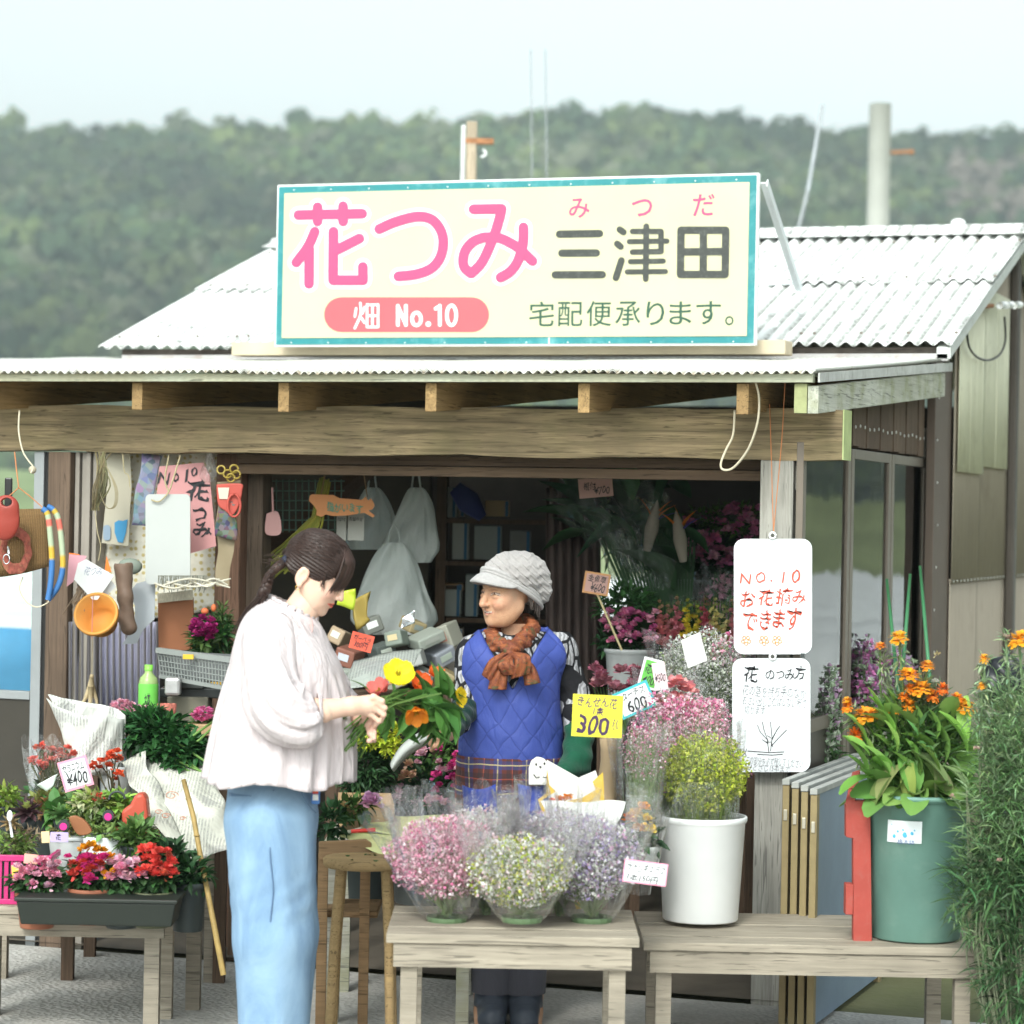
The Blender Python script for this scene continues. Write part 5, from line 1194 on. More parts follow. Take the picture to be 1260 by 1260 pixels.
def cloud(mb, c, rad, n, cols, size, rg=rng, shell=.5, wts=None):
    d = sph(n, rg); rad = np.array(rad); sh_ = rg.uniform(shell, 1, (n, 1)); lump = 1+.10*np.sin(d[:, :1]*6+1)*np.sin(d[:, 2:]*7)
    p = np.array(c)+d*rad*sh_*lump; cols = np.array(cols, float); ci = rg.choice(len(cols), n, p=wts)
    cc = np.clip(cols[ci]*rg.uniform(.75, 1.2, (n, 1)), 0, 1); scatter(mb, STAR, p, size*rg.uniform(.5, 1.4, n), rotmats(n, rg), cc); return p
def gyp(T, c, rad, n, cols, size, foot, seed, stems=140, wts=None, gcol=(.22, .32, .12), nm='blossom'):
    rg = np.random.default_rng(seed); mb = MB(); p = cloud(mb, c, rad, n, cols, size, rg, wts=wts); T.part(nm, mb, PETAL, kind='stuff')
    mb = MB(); pts = p[rg.integers(0, len(p), stems)]; mid = pts*.45+np.array(foot)*.55+rg.normal(0, .012, (stems, 3)); rods(mb, np.tile(foot, (stems, 1))+rg.normal(0, .006, (stems, 3)), mid, .0011, jitc(gcol, stems, rg)); rods(mb, mid, pts, .0007, jitc(gcol, stems, rg))
    q = p[rg.integers(0, len(p), stems*3)]; j = rg.integers(0, stems, stems*3); rods(mb, mid[j], q, .0005, jitc(gcol, stems*3, rg)); T.part('stems', mb, ATTR, kind='stuff')
def plantpart(T, name, fn, mat=None, kind='stuff', label=None): mb = MB(); fn(mb); return T.part(name, mb, mat or ATTR, kind=kind, label=label)
CREAMP = M('white_paper', (.72, .72, .70), .8, .05, 8, .3, 12); KRAFT = M('kraft_paper', (.38, .28, .17), .8, .12, 8, .4, 14); CARDB = M('cardboard', (.40, .27, .15), .85, .1, 6, .15, 30)
def newsprint(name='newsprint', base=(.60, .61, .57)):
    t = NT(name); co = t.coord(); n = t.noise(co, 5, 4, .6, 1.2); rows = t.math('GREATER_THAN', t.math('FRACT', t.math('MULTIPLY', (lambda s_: (t.l(co, s_.inputs[0]), s_.outputs[0])[1])(t.n('SeparateXYZ')), 95)), .45)
    b = t.n('TexBrick'); b.inputs['Scale'].default_value = 1; b.inputs['Brick Width'].default_value = .05; b.inputs['Row Height'].default_value = .009; b.inputs['Mortar Size'].default_value = .003
    mp = t.n('Mapping'); mp.inputs['Rotation'].default_value = (1.57, .2, .1); t.l(co, mp.inputs[0]); t.l(mp.outputs[0], b.inputs[0])
    fine = t.ramp(t.noise(t.coord((300, 300, 190)), 1, 2, .5), .42, .5); col = t.ramp(t.noise(co, 8, 2, .4), .44, .47)
    txt = t.math('MULTIPLY', t.math('MULTIPLY', rows, fine), col)
    c = t.mix(t.math('MULTIPLY', txt, .5), base, (.12, .12, .13)); c = t.mix(t.math('MULTIPLY', t.ramp(t.noise(co, 9, 2, .4), .60, .64), .35), c, (.25, .25, .26))
    return t.done(t.bsdf(c, .85, 0, .2, t.bump(n, .8, .03)))
NEWS = newsprint()
def crumple(P, amp, seed, sc=9):
    P = np.array(P, float); q = P.reshape(-1, 3); s_ = seed*1.7
    d = np.stack([np.sin(q[:, 0]*sc*3+s_)*np.cos(q[:, 2]*sc*4+s_), np.sin(q[:, 0]*sc*5+q[:, 2]*sc*3+s_)+.5*np.sin(q[:, 2]*sc*11+q[:, 0]*sc*7), np.cos(q[:, 0]*sc*4-q[:, 2]*sc*5+s_)*.5], 1)*amp
    return (q+d).reshape(P.shape)
def sheet(corners, D, n=18, amp=.008, seed=0, bulge=0):
    tl, tr_, br, bl = [G(*c, d_) for c, d_ in zip(corners, D if isinstance(D, (list, tuple)) else [D]*4)]; P = []
    for i in range(n+1):
        u = i/n; P.append([(tl*(1-u)+tr_*u)*(1-v)+(bl*(1-u)+br*u)*v-np.array([0, bulge*math.sin(math.pi*u)*math.sin(math.pi*v), 0]) for v in np.linspace(0, 1, n+1)])
    return crumple(np.array(P)[:, ::-1], amp, seed)
def outline(pts, D, th=.004, c=None, smooth=False, mb=None):      # flat thing with its own outline, given thickness
    pts = smoothpath(pts+[pts[0]], 4)[:-1] if smooth else pts; P = [G(x, y, D) for x, y in pts]; mb = mb or MB(); n = len(P)
    V = [p for p in P]+[p+np.array([0, th, 0]) for p in P]; mb.add(V, [tuple(range(n)), tuple(range(2*n-1, n-1, -1))]+[(i, i+n, (i+1) % n+n, (i+1) % n) for i in range(n)], c); return mb

# ================================================================== DISPLAY BENCHES (carry the goods)
def bench(x0, x1, D, dp, z, label, planks=5, legs=True):
    a = G(x0, 1000, D)[0]; b = G(x1, 1000, D)[0]; T = Thing('display_bench', label, 'bench', ((a+b)/2, D+dp/2, 0), view=True); m_ = bpy.data.materials.get('bench_wood') or wood('bench_wood', (.33, .29, .23), 'x', .25)
    for i in range(planks): y0 = D+dp*i/planks; T.part('plank', MB().box((a, y0+.004, z-.025), (b, y0+dp/planks-.004, z+.002*(i % 2))), m_, bevel=.002)
    for x in (a+.04, b-.08):
        for y in (D+.03, D+dp-.07): T.part('leg', MB().box((x, y, 0), (x+.045, y+.045, z-.026)), m_)
    T.part('apron_rail', MB().box((a+.02, D+.012, z-.09), (b-.02, D+.03, z-.027)), m_)
    return T
BZ = .36
bench(795, 1215, 7.82, .62, BZ, 'low plank bench under the white bucket and the green pot')
bench(478, 790, 7.28, .52, .455, 'low plank bench under the wrapped gypsophila bundles', 4)
bench(-60, 212, 8.02, .42, .40, 'plank bench carrying the planters of pink and red flowers', 4)
bench(-60, 262, 8.50, .60, .58, 'taller plank bench behind the planters under the newspaper cone', 5)

# ================================================================== PINK / WHITE / LILAC GYPSOPHILA BUNDLES
PK = [(.84, .42, .56), (.88, .60, .68), (.90, .78, .82), (.70, .20, .38)]; WT = [(.80, .80, .78), (.75, .80, .70), (.82, .78, .80)]; YG = [(.50, .58, .06), (.62, .66, .12), (.36, .48, .06), (.66, .64, .2)]; LV = [(.48, .40, .66), (.60, .52, .72), (.70, .66, .74), (.66, .42, .58)]
def bundle(px, py, D, rx, ry, cols, n, label, seed, topy, footy=1136, size=.0048, wts=None, grp='wrapped gypsophila bundles in front', rimf=1.15, pk=.085):
    k = K(D); c = G(px, py, D); f = G(px+4, footy, D); T = Thing('gypsophila_bundle', label, 'flowers', f, grp, view=True)
    gyp(T, c, (rx*k, rx*k*.8, ry*k), n, cols, size, f+(0, 0, .03), seed, wts=wts)
    tp = G(px, topy, D); mb = wrapcone(MB(), f, tp, .05, rx*k*1.1, seed, pk=pk, flare=.75, oy=.8, fold=.24); T.part('wrap', mb, CELLO, True)
    T.part('tie', MB().lathe([(.056, .005), (.058, .012), (.058, .02)], f, 16), flat('green_band', (.10, .16, .08))); return T
bundle(546, 1056, 7.52, 72, 52, PK, 8500, 'pink gypsophila bundle in clear film, leftmost of the front bundles', 21, 1012, wts=[.4, .3, .2, .1])
bundle(638, 1072, 7.42, 70, 46, WT+WT+YG+PK[1:3], 7000, 'white and yellow gypsophila bundle in clear film between the pink and lilac ones', 22, 1030)
bundle(724, 1058, 7.56, 70, 52, LV+WT, 8000, 'lilac gypsophila bundle in clear film behind the pink bordered card', 23, 1008, size=.0050)
bundle(594, 1034, 7.66, 58, 42, PK[1:3]+WT, 5200, 'palest pink gypsophila bundle tucked behind between the pink and white ones', 25, 1000)
bundle(684, 1034, 7.66, 56, 40, PK[1:3]+LV+WT, 5200, 'pale mixed gypsophila bundle tucked behind between the white and lilac ones', 26, 1004)
T = Thing('film_sleeves', 'upright clear film sleeves standing in front of the blue apron pockets', 'plastic film', G(600, 1080, 7.6), view=True)
for i, (x, y, x2, y2, w_) in enumerate(((583, 969, 590, 1060, 13), (572, 985, 576, 1060, 10), (652, 982, 662, 1060, 12), (661, 992, 676, 1060, 11), (595, 1022, 600, 1070, 14), (706, 1003, 700, 1070, 16))):
    P = []
    for u in np.linspace(-1, 1, 9): P.append([G(x2+u*w_*(1-v*.92)+(x-x2)*v, y2+(y-y2)*v, 7.62+.03*i)+np.array([0, .02*math.sin(u*5+v*6+i), 0]) for v in np.linspace(0, 1, 10)])
    T.part('film', MB().grid(np.array(P)), CELLO, True)

# mustard and white paper bouquet
D = 7.85; T = Thing('paper_bouquet', 'bouquet wrapped in mustard and white paper below the yellow price card', 'bouquet', G(712, 1140, D), view=True); MUST = M('mustard_paper', (.60, .40, .06), .7, .08, 9, .3, 20)
T.part('inner_paper', outline([(676, 975), (673, 935), (712, 957), (733, 948), (741, 975), (740, 1040), (700, 1050), (672, 1010)], D+.08), CREAMP)
T.part('outer_paper', outline([(673, 945), (676, 966), (684, 974), (668, 984), (672, 1000), (700, 985), (716, 982), (733, 972), (729, 962), (742, 950), (744, 990), (745, 1040), (712, 1130), (690, 1050), (664, 992), (662, 984), (672, 976)], D+.02), MUST)
T.part('outer_fold', MB().grid(sheet([(664, 986), (770, 986), (745, 1040), (690, 1050)], D-.06, 10, .006, 3, .03)), CREAMP, True)
for x, y, c in ((690, 986, (.85, .25, .02)), (681, 990, (.70, .10, .03)), (699, 984, (.85, .35, .03))): T.part('flower', (lambda mb: (pom(mb, G(x, y, D-.03), 9*K(D), c, 40), mb)[1])(MB()), PETAL)
# small white wrapped pot of yellow flowers
T, b, r, H_ = vessel(790, 1040, 7.95, 42, 34, 'small film wrapped pot of yellow and orange flowers left of the white bucket', 'flower pot', M('clear_pot', (.45, .47, .46), .4), .75, 'flower_pot')
plantpart(T, 'leaves', lambda mb: bushleaves(mb, b+(0, 0, H_+.02), (.05, .05, .05), 60, .045, .45, DGRN))
for i, (x, y, c) in enumerate(((783, 1003, (.85, .50, .02)), (796, 1010, (.88, .66, .03)), (775, 1010, (.80, .22, .03)), (800, 1024, (.85, .62, .03)), (787, 1022, (.85, .4, .02)), (792, 996, (.8, .35, .02)))): T.part('flower', (lambda mb: (pom(mb, G(x, y, 7.9), 11*K(7.9), c, 45), mb)[1])(MB()), PETAL)
T.part('film', wrapcone(MB(), b, b+(0, 0, .17), .045, .075, 9, pk=.03), CELLO, True)
# kraft roll and tall film beside it
T = Thing('kraft_roll', 'rolled brown paper standing behind the mustard bouquet', 'paper roll', G(750, 1100, 8.1), view=True)
P = crumple(np.array([[G(747+14*math.cos(a)*(1-.3*v)+6*v-4, 1100+(908-1100)*v, 8.1)+np.array([0, .04*math.sin(a), 0]) for a in np.linspace(0, 6.1, 16)] for v in np.linspace(0, 1, 14)]), .004, 2); T.part('paper', MB().grid(P), KRAFT, True, solid=.002)
T = Thing('film_wrapped_bouquet', 'tall clear film bouquet of pink gypsophila left of the white bucket', 'bouquet', G(785, 1100, 8.05), view=True)
gyp(T, G(792, 925, 8.05), (.075, .06, .10), 900, PK, .004, G(785, 1060, 8.05), 33, 80); T.part('wrap', wrapcone(MB(), G(788, 1100, 8.05), G(786, 900, 8.05), .03, .085, 31, pk=.06, fold=.2), CELLO, True)

# ================================================================== WHITE BUCKET
T, b, r, H_ = vessel(864, 1003, 8.2, 108, 128, 'large white bucket of yellow green and pink gypsophila beside the post', 'bucket', WHITEP, .84, 'bucket', rim=.004)
f = b+(0, 0, .06)
gyp(T, G(866, 952, 8.16), (.142, .12, .125), 5200, YG, .0056, f, 41, 200, [.35, .35, .2, .1], (.25, .34, .08), 'yellow_green_blossom')
gyp(T, G(886, 950, 8.26), (.068, .09, .13), 2200, PK+[(.42, .25, .5)], .0048, f, 42, 120, [.35, .3, .15, .1, .1], nm='pink_blossom')
gyp(T, G(812, 915, 8.26), (.100, .09, .17), 3000, PK, .0052, f, 43, 120, nm='pink_blossom')
gyp(T, G(850, 888, 8.30), (.130, .08, .085), 3400, PK, .0052, f, 44, 100, nm='pink_blossom')
T.part('film_patch', MB().grid(sheet([(838, 962), (884, 962), (884, 1000), (822, 1004)], 8.05, 10, .004, 4, .02)), CELLO, True)
T.part('wrap', wrapcone(MB(), G(860, 1010, 8.2), G(850, 890, 8.2), .12, .155, 45, pk=.05, fold=.08), CELLO, True)
T = Thing('white_gypsophila_bouquet', 'white gypsophila bouquet in clear film behind the hanging boards', 'bouquet', G(880, 1010, 9.0), view=True)
gyp(T, G(866, 835, 8.98), (.185, .10, .165), 8000, WT+[(.35, .45, .2)], .0052, G(872, 1000, 9.0), 46, 260, [.4, .25, .2, .15], (.16, .24, .10))
gyp(T, G(897, 805, 8.95), (.07, .05, .08), 220, PK, .007, G(880, 900, 8.95), 47, 14, nm='pink_blossom')
gyp(T, G(910, 915, 9.02), (.10, .06, .13), 1800, PK+[(.42, .25, .5)], .0055, G(880, 1000, 9.0), 49, 60, nm='pink_blossom')
T.part('wrap', wrapcone(MB(), G(868, 1000, 8.98), G(870, 812, 8.98), .05, .19, 48, pk=.09, fold=.14), CELLO, True)
T.part('label_sheet', MB().grid(sheet([(838, 788), (862, 778), (870, 812), (846, 822)], 8.78, 6, .002, 4)), CREAMP, True)
T = Thing('carnation_bouquet', 'film wrapped bouquet of soft pink carnations behind the price cards', 'bouquet', G(825, 980, 8.5), view=True)
rg = np.random.default_rng(50)
for i in range(22):
    x, y = 782+rg.uniform(0, 66), 866+rg.uniform(-30, 34); mb = MB(); pom(mb, G(x, y, 8.38+rg.uniform(-.04, .05)), 15*K(8.5), (.80, .34, .36) if i % 3 else (.84, .50, .50), 50); T.part('carnation', mb, PETAL)
T.part('wrap', wrapcone(MB(), G(822, 975, 8.5), G(825, 850, 8.5), .04, .11, 51, pk=.06, fold=.18), CELLO, True)
plantpart(T, 'stems', lambda mb: rods(mb, np.tile(G(822, 970, 8.5), (16, 1)), np.array([G(795+4*i, 875, 8.52) for i in range(16)]), .002, GRN))
T = Thing('dusky_carnation_bunch', 'bunch of dusky pink carnations in the shade behind the yellow card', 'flowers', G(755, 930, 9.0), view=True)
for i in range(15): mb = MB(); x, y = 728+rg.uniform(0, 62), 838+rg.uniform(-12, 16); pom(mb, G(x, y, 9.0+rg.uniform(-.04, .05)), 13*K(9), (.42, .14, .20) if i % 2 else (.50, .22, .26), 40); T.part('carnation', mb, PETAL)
plantpart(T, 'stems', lambda mb: rods(mb, np.tile(G(758, 935, 9.0), (15, 1)), np.array([G(730+4*i, 845, 9.02) for i in range(15)]), .002, GRN))

# ================================================================== PRICE CARDS
YEL = flat('yellow_card', (.66, .60, .05)); PKB = flat('pink_border', (.82, .33, .45)); CYB = flat('teal_card_border', (.06, .42, .46)); WCD = flat('white_card', (.74, .76, .77)); PCD = flat('dull_pink_card', (.50, .30, .26)); RCD = flat('red_card', (.75, .12, .07))
VIO = ink('violet_ink', (.10, .05, .14))
card(735, 881, 7.86, 62, 52, -1.5, YEL, [('きんせん花', (.10, .70, .88, .95), VIO), ('1束', (.42, .52, .62, .70), VIO), ('300', (.12, .06, .74, .50), ink('deep_violet', (.06, .03, .08)), .018), ('えん', (.80, .20, .93, .45), VIO)], 'yellow handwritten card priced 300 beside the old woman')
card(781, 861, 8.25, 46, 34, 25, WCD, [('スターチス', (.05, .62, .85, .90), BLK), ('600', (.25, .10, .78, .56), BLK, .012)], 'white card with teal border priced 600 above the yellow card', CYB, .09)
card(800, 829, 8.32, 24, 38, -14, flat('green_card', (.13, .45, .08)), [('花束', (.2, .5, .8, .8), BLK), ('400', (.2, .15, .8, .42), BLK)], 'bright green oval tag tucked behind the teal bordered card', WCD, .08)
card(812, 832, 8.30, 16, 34, 10, flat('pale_pink_tag', (.72, .55, .58)), [('¥500', (.1, .3, .9, .6), BLK)], 'narrow pale pink tag right of the green tag')
card(794, 1074, 7.30, 54, 28, -6, WCD, [('ラナンキュラス', (.08, .50, .94, .88), BLK), ('1本150円', (.10, .08, .80, .42), BLK)], 'white card with pink border at the foot of the lilac bundle', PKB, .07)
card(93, 952, 8.42, 37, 38, 17, WCD, [('ゼラニウム', (.12, .60, .85, .88), BLK), ('¥400', (.16, .14, .86, .56), BLK, .012)], 'white card with pink border priced 400 among the red flowers', PKB, .08, stick=(96, 1010))
card(445, 790, 9.25, 28, 21, -14, RCD, [('ガーベラ', (.12, .55, .88, .85), BLK), ('300円', (.2, .12, .8, .5), BLK)], 'red orange handwritten card in the clutter between the two women')
card(733, 600, 9.75, 42, 24, 6, PCD, [('根付', (.15, .4, .5, .8), BLK), ('¥700', (.45, .15, .9, .55), BLK)], 'dull pink card priced 700 among the big leaves at the top')
card(734, 718, 9.6, 32, 27, -8, PCD, [('金魚草', (.15, .55, .85, .88), BLK), ('¥600', (.3, .12, .85, .5), BLK)], 'pinkish card priced 600 on a bamboo stick', flat('orange_edge', (.55, .28, .12)), .09, stick=(765, 800))
card(20, 1072, 8.0, 11, 16, 5, flat('small_yellow', (.80, .55, .10)), [], 'tiny yellow tag in the left planter', name='plant_tag', cat='plant tag')
card(38, 1057, 8.0, 17, 12, -5, flat('small_salmon', (.80, .40, .33)), [], 'tiny salmon tag in the left planter', name='plant_tag', cat='plant tag')
card(73, 1030, 8.1, 22, 12, 0, flat('small_lilac', (.50, .42, .70)), [('花', (.3, .2, .6, .8), BLK)], 'tiny lilac tag beside the succulents', name='plant_tag', cat='plant tag')
card(56, 1030, 8.12, 10, 14, 4, flat('small_cream', (.80, .62, .35)), [], 'tiny cream tag left of the lilac tag', name='plant_tag', cat='plant tag')
T = Thing('plastic_spoon_label', 'white plastic spoon stuck in the left planter', 'plant label', G(13, 1030, 8.05), view=True); mb = MB(); mb.ball(G(12, 1004, 8.05), (.009, .004, .017), 8); mb.tube([G(12, 1010, 8.05), G(15, 1030, 8.05)], .004, 6); T.part('spoon', mb, WHITEP, True, kind='stuff')
# ================================================================== BOUQUET HELD BETWEEN THE WOMEN
D = 7.66; T = Thing('hand_bouquet', 'loose bunch of poppies and green leaves held between the women', 'bouquet', G(470, 880, D-.12), view=True)
rg = np.random.default_rng(61); hd = G(468, 868, 7.46)
def poppy(px, py, D_, rpx, col, cup=.5, up=(-.1, -.9, .35)):
    mb = MB(); c = G(px, py, D_); r = rpx*K(D_); up = np.array(up, float); up /= np.linalg.norm(up); a = np.cross(up, (0, .2, 1)); a /= np.linalg.norm(a); b = np.cross(a, up)
    for i in range(6):
        th = i*math.pi*2/6+.3; P = []; dd = math.cos(th)*a+math.sin(th)*b; tt = np.cross(up, dd)
        for u in np.linspace(0, 1, 7): P.append([c+dd*r*u*math.cos(v*.25)+tt*r*v*.72*math.sin(math.pi*(.12+u*.78))+up*(r*cup*u*u+.06*r*math.sin(v*9+i*2)*u+.05*r*math.sin(u*8+v*5)) for v in np.linspace(-1, 1, 9)])
        mb.grid(np.array(P), np.clip(np.array(col)*rg.uniform(.85, 1.1), 0, 1))
    for k in range(20): q = c+up*r*.2+rg.normal(0, r*.12, 3); mb.tube([c, q], .0012, 3, (.6, .5, .05))
    return T.part('flower', mb, PETAL, True)
poppy(490, 831, 7.50, 20, (.92, .80, .02), .45, (.15, -.75, .65)); poppy(512, 876, 7.5, 15, (.88, .30, .02), .8, (.1, -.6, -.6)); poppy(467, 850, 7.62, 15, (.80, .20, .17), .7, (-.3, -.5, .8)); poppy(516, 842, 7.68, 14, (.85, .14, .02), .7, (.3, -.6, .6)); poppy(535, 832, 7.72, 10, (.86, .18, .03), 1.1, (.3, -.3, 1)); poppy(565, 858, 7.62, 13, (.90, .66, .02), .3, (.9, -.45, .1)); poppy(505, 860, 7.60, 9, (.75, .35, .30), .8, (.1, -.8, .3))
mb = MB()
L = []
for i in range(46):
    x, y = (rg.uniform(488, 560), rg.uniform(832, 900)); L.append((x, y))
LV_ = [(520, 838, 30, 12, 100), (545, 836, 34, 14, 60), (500, 862, 40, 16, 10), (528, 858, 44, 16, 8), (552, 852, 38, 15, 22), (536, 872, 46, 17, -40), (520, 880, 40, 15, -75), (548, 880, 44, 15, -55), (500, 885, 40, 15, -85), (482, 882, 34, 13, -70), (560, 872, 30, 12, -20), (530, 895, 36, 14, -78), (555, 840, 30, 13, 75), (515, 852, 34, 13, 40), (492, 852, 26, 11, 60), (540, 862, 40, 15, 5), (545, 890, 34, 13, -60), (476, 896, 30, 12, -80), (562, 884, 26, 11, -50), (508, 900, 36, 13, -88), (498, 872, 38, 14, -30), (550, 866, 36, 14, 35), (536, 886, 46, 17, -60), (548, 897, 44, 16, -70), (556, 884, 42, 17, -45), (524, 893, 44, 16, -85), (540, 905, 34, 13, -80), (546, 876, 44, 17, -25), (560, 895, 36, 14, -60)]
BL = leaf_tpl(5, .35, .35)
for j in range(2):
    for x, y, ln, wd, an in LV_:
        a = R_(an+rg.normal(0, 14)); k = K(7.6); ln2 = ln*1.15*k; d = np.array([math.cos(a), rg.normal(0, .35), math.sin(a)]); p = G(x+rg.normal(0, 5)*j, y+rg.normal(0, 5)*j, 7.56+.07*j+rg.uniform(-.03, .04))-d*ln2*.55
        lm = MB() if j == 0 else mb; scatter(lm, BL, [p], np.array([[wd*1.5*k, ln2, ln2]]), frames(np.array([d]), rg), jitc((.07, .19, .035) if rg.uniform() < .6 else (.11, .26, .06), 1, rg, .2))
        if j == 0: T.part('leaf', lm, ATTR, True)
T.part('foliage', mb, ATTR, True, kind='stuff')
mb = MB()
for i in range(22):
    e = G(rg.uniform(480, 550), rg.uniform(840, 890), 7.56+rg.uniform(-.03, .08)); h0 = hd+rg.normal(0, .010, 3); t_ = G(rg.uniform(412, 448), rg.uniform(882, 938), 7.50+rg.uniform(-.04, .06)); mb.tube(smoothpath([e, (e+h0)/2+(0, 0, .004), h0, (h0+t_)/2+rg.normal(0, .006, 3), t_], 3), .0024, 5, jitc((.14, .26, .06), 1, rg)[0])
T.part('stems', mb, ATTR, kind='stuff')
plantpart(T, 'trailing_leaves', lambda mb: [scatter(mb, BLADE, [G(x, y, 7.5)], np.array([[.014, .075, .07]]), frames(np.array([[dx, .1, dz]])), jitc((.10, .24, .05), 1, rg)) for x, y, dx, dz in ((446, 885, -.7, -.7), (440, 890, -.5, -.9), (452, 893, -.35, -1), (433, 880, -1, -.3), (445, 872, -1, .3), (456, 893, -.2, -1), (428, 884, -1, -.15), (456, 852, -.6, .6))])

# ================================================================== STOOL, BOX AND BUCKETS BETWEEN THE WOMEN
SW = wood('stool_wood', (.42, .29, .14), 'x', .18); D = 7.95; k = K(D)
T = Thing('wooden_stool', 'round wooden stool with leaf scraps on its seat', 'stool', (G(446, 1060, D)[0], D+.1, 0), view=True); c = G(446, 1060, D); c[1] = D+.1
T.part('seat', MB().lathe([(.001, -.028), (.118, -.028), (.124, -.020), (.124, -.006), (.119, 0), (.001, 0)], c, 40), SW, True)
for i in range(4): a = i*math.pi/2+.8; T.part('leg', MB().tube([c+(.095*math.cos(a), .095*math.sin(a), -.03), c+(.115*math.cos(a), .115*math.sin(a), -.25), (c[0]+.13*math.cos(a), c[1]+.13*math.sin(a), 0)], .015, 8, flat=1.4), SW, True)
plantpart(T, 'leaf_scraps', lambda mb: scatter(mb, LEAF, [c+(rng.uniform(-.09, .09), rng.uniform(-.09, .09), .003) for _ in range(9)], .016, frames(np.c_[rng.normal(size=(9, 2)), np.zeros(9)]), (.05, .12, .03)))
T = Thing('wooden_chair', 'wooden chair back behind the round stool', 'chair', (G(425, 1000, 8.2)[0], 8.3, 0), view=True)
cw = wood('chair_wood', (.30, .19, .10), 'x', .2); T.part('back_rail', outline([(392, 1036), (450, 1033), (457, 1038), (457, 1052), (450, 1056), (392, 1058)], 8.2, .02), cw, bevel=.003)
for x in (398, 450): p = G(x, 1050, 8.215); T.part('leg', MB().box((p[0]-.015, 8.205, 0), (p[0]+.015, 8.23, p[2])), cw)
p = G(425, 1120, 8.25); T.part('seat', MB().box((p[0]-.09, 8.23, p[2]-.02), (p[0]+.1, 8.5, p[2])), cw, bevel=.004)
D = 8.35; T = Thing('low_table', 'low plank table holding the cardboard box', 'table', (G(470, 1100, D)[0], D+.2, 0), view=True); a = G(396, 1040, D); b = G(588, 1040, D)
for i in range(4): T.part('plank', MB().box((a[0], D+.16*i, a[2]-.03), (b[0], D+.16*i+.155, a[2])), WG)
for x in (a[0]+.02, b[0]-.06):
    for y in (D+.02, D+.55): T.part('leg', MB().box((x, y, 0), (x+.04, y+.04, a[2]-.031)), WG)
tz = a[2]
T = Thing('cardboard_box', 'open cardboard box with leaves on the low table', 'box', G(452, 1022, 8.45), view=True); q = G(416, 978, 8.5); q2 = G(485, 1018, 8.5)
T.part('front', MB().hexa([G(422, 1023, 8.40), G(485, 1008, 8.48), G(485, 1008, 8.485), G(422, 1023, 8.405), G(420, 988, 8.40), G(484, 990, 8.48), G(484, 990, 8.485), G(420, 988, 8.405)]), CARDB)
T.part('back', MB().hexa([G(416, 1018, 8.62), G(483, 1006, 8.66), G(483, 1006, 8.665), G(416, 1018, 8.625), G(416, 975, 8.62), G(480, 976, 8.66), G(480, 976, 8.665), G(416, 975, 8.625)]), CARDB)
T.part('side', MB().hexa([G(485, 1008, 8.48), G(483, 1006, 8.66), G(484, 1006, 8.66), G(486, 1008, 8.48), G(484, 990, 8.48), G(480, 976, 8.66), G(481, 976, 8.66), G(485, 990, 8.48)]), CARDB)
T = Thing('cut_leaves', 'cut leafy stems with one lilac chrysanthemum in front of the cardboard box', 'flowers', G(430, 1030, 8.3), view=True)
plantpart(T, 'leaves', lambda mb: (bushleaves(mb, G(408, 1013, 8.3), (.045, .05, .055), 110, .045, .5, DGRN), bushleaves(mb, G(436, 994, 8.36), (.05, .04, .03), 70, .045, .5, GRN)))
T.part('flower', (lambda mb: (pom(mb, G(457, 990, 8.32), 19*K(8.32), (.66, .38, .56), 130, pl=.42), mb)[1])(MB()), PETAL)
T.part('bud', (lambda mb: (pom(mb, G(425, 994, 8.30), 9*K(8.3), (.55, .40, .20), 40), mb)[1])(MB()), PETAL)
T = Thing('yellow_paper', 'pale yellow wrapping paper lying on the low table', 'wrapping paper', G(500, 1050, 8.2), view=True); YP = M('pale_yellow_paper', (.66, .68, .32), .75, .06, 6, .3, 12)
T.part('sheet', MB().grid(sheet([(470, 1004), (560, 1003), (545, 1030), (440, 1022)], [8.6, 8.6, 8.3, 8.3], 14, .006, 3, .0)), YP, True, solid=.001)
T.part('sheet', MB().grid(sheet([(412, 1026), (500, 1024), (560, 1052), (470, 1052)], [8.34, 8.30, 8.12, 8.12], 14, .006, 7, .02)), YP, True, solid=.001)
single('red_scissors', MB().tube([G(432, 1023, 8.25), G(462, 1021, 8.25)], .006, 8), flat('red_handle', (.65, .05, .04), .4), 'red handled scissors on the yellow paper', 'scissors', view=True)
def flowerbucket(px, py, D, w_, h, label, mat): return vessel(px, py, D, w_, h, label, 'bucket', mat, .8, 'flower_bucket')
GB = M('grey_bucket', (.22, .24, .24), .4); DB = M('dark_bucket', (.04, .05, .05), .4)
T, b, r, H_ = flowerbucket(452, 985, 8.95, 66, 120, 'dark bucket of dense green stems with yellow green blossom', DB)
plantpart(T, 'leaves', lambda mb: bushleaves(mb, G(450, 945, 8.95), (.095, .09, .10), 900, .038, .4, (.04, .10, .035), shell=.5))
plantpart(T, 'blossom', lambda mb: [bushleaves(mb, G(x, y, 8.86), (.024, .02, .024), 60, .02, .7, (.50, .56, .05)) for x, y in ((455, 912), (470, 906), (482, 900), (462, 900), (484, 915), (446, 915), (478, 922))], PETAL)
T, b, r, H_ = flowerbucket(522, 1000, 9.1, 84, 110, 'grey bucket of peach and magenta stock flowers behind the apron', GB)
plantpart(T, 'leaves', lambda mb: (bushleaves(mb, G(522, 975, 9.1), (.11, .08, .10), 420, .04, .35, DGRN), bushleaves(mb, G(530, 930, 9.15), (.11, .07, .06), 160, .035, .4, GRN)))
rg = np.random.default_rng(71)
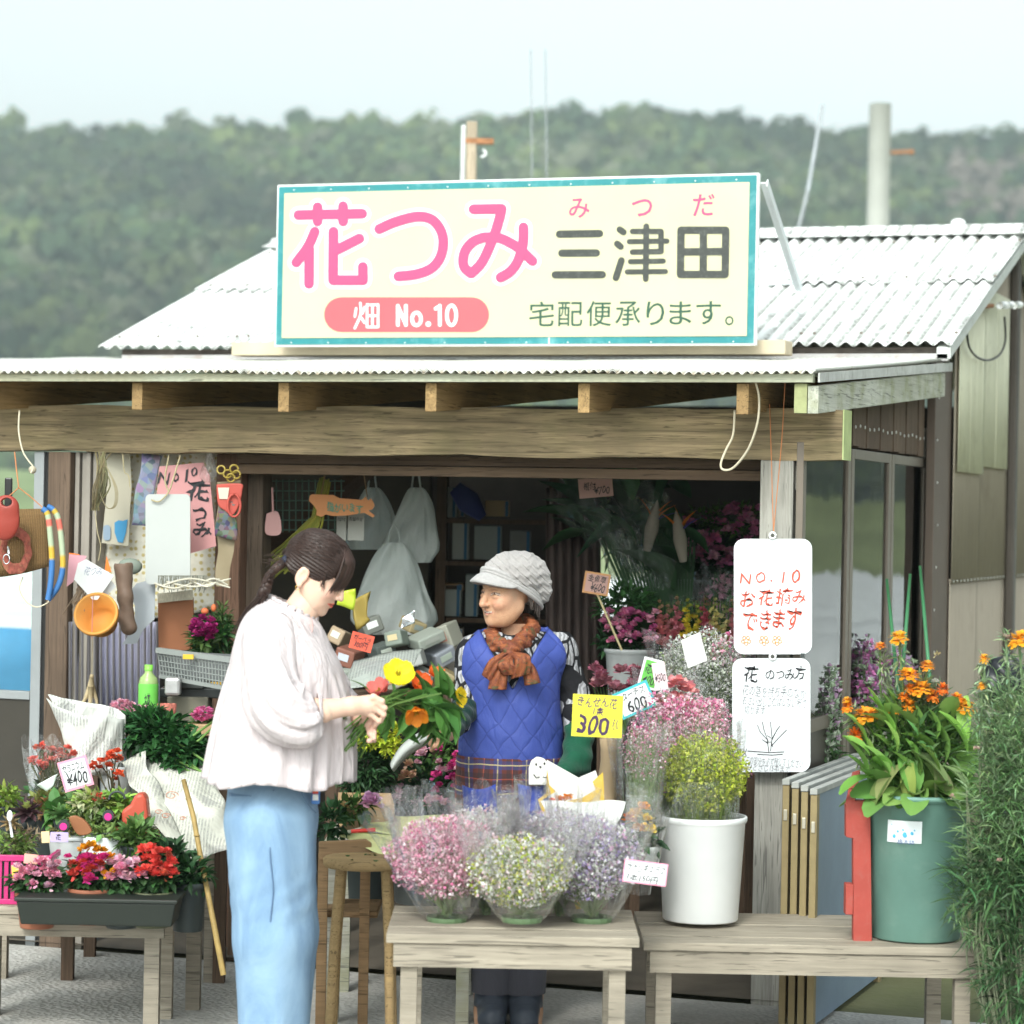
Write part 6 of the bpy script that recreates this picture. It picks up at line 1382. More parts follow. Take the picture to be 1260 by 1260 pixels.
for i in range(44):
    x = rg.uniform(486, 566); y = rg.uniform(918, 992); c = ((.70, .46, .30), (.72, .50, .36), (.62, .06, .26), (.76, .45, .55))[0 if x < 512 else (2 if 520 < x and y < 975 and rg.uniform() < .7 else 3)]
    if y > 960 and x < 520: c = (.74, .50, .58)
    mb = MB(); pom(mb, G(x, y, 9.0+rg.uniform(-.05, .08)), rg.uniform(5, 9)*K(9), c, 34, pl=.7); T.part('floret_head', mb, PETAL)
T = Thing('curved_wrapping', 'curved band of white wrapping paper between the bunches', 'paper', G(512, 940, 8.85), view=True)
P = [[G(x, y, 8.85)+np.array([0, .03*math.sin(u*3), 0]) for u, (x, y) in enumerate(((480+i*1.3+j, 945-i*3.6+.0*j) for j in (0,)))] for i in range(2)]
pth = smoothpath([(482, 945), (496, 926), (515, 912), (535, 905), (550, 907)], 5); mb = MB(); P = []
for i, (x, y) in enumerate(pth): w_ = 5+3*math.sin(i/len(pth)*3.14); P.append([G(x-u*w_*.5, y-u*w_, 8.8)+np.array([0, -.02*math.cos(u*2), 0]) for u in np.linspace(-1, 1, 7)])
T.part('paper', mb.grid(np.array(P)), flat('dull_white_paper', (.42, .44, .42)), True, solid=.001)
T = Thing('newspaper_sheet', 'grey folded newspaper lying on the clutter behind the yellow poppy', 'newspaper', G(460, 850, 9.0), view=True)
T.part('sheet', MB().grid(sheet([(436, 812), (520, 796), (500, 835), (420, 850)], [9.3, 9.3, 8.95, 8.95], 16, .008, 5, .03)), newsprint('grey_newsprint', (.36, .39, .36)), True, solid=.001)

# ================================================================== INTERIOR CLUTTER
rg = np.random.default_rng(81)
T = Thing('work_table', 'cluttered work table inside the stall', 'table', (G(470, 860, 9.4)[0], 9.7, 0), view=True); a = G(396, 850, 9.4); b = G(585, 850, 9.4)
T.part('top', MB().box((a[0], 9.35, a[2]-.03), (b[0], 10.1, a[2])), WD)
for x in (a[0]+.02, b[0]-.06):
    for y in (9.38, 10.0): T.part('leg', MB().box((x, y, 0), (x+.04, y+.04, a[2]-.031)), WD)
pal = [(.30, .33, .29), (.22, .26, .22), (.36, .36, .30), (.16, .17, .15), (.32, .26, .14), (.24, .10, .07), (.42, .44, .42), (.10, .12, .11), (.28, .30, .34), (.40, .30, .20)]
names = [('grey', 0), ('dull green', 1), ('beige', 2), ('dark grey', 3), ('tan', 4), ('brick red', 5), ('pale', 6), ('black', 7), ('bluish', 8), ('kraft', 9)]
spots = [(420, 835, 9.5, 26, 20), (452, 830, 9.55, 30, 24), (486, 838, 9.6, 30, 22), (516, 835, 9.6, 26, 26), (546, 838, 9.65, 28, 28), (430, 808, 9.62, 26, 22), (505, 812, 9.55, 34, 20), (470, 803, 9.7, 26, 22), (540, 806, 9.7, 30, 20), (418, 784, 9.75, 20, 20), (524, 786, 9.65, 38, 14), (488, 786, 9.6, 22, 18), (552, 782, 9.75, 20, 30), (455, 770, 9.8, 26, 20), (508, 770, 9.75, 22, 16)]
for i, (x, y, D, w_, h) in enumerate(spots):
    n_, ci = names[i % 10]; k = K(D); c = G(x, y, D); m_ = flat('clutter_'+n_.replace(' ', '_'), pal[ci]); Rm = Matrix.Translation(Vector(c)) @ Euler((rg.uniform(-.2, .2), rg.uniform(-.5, .5), rg.uniform(-.6, .6))).to_matrix().to_4x4()
    t_ = Thing('packet', '%s packet heaped on the work table, %s' % (n_, ('at its left front', 'left of the middle', 'in the middle front', 'right of the middle', 'at its right end', 'above the left packets', 'below the newspaper fold', 'behind the red card', 'high at the right', 'uppermost at the left', 'long and flat near the top', 'just above the red card', 'upright at the right edge', 'at the top of the heap', 'small at the top right')[i]), 'packet', c, view=True)
    hx, hz = w_*k/2, h*k/2; t_.part('carton', MB().box((-hx, -.05, -hz), (hx, .05, hz), M=Rm), m_, bevel=.006); t_.part('label_strip', MB().box((-hx*.6, -.0525, -hz*.3), (hx*.5, -.051, hz*.5), M=Rm), flat('strip_'+n_.replace(' ', '_'), tuple(min(1, v*1.7+.05) for v in pal[(ci+3) % 10])))
single('lime_packet', MB().grid(crumple(sheet([(418, 728), (436, 726), (434, 750), (414, 745)], 9.1, 6, .004, 2), .003, 2)), flat('lime_film', (.42, .52, .04), .3), 'lime green packet beside the young woman\'s nose', 'packet', view=True, smooth=True, solid=.01)
single('foil_sheet', MB().grid(sheet([(494, 760), (510, 750), (512, 768), (492, 774)], 9.3, 8, .006, 2)), M('foil', (.8, .84, .88), .2, metal=.9), 'shiny crumpled foil on the clutter', 'foil', view=True, smooth=True, solid=.002)
single('mustard_bag', MB().grid(sheet([(432, 742), (452, 730), (456, 765), (440, 775)], 9.4, 8, .01, 5)), flat('mustard_bag_paper', (.30, .22, .05)), 'mustard paper bag standing behind the lime packet', 'bag', view=True, smooth=True, solid=.02)
# hanging plastic bags
t = NT('white_carrier_film'); co = t.coord(); n = t.noise(co, 12, 5, .6, 2.0); cr = t.noise(t.coord((1, 1, .4)), 30, 4, .6, 1.2)
b_ = t.bsdf(t.mix(n, (.60, .65, .62), (.82, .86, .84)), .3, 0, .5, t.bump(t.math('ADD', n, cr), .5, .015)); tl = t.n('BsdfTranslucent'); tl.inputs[0].default_value = (.8, .85, .82, 1); BAGM = t.done(t.mixsh(.22, t.mixsh(.5, b_, tl), t.n('BsdfTransparent')))
def hangbag(px, py, D, w_, h, seed, label, sag=.3):
    k = K(D); T = Thing('carrier_bag', label, 'plastic bag', G(px, py, D), 'white carrier bags hanging in the stall', view=True); P = []
    for i in range(61):
        a = i/60*2*math.pi; row = []
        for j in range(36):
            v = j/35; wd = w_/2*(.22+.78*min(1, (v*1.35)**.7))*(1-.25*max(0, v-.85)/.15); r = 1+.05*math.sin(3*a+seed+v*2)+.13*(abs(math.sin(4.5*a+seed*2-v*1.2))-.5)+.08*(abs(math.sin(10*a+v*1.5+seed))-.5)+.03*math.sin(9*v+a*2)
            c = G(px+wd*math.cos(a)*r+8*math.sin(v*3+seed)*v*sag, py+h*v, D); row.append(c+np.array([0, .06*math.sin(a)*r*(.3+v)+.012*math.sin(8*v+a*4), 0]))
        P.append(row)
    T.part('bag', MB().grid(np.array(P)), BAGM, True); T.part('handle', MB().tube([G(px-w_*.09, py+4, D), G(px-w_*.05, py-16, D), G(px, py-24, D), G(px+w_*.05, py-16, D), G(px+w_*.09, py+4, D)], .004, 6), BAGM, True); return T
hangbag(458, 600, 10.2, 62, 76, 1, 'white carrier bag hanging beside the orange cat board'); hangbag(512, 600, 10.1, 66, 92, 2.3, 'white carrier bag hanging at the right, widest of the three', 1); hangbag(485, 668, 10.0, 96, 112, 4.1, 'large white carrier bag hanging lowest, above the clutter')
T = Thing('cat_board', 'orange cat shaped wooden board with green brushed lettering', 'sign', G(420, 637, 9.75), view=True); OB = M('orange_board', (.52, .22, .085), .7, .12, 6, .1, 30)
T.part('board', outline([(381, 610), (384, 608), (410, 609), (418, 613), (445, 615), (450, 611), (453, 616), (456, 613), (459, 617), (461, 622), (458, 627), (453, 628), (461, 634), (459, 637), (448, 631), (430, 634), (410, 635), (401, 633), (396, 636), (389, 634), (390, 628), (386, 622), (380, 616)], 9.75, .008), OB)
mb = MB(); text_on(mb, '猫がいます', G(402, 630, 9.748), np.array([1, 0, -.02]), np.array([0, 0, 1.]), (0, 0, 44*K(9.75), 12*K(9.75)), .012, .001, jit=1); T.part('lettering', mb, ink('green_paint', (.06, .22, .14)), kind='stuff')
T.part('string', MB().tube([G(395, 609, 9.76), G(400, 585, 9.76)], .002, 4).tube([G(452, 612, 9.76), G(448, 585, 9.76)], .002, 4), flat('brown_string', (.25, .16, .08)), kind='stuff')
for i, (x, w_) in enumerate(((420, 12), (438, 20))): card(x, 648, 9.9, w_, 34, 0, flat('grey_paper', (.42, .42, .38)), [('お知らせ', (.1, .7, .9, .85), BLK)], ('narrow pale paper slip hanging below the cat board', 'wider pale paper slip hanging right of the narrow one')[i], name='paper_slip', cat='paper')
T = Thing('dried_stalks', 'yellow green dried stalks hanging beside the diagonal brace', 'dried plants', G(370, 690, 9.8), view=True)
def ds(mb):
    for i in range(30): o = rng.normal(0, 3, 2); mb.tube([G(398+o[0], 590+o[1], 9.8), G(388+o[0], 640+o[1]*2, 9.78), G(360+o[0]*3, 675+o[1]*3, 9.78), G(340+o[0]*4, 694+o[1]*3, 9.8)], .004, 4, jitc((.32, .32, .06), 1, rng)[0], cap=False)
plantpart(T, 'stalks', ds)
T = Thing('wire_rack', 'wire rack hanging behind the diagonal brace', 'rack', G(372, 660, 10.0), view=True); mb = MB()
for i in range(12): mb.tube([G(332+i*8, 590, 10.0), G(332+i*8, 655, 10.0)], .0025, 4)
for j in range(6): mb.tube([G(330, 592+j*12, 10.0), G(424, 592+j*12, 10.0)], .0025, 4)
T.part('wires', mb, flat('green_wire', (.12, .20, .16)), kind='stuff')
T = Thing('fly_swatter', 'faded pink fly swatter hanging on the dark jamb', 'fly swatter', G(335, 660, 9.7), view=True); pk = flat('faded_pink', (.36, .20, .19)); T.part('handle', MB().tube([G(335, 600, 9.7), G(336, 630, 9.7)], .004, 6), pk); T.part('paddle', outline([(328, 632), (342, 630), (346, 655), (334, 659), (326, 654)], 9.7, .004, smooth=True), pk)
# shelves and their contents
T = Thing('storage_shelf', 'dark storage shelf behind the old woman\'s cap', 'shelf', (G(610, 800, 10.9)[0], 11.0, 0), view=True)
for x in (542, 680): p = G(x, 700, 10.8); T.part('upright', MB().box((p[0]-.02, 10.8, 0), (p[0]+.02, 11.2, 1.95)), WD)
for y in (638, 690, 760, 830): p = G(542, y, 10.8); q = G(680, y, 10.8); T.part('shelf_board', MB().box((p[0]+.021, 10.8, p[2]-.018), (q[0]-.021, 11.2, p[2])), WD)
for i, (x, y, w_, h, c, lb) in enumerate(((556, 637, 12, 38, (.36, .38, .36), 'grey file box upright at the left end of the top shelf'), (568, 636, 9, 34, (.28, .24, .2), 'brown file box next to the grey file box'), (612, 636, 30, 20, (.33, .24, .13), 'tan carton on the top shelf'), (566, 689, 20, 48, (.34, .36, .33), 'tall pale carton on the second shelf'), (600, 689, 34, 42, (.24, .27, .25), 'dull grey cloth bundle box on the second shelf'), (640, 689, 26, 36, (.15, .16, .15), 'dark box at the right of the second shelf'), (556, 759, 22, 40, (.30, .33, .30), 'grey carton with blue edge on the third shelf'), (580, 759, 16, 52, (.26, .30, .28), 'narrow carton beside the blue edged one'), (556, 829, 26, 56, (.42, .38, .33), 'pale carton on the lowest shelf'), (584, 829, 16, 34, (.05, .17, .07), 'green bottle crate on the lowest shelf'), (555, 727, 30, 9, (.30, .19, .10), 'flat brown box on top of the blue edged carton'))):
    p = G(x, y, 10.85); k = K(10.85); t_ = Thing('carton', lb, 'box', p, view=True); t_.part('carton_body', MB().box((p[0]-w_*k/2, 10.85, p[2]+.001), (p[0]+w_*k/2, 11.05, p[2]+h*k)), flat('carton_%d' % i, c), bevel=.004)
    t_.part('edge_band', MB().box((p[0]+w_*k/2-.018, 10.846, p[2]+.003), (p[0]+w_*k/2-.006, 10.849, p[2]+h*k-.003)), flat('blue_band', (.03, .12, .22)))
single('blue_sack', MB().tube([G(560, 600, 10.7), G(577, 618, 10.7), G(594, 637, 10.7)], [.03, .05, .02], 12, flat=.6), flat('navy_cloth', (.02, .03, .14)), 'navy blue bundle leaning over the top shelf', 'bundle', view=True, smooth=True)
mb = MB(); P = [[G(672+i*3.2, 600+j*14, 10.3)+np.array([0, .03*math.sin(i*1.9)+.01*math.sin(i*.7+j), 0]) for j in range(19)] for i in range(22)]
single('brown_curtain', mb.grid(np.array(P)), M('brown_curtain_cloth', (.085, .062, .055), .9, .2, 4), 'dark brown curtain hanging behind the old woman\'s shoulder', 'curtain', view=True, smooth=True, solid=.003)

# ================================================================== FLOWERS AT THE BACK RIGHT
def shelfrow(D, x0, x1, ztop, dp, label):
    a = G(x0, 800, D)[0]; b = G(x1, 800, D)[0]; T = Thing('flower_stand', label, 'stand', ((a+b)/2, D, 0), view=True); T.part('top', MB().box((a, D, ztop-.03), (b, D+dp, ztop)), WD)
    for x in (a+.02, b-.05):
        for y in (D+.02, D+dp-.06): T.part('leg', MB().box((x, y, 0), (x+.035, y+.035, ztop-.031)), WD)
z1 = G(800, 870, 9.85)[2]; shelfrow(9.65, 735, 940, z1, .5, 'dark stand under the snapdragon buckets'); z2 = G(800, 790, 10.4)[2]; shelfrow(10.2, 775, 945, z2, .5, 'higher dark stand at the back right')
def bk(px, pytop, D, w_, zb_, label, mat): return vessel(px, pytop, D, w_, (G(px, pytop, D)[2]-zb_)/K(D), label, 'bucket', mat, .8, 'flower_bucket')
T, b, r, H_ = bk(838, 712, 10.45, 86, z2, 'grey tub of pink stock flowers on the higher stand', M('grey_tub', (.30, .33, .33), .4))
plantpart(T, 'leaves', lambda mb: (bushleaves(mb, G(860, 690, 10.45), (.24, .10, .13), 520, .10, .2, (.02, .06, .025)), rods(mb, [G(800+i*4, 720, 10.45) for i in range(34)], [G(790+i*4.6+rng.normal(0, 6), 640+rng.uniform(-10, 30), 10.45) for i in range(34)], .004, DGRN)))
rg = np.random.default_rng(91)
for i in range(84):
    x = rg.uniform(838, 940); y = rg.uniform(624, 696)+ (8 if x < 870 else 0); mb = MB(); pom(mb, G(x, y, 10.3+rg.uniform(-.06, .1)), rg.uniform(6, 10)*K(10.3), ((.72, .26, .46), (.80, .42, .56), (.62, .20, .40))[i % 3], 30, pl=.7); T.part('floret_head', mb, PETAL)
plantpart(T, 'tip_leaves', lambda mb: bushleaves(mb, G(890, 640, 10.35), (.16, .05, .07), 200, .035, .4, (.10, .20, .05)))
T = Thing('strelitzia_bunch', 'film wrapped bunch of bird of paradise flowers with broad dark leaves', 'flowers', G(800, 790, 10.0), view=True)
for i in range(34):
    mb = MB(); x, y = rg.uniform(700, 850), rg.uniform(585, 700)
    if x < 760 and y > 660-(760-x)*1.1+20: y -= 40
    if 735 < x < 800 and y > 668: y -= 30
    d = np.array([rg.normal(-.5, .35), rg.normal(0, .3), rg.normal(.6, .45)]); L_ = rg.uniform(.16, .30); scatter(mb, BL, [G(x, y, 10.0+rg.uniform(-.08, .12))-d*L_*.4], np.array([[L_*.36, L_, L_]]), frames(np.array([d]), rg), jitc((.035, .10, .04), 1, rg, .35)); T.part('leaf', mb, ATTR, True)
for x, y, a in ((803, 645, 80), (836, 658, 100)):
    mb = MB(); d = np.array([math.cos(R_(a)), -.2, math.sin(R_(a))]); p = G(x, y, 9.88)
    mb.tube([p-d*.10, p-d*.02, p+d*.05, p+d*.09], [.014, .026, .018, .002], 8, (.34, .30, .24)); scatter(mb, BLADE, [p]*4, np.array([[.03, .11, .1]]*4), frames(np.array([d+np.array([sx, 0, sz]) for sx, sz in ((.5, .1), (.3, .3), (-.4, .2), (.7, -.2))])), np.array([(.75, .22, .03)]*3+[(.08, .06, .3)])); T.part('flower', mb, PETAL, True)
plantpart(T, 'stems', lambda mb: rods(mb, [G(800+i*2, 800, 10.05) for i in range(24)], [G(740+i*5, 640+abs(i-12)*2, 10.05) for i in range(24)], .006, DGRN))
T.part('wrap', MB().grid(sheet([(690, 585), (800, 580), (830, 720), (795, 720)], [9.9, 9.85, 9.85, 9.9], 22, .03, 3, .05)), CELLO, True)
T.part('wrap', MB().grid(sheet([(672, 610), (720, 590), (800, 715), (725, 668)], [9.85, 9.82, 9.85, 9.9], 22, .02, 5, .05)), CELLO, True)
for j, (x, y, w_, c, lb) in enumerate(((905, 740, 44, ((.80, .40, .55), (.84, .6, .68)), 'film wrapped pale pink bunch at the back beside the post'), (770, 640, 40, ((.30, .42, .16), (.5, .5, .3)), 'film wrapped leafy bunch leaning at the back'), (868, 770, 40, ((.76, .3, .36), (.8, .7, .3)), 'film wrapped mixed bunch between the snapdragons'))):
    T = Thing('wrapped_bunch', lb, 'bouquet', G(x, y+90, 10.15), view=True); gyp(T, G(x, y, 10.15), (w_*K(10), .07, .11), 700, c, .011, G(x, y+80, 10.15), 190+j, 50, gcol=(.1, .2, .07)); plantpart(T, 'leaves', lambda mb: bushleaves(mb, G(x, y+10, 10.15), (w_*K(10), .07, .12), 220, .06, .3, (.06, .15, .05))); T.part('wrap', wrapcone(MB(), G(x, y+90, 10.12), G(x, y-22, 10.12), .04, w_*K(10)*1.2, 200+j, pk=.07, fold=.16), CELLO, True)
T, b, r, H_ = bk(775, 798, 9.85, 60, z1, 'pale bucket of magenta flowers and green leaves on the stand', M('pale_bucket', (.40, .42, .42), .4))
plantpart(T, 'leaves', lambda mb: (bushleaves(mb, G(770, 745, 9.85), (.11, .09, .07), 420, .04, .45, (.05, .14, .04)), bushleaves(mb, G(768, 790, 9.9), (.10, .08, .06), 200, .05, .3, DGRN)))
for i in range(46): mb = MB(); pom(mb, G(rg.uniform(742, 806), rg.uniform(752, 790), 9.72+rg.uniform(0, .06)), 6.5*K(9.8), ((.70, .24, .40), (.80, .42, .55), (.55, .12, .30))[i % 3], 26, pl=.7); T.part('floret_head', mb, PETAL)
T, b, r, H_ = bk(852, 800, 9.9, 96, z1, 'grey bucket of pink and yellow snapdragons on the stand', M('grey_bucket_b', (.28, .30, .30), .4))
plantpart(T, 'leaves', lambda mb: (bushleaves(mb, G(860, 790, 9.95), (.17, .08, .05), 320, .06, .25, DGRN), rods(mb, [G(812+i*4, 800, 9.9) for i in range(26)], [G(812+i*4, 740, 9.9) for i in range(26)], .003, GRN)))
for i, (x, c) in enumerate(((812, (.66, .22, .22)), (822, (.62, .25, .26)), (833, (.60, .20, .24)), (846, (.72, .60, .06)), (858, (.68, .56, .08)), (868, (.50, .10, .14)), (880, (.70, .62, .25)), (891, (.68, .60, .30)), (902, (.62, .24, .26)))):
    mb = MB(); tp = 742+6*math.sin(i*2)
    for j in range(9): t_ = j/8; pom(mb, G(x+2.5*math.sin(j*2.4), tp+j*6.5, 9.78), (3.2+5.2*t_)*K(9.8), c if j > 1 else tuple(.5*v+.5*w_ for v, w_ in zip(c, (.2, .3, .08))), 16, pl=.9)
    mb.tube([G(x, tp-6, 9.8), G(x, tp+90, 9.85)], .003, 5, GRN); T.part('spike', mb, PETAL)
# ================================================================== LEFT BAY: WALL AND HANGING THINGS
def dotpaper():
    t = NT('dotted_cream_paper'); co = t.coord(); v = t.n('TexVoronoi'); v.inputs['Scale'].default_value = 42; v.inputs['Randomness'].default_value = .35; t.l(co, v.inputs[0])
    c = t.mix(t.ramp(v.outputs['Distance'], .22, .36), (.60, .50, .22), (.82, .80, .70)); c = t.mix(t.math('MULTIPLY', t.ramp(t.noise(co, 5, 4, .6), .5, .7), .5), c, (.40, .36, .26)); return t.done(t.bsdf(c, .8, 0, .2, t.bump(t.noise(co, 7, 3, .6), .8, .03)))
DP = dotpaper()
T = Thing('paper_lining', 'cream dotted paper lining hung behind the boards on the left', 'wall lining', G(190, 780, 9.8), view=True)
T.part('sheet', MB().grid(sheet([(108, 552), (300, 552), (298, 745), (104, 775)], 9.78, 22, .008, 4)), DP, True, solid=.002)
T = Thing('striped_panel', 'lilac grey corrugated panel under the hangings on the left', 'panel', G(135, 900, 9.72), view=True); mb = MB()
LG = M('lilac_sheet', (.42, .42, .54), .6, .08, 4)
P = []
for i in range(120): x = 82+i*.96; P.append([G(x, y, 9.72)+np.array([0, .010*math.sin(i*.82), 0]) for y in (765, 905)])
T.part('sheet', mb.grid(np.array(P)), LG, True, solid=.002)
for i in range(15): x = 86+i*7.7; T.part('batten', MB().tube([G(x, 765, 9.69), G(x, 905, 9.69)], .0045, 5), flat('batten_grey', (.16, .15, .16)))
BRNB = flat('orange_brown_board', (.30, .115, .05)); T = Thing('brown_board', 'orange brown board standing under the white blank board', 'board', G(217, 805, 9.6), view=True); T.part('panel', outline([(194, 740), (238, 735), (239, 800), (195, 802)], 9.6, .012), BRNB, bevel=.003)
T.part('comb_edge', MB().grid(sheet([(193, 730), (237, 726), (238, 738), (194, 742)], 9.58, 10, .002, 3)), M('striped_edge', (.50, .46, .36), .7, .3, 60, stretch=(8, 1, 1)), True)
WBD = M('blank_white_board', (.46, .48, .465), .5, .05, 3, .05, 20)
def rrect(px0, py0, px1, py1, r, n=5, sk=0):
    pts = []
    for cx, cy, a0 in ((px1-r, py0+r, -90), (px1-r, py1-r, 0), (px0+r, py1-r, 90), (px0+r, py0+r, 180)):
        for i in range(n+1): a = R_(a0+90*i/n); pts.append((cx+r*math.cos(a), cy+r*math.sin(a)))
    return pts
def rope(pts, D, r, mat, label, cat='rope', name='cord'): return single(name, MB().tube(smoothpath([G(x, y, D if not p else p[0]) for x, y, *p in pts], 5), r, 6), mat, label, cat, view=True, smooth=True)
JUTE = M('jute', (.42, .36, .22), .9, .2, 60, .3, 200); ORC = M('orange_cord', (.52, .20, .08), .7, .1, 40); CRC = M('cream_cord', (.62, .56, .42), .8, .1, 60)
T = Thing('blank_board', 'blank white board with rounded corners hung by a rope on the left', 'board', G(206, 720, 9.45), view=True); T.part('board', outline(rrect(179, 608, 234, 719, 6), 9.45, .008), WBD)
T.part('rope', MB().tube(smoothpath([G(x, y, 9.44) for x, y in ((186, 615), (196, 617), (207, 606), (213, 590), (222, 560))], 5), .003, 6).tube(smoothpath([G(x, y, 9.44) for x, y in ((208, 606), (203, 590), (208, 560))], 5), .003, 6), JUTE, True, kind='stuff')
PPK = flat('pink_poster_paper', (.62, .30, .30)); T = Thing('pink_poster', 'pink handwritten paper reading No 10 flower picking', 'poster', G(240, 680, 9.6), view=True)
T.part('paper', outline([(196, 574), (250, 569), (258, 585), (266, 672), (234, 681), (222, 610), (193, 608)], 9.6, .003), PPK)
def handtext(T, items, D, mat, nm='lettering'):
    for s_, x0, y0, x1, y1, *o in items:
        mb = MB(); a = G(x0, y1, D); text_on(mb, s_, a, np.array([1, 0, .0]), np.array([0, 0, 1.]), (0, 0, (x1-x0)*K(D), (y1-y0)*K(D)), o[0] if o else .012, .0005, slant=o[1] if len(o) > 1 else .1, jit=1)
        if mb.n: T.part(nm, mb, mat, kind='stuff')
handtext(T, [('N', 195, 581, 208, 596, .012, .2), ('o', 213, 582, 220, 593), ('1', 228, 578, 231, 592), ('0', 235, 575, 243, 586), ('花', 229, 592, 258, 616, .016), ('つ', 236, 625, 254, 641, .016), ('み', 237, 643, 261, 661, .016)], 9.598, BLK)
T = Thing('paper_strip', 'narrow beige hanging strip with blue printed patches', 'paper', G(145, 672, 9.7), view=True); T.part('strip', outline([(130, 558), (160, 558), (162, 600), (160, 625), (158, 672), (125, 668), (131, 610)], 9.7, .003), flat('beige_strip', (.46, .43, .34)))
T.part('blue_patch', outline([(141, 643), (146, 640), (151, 641), (157, 639), (155, 655), (151, 668), (145, 667), (141, 655)], 9.695, .002), flat('print_blue', (.05, .25, .46))); T.part('blue_patch', outline(rrect(127, 646, 136, 665, 4), 9.695, .002), flat('pale_blue_print', (.25, .33, .42)))
T = Thing('patchwork_strip', 'blue and violet patterned cloth strip hanging left of the blank board', 'cloth', G(178, 648, 9.62), view=True)
def patch():
    t = NT('patchwork'); v = t.n('TexVoronoi'); v.inputs['Scale'].default_value = 48; t.l(t.coord(), v.inputs[0]); h = t.n('HueSaturation'); h.inputs['Saturation'].default_value = .5; h.inputs['Value'].default_value = .45; t.l(v.outputs['Color'], h.inputs['Color']); c = t.mix(.45, h.outputs[0], (.12, .17, .30)); return t.done(t.bsdf(c, .8))
T.part('cloth', MB().grid(sheet([(175, 558), (200, 560), (180, 648), (161, 646)], 9.62, 8, .004, 2)), patch(), True, solid=.002)
def tangle(name, label, cat, fn, mat, loc): T = Thing(name, label, cat, loc, view=True); plantpart(T, 'strands', fn, mat); return T
def twine(mb):
    for i in range(26): o = rng.normal(0, 3.2, 6); mb.tube(smoothpath([G(127+o[0], 556, 9.5), G(126+o[1], 572, 9.5), G(124+o[2]*1.6, 598, 9.48+o[3]*.004), G(116+o[4]*.8, 628, 9.5)], 4), .0022, 4, jitc((.30, .27, .15), 1, rng)[0], cap=False)
    for i in range(4): mb.tube(smoothpath([G(130, 572, 9.5), G(141+i, 600, 9.47), G(140+i, 622, 9.47), G(131, 624, 9.48), G(122, 600, 9.48), G(128, 575, 9.5)], 4), .0016, 4, (.35, .30, .18), cap=False)
tangle('twine_bundle', 'dry twine bundle hanging from the beam at the left', 'twine', twine, ATTR, G(125, 560, 9.5))
rope([(151, 558), (153, 580), (158, 585), (160, 600)], 9.5, .002, JUTE, 'thin loose jute string left of the patterned cloth')
rope([(117, 628), (120, 655), (124, 672), (121, 690)], 9.48, .0018, JUTE, 'jute string hanging below the twine bundle')
T = Thing('glass_bulb', 'clear glass bulb hanging above the pink paper', 'bulb', G(258, 592, 9.5), view=True); c = G(258, 572, 9.5); k = K(9.5); T.part('glass', MB().lathe([(2*k, 16*k), (5*k, 10*k), (7*k, 2*k), (12*k, -8*k), (12*k, -15*k), (8*k, -21*k), (.001, -22*k)][::-1], c, 20), CELLO, True)
T = Thing('trinket_string', 'string of yellow, red and green toys hanging on the brown post', 'toys', G(284, 700, 9.42), view=True)
for i, (x, y) in enumerate(((272, 578), (280, 583), (288, 577), (284, 588), (291, 584))): T.part('ring', MB().tube([G(x, y, 9.42)+.014*np.array([math.cos(q), .4*math.sin(q+i), math.sin(q)]) for q in np.linspace(0, 6.28, 14)], .0035, 6), flat('toy_gold', (.34, .25, .05), .35), True)
T.part('pouch', outline([(266, 596), (296, 595), (298, 604), (294, 622), (286, 634), (276, 628), (268, 620)], 9.42, .02, smooth=True), flat('toy_red', (.45, .08, .06)), bevel=.004); T.part('pouch_patch', outline([(268, 600), (282, 600), (280, 614), (270, 614)], 9.416, .003), flat('toy_cream', (.60, .52, .42)))
T.part('pouch_handle', MB().tube([G(288+8*math.sin(q), 622-14*math.cos(q), 9.41) for q in np.linspace(0, 6.28, 16)], .0045, 6), bpy.data.materials['toy_red'], True)
tp_ = NT('dark_floral'); v = tp_.n('TexVoronoi'); v.inputs['Scale'].default_value = 60; tp_.l(tp_.coord(), v.inputs[0]); c = tp_.mix(.72, v.outputs['Color'], (.03, .05, .03)); h_ = tp_.n('HueSaturation'); h_.inputs['Value'].default_value = .55; h_.inputs['Saturation'].default_value = .7; tp_.l(c, h_.inputs['Color'])
T.part('floral_cloth', MB().grid(sheet([(267, 616), (292, 616), (290, 664), (266, 660)], 9.43, 10, .006, 3)), tp_.done(tp_.bsdf(h_.outputs[0], .8)), True, solid=.004)
T.part('cloth', MB().grid(sheet([(268, 592), (296, 592), (282, 720), (266, 722)], 9.46, 12, .006, 6)), flat('khaki_cloth', (.26, .21, .13)), True)
T = Thing('driftwood', 'bleached crossed twigs tied under the white blank board', 'twigs', G(240, 722, 9.4), view=True); BL_ = M('bleached_twig', (.52, .49, .40), .8, .15, 30, .3, 60)
for a, b, c in (((196, 722), (235, 712), (283, 723)), ((205, 716), (240, 722), (284, 712)), ((230, 712), (255, 722), (270, 712)), ((245, 722), (262, 712), (280, 720)), ((190, 718), (215, 724), (240, 716))): T.part('twig', MB().tube(smoothpath([G(*a, 9.4), G(*b, 9.38), G(*c, 9.4)], 5), [.004]*10+[.0025], 6), BL_, True)
plantpart(T, 'raffia', lambda mb: rods(mb, [G(195+i*1.0, 708, 9.42) for i in range(60)], [G(194+i*1.0+rng.normal(0, 3), 724+rng.normal(0, 3), 9.42) for i in range(60)], .0015, (.36, .36, .30)))
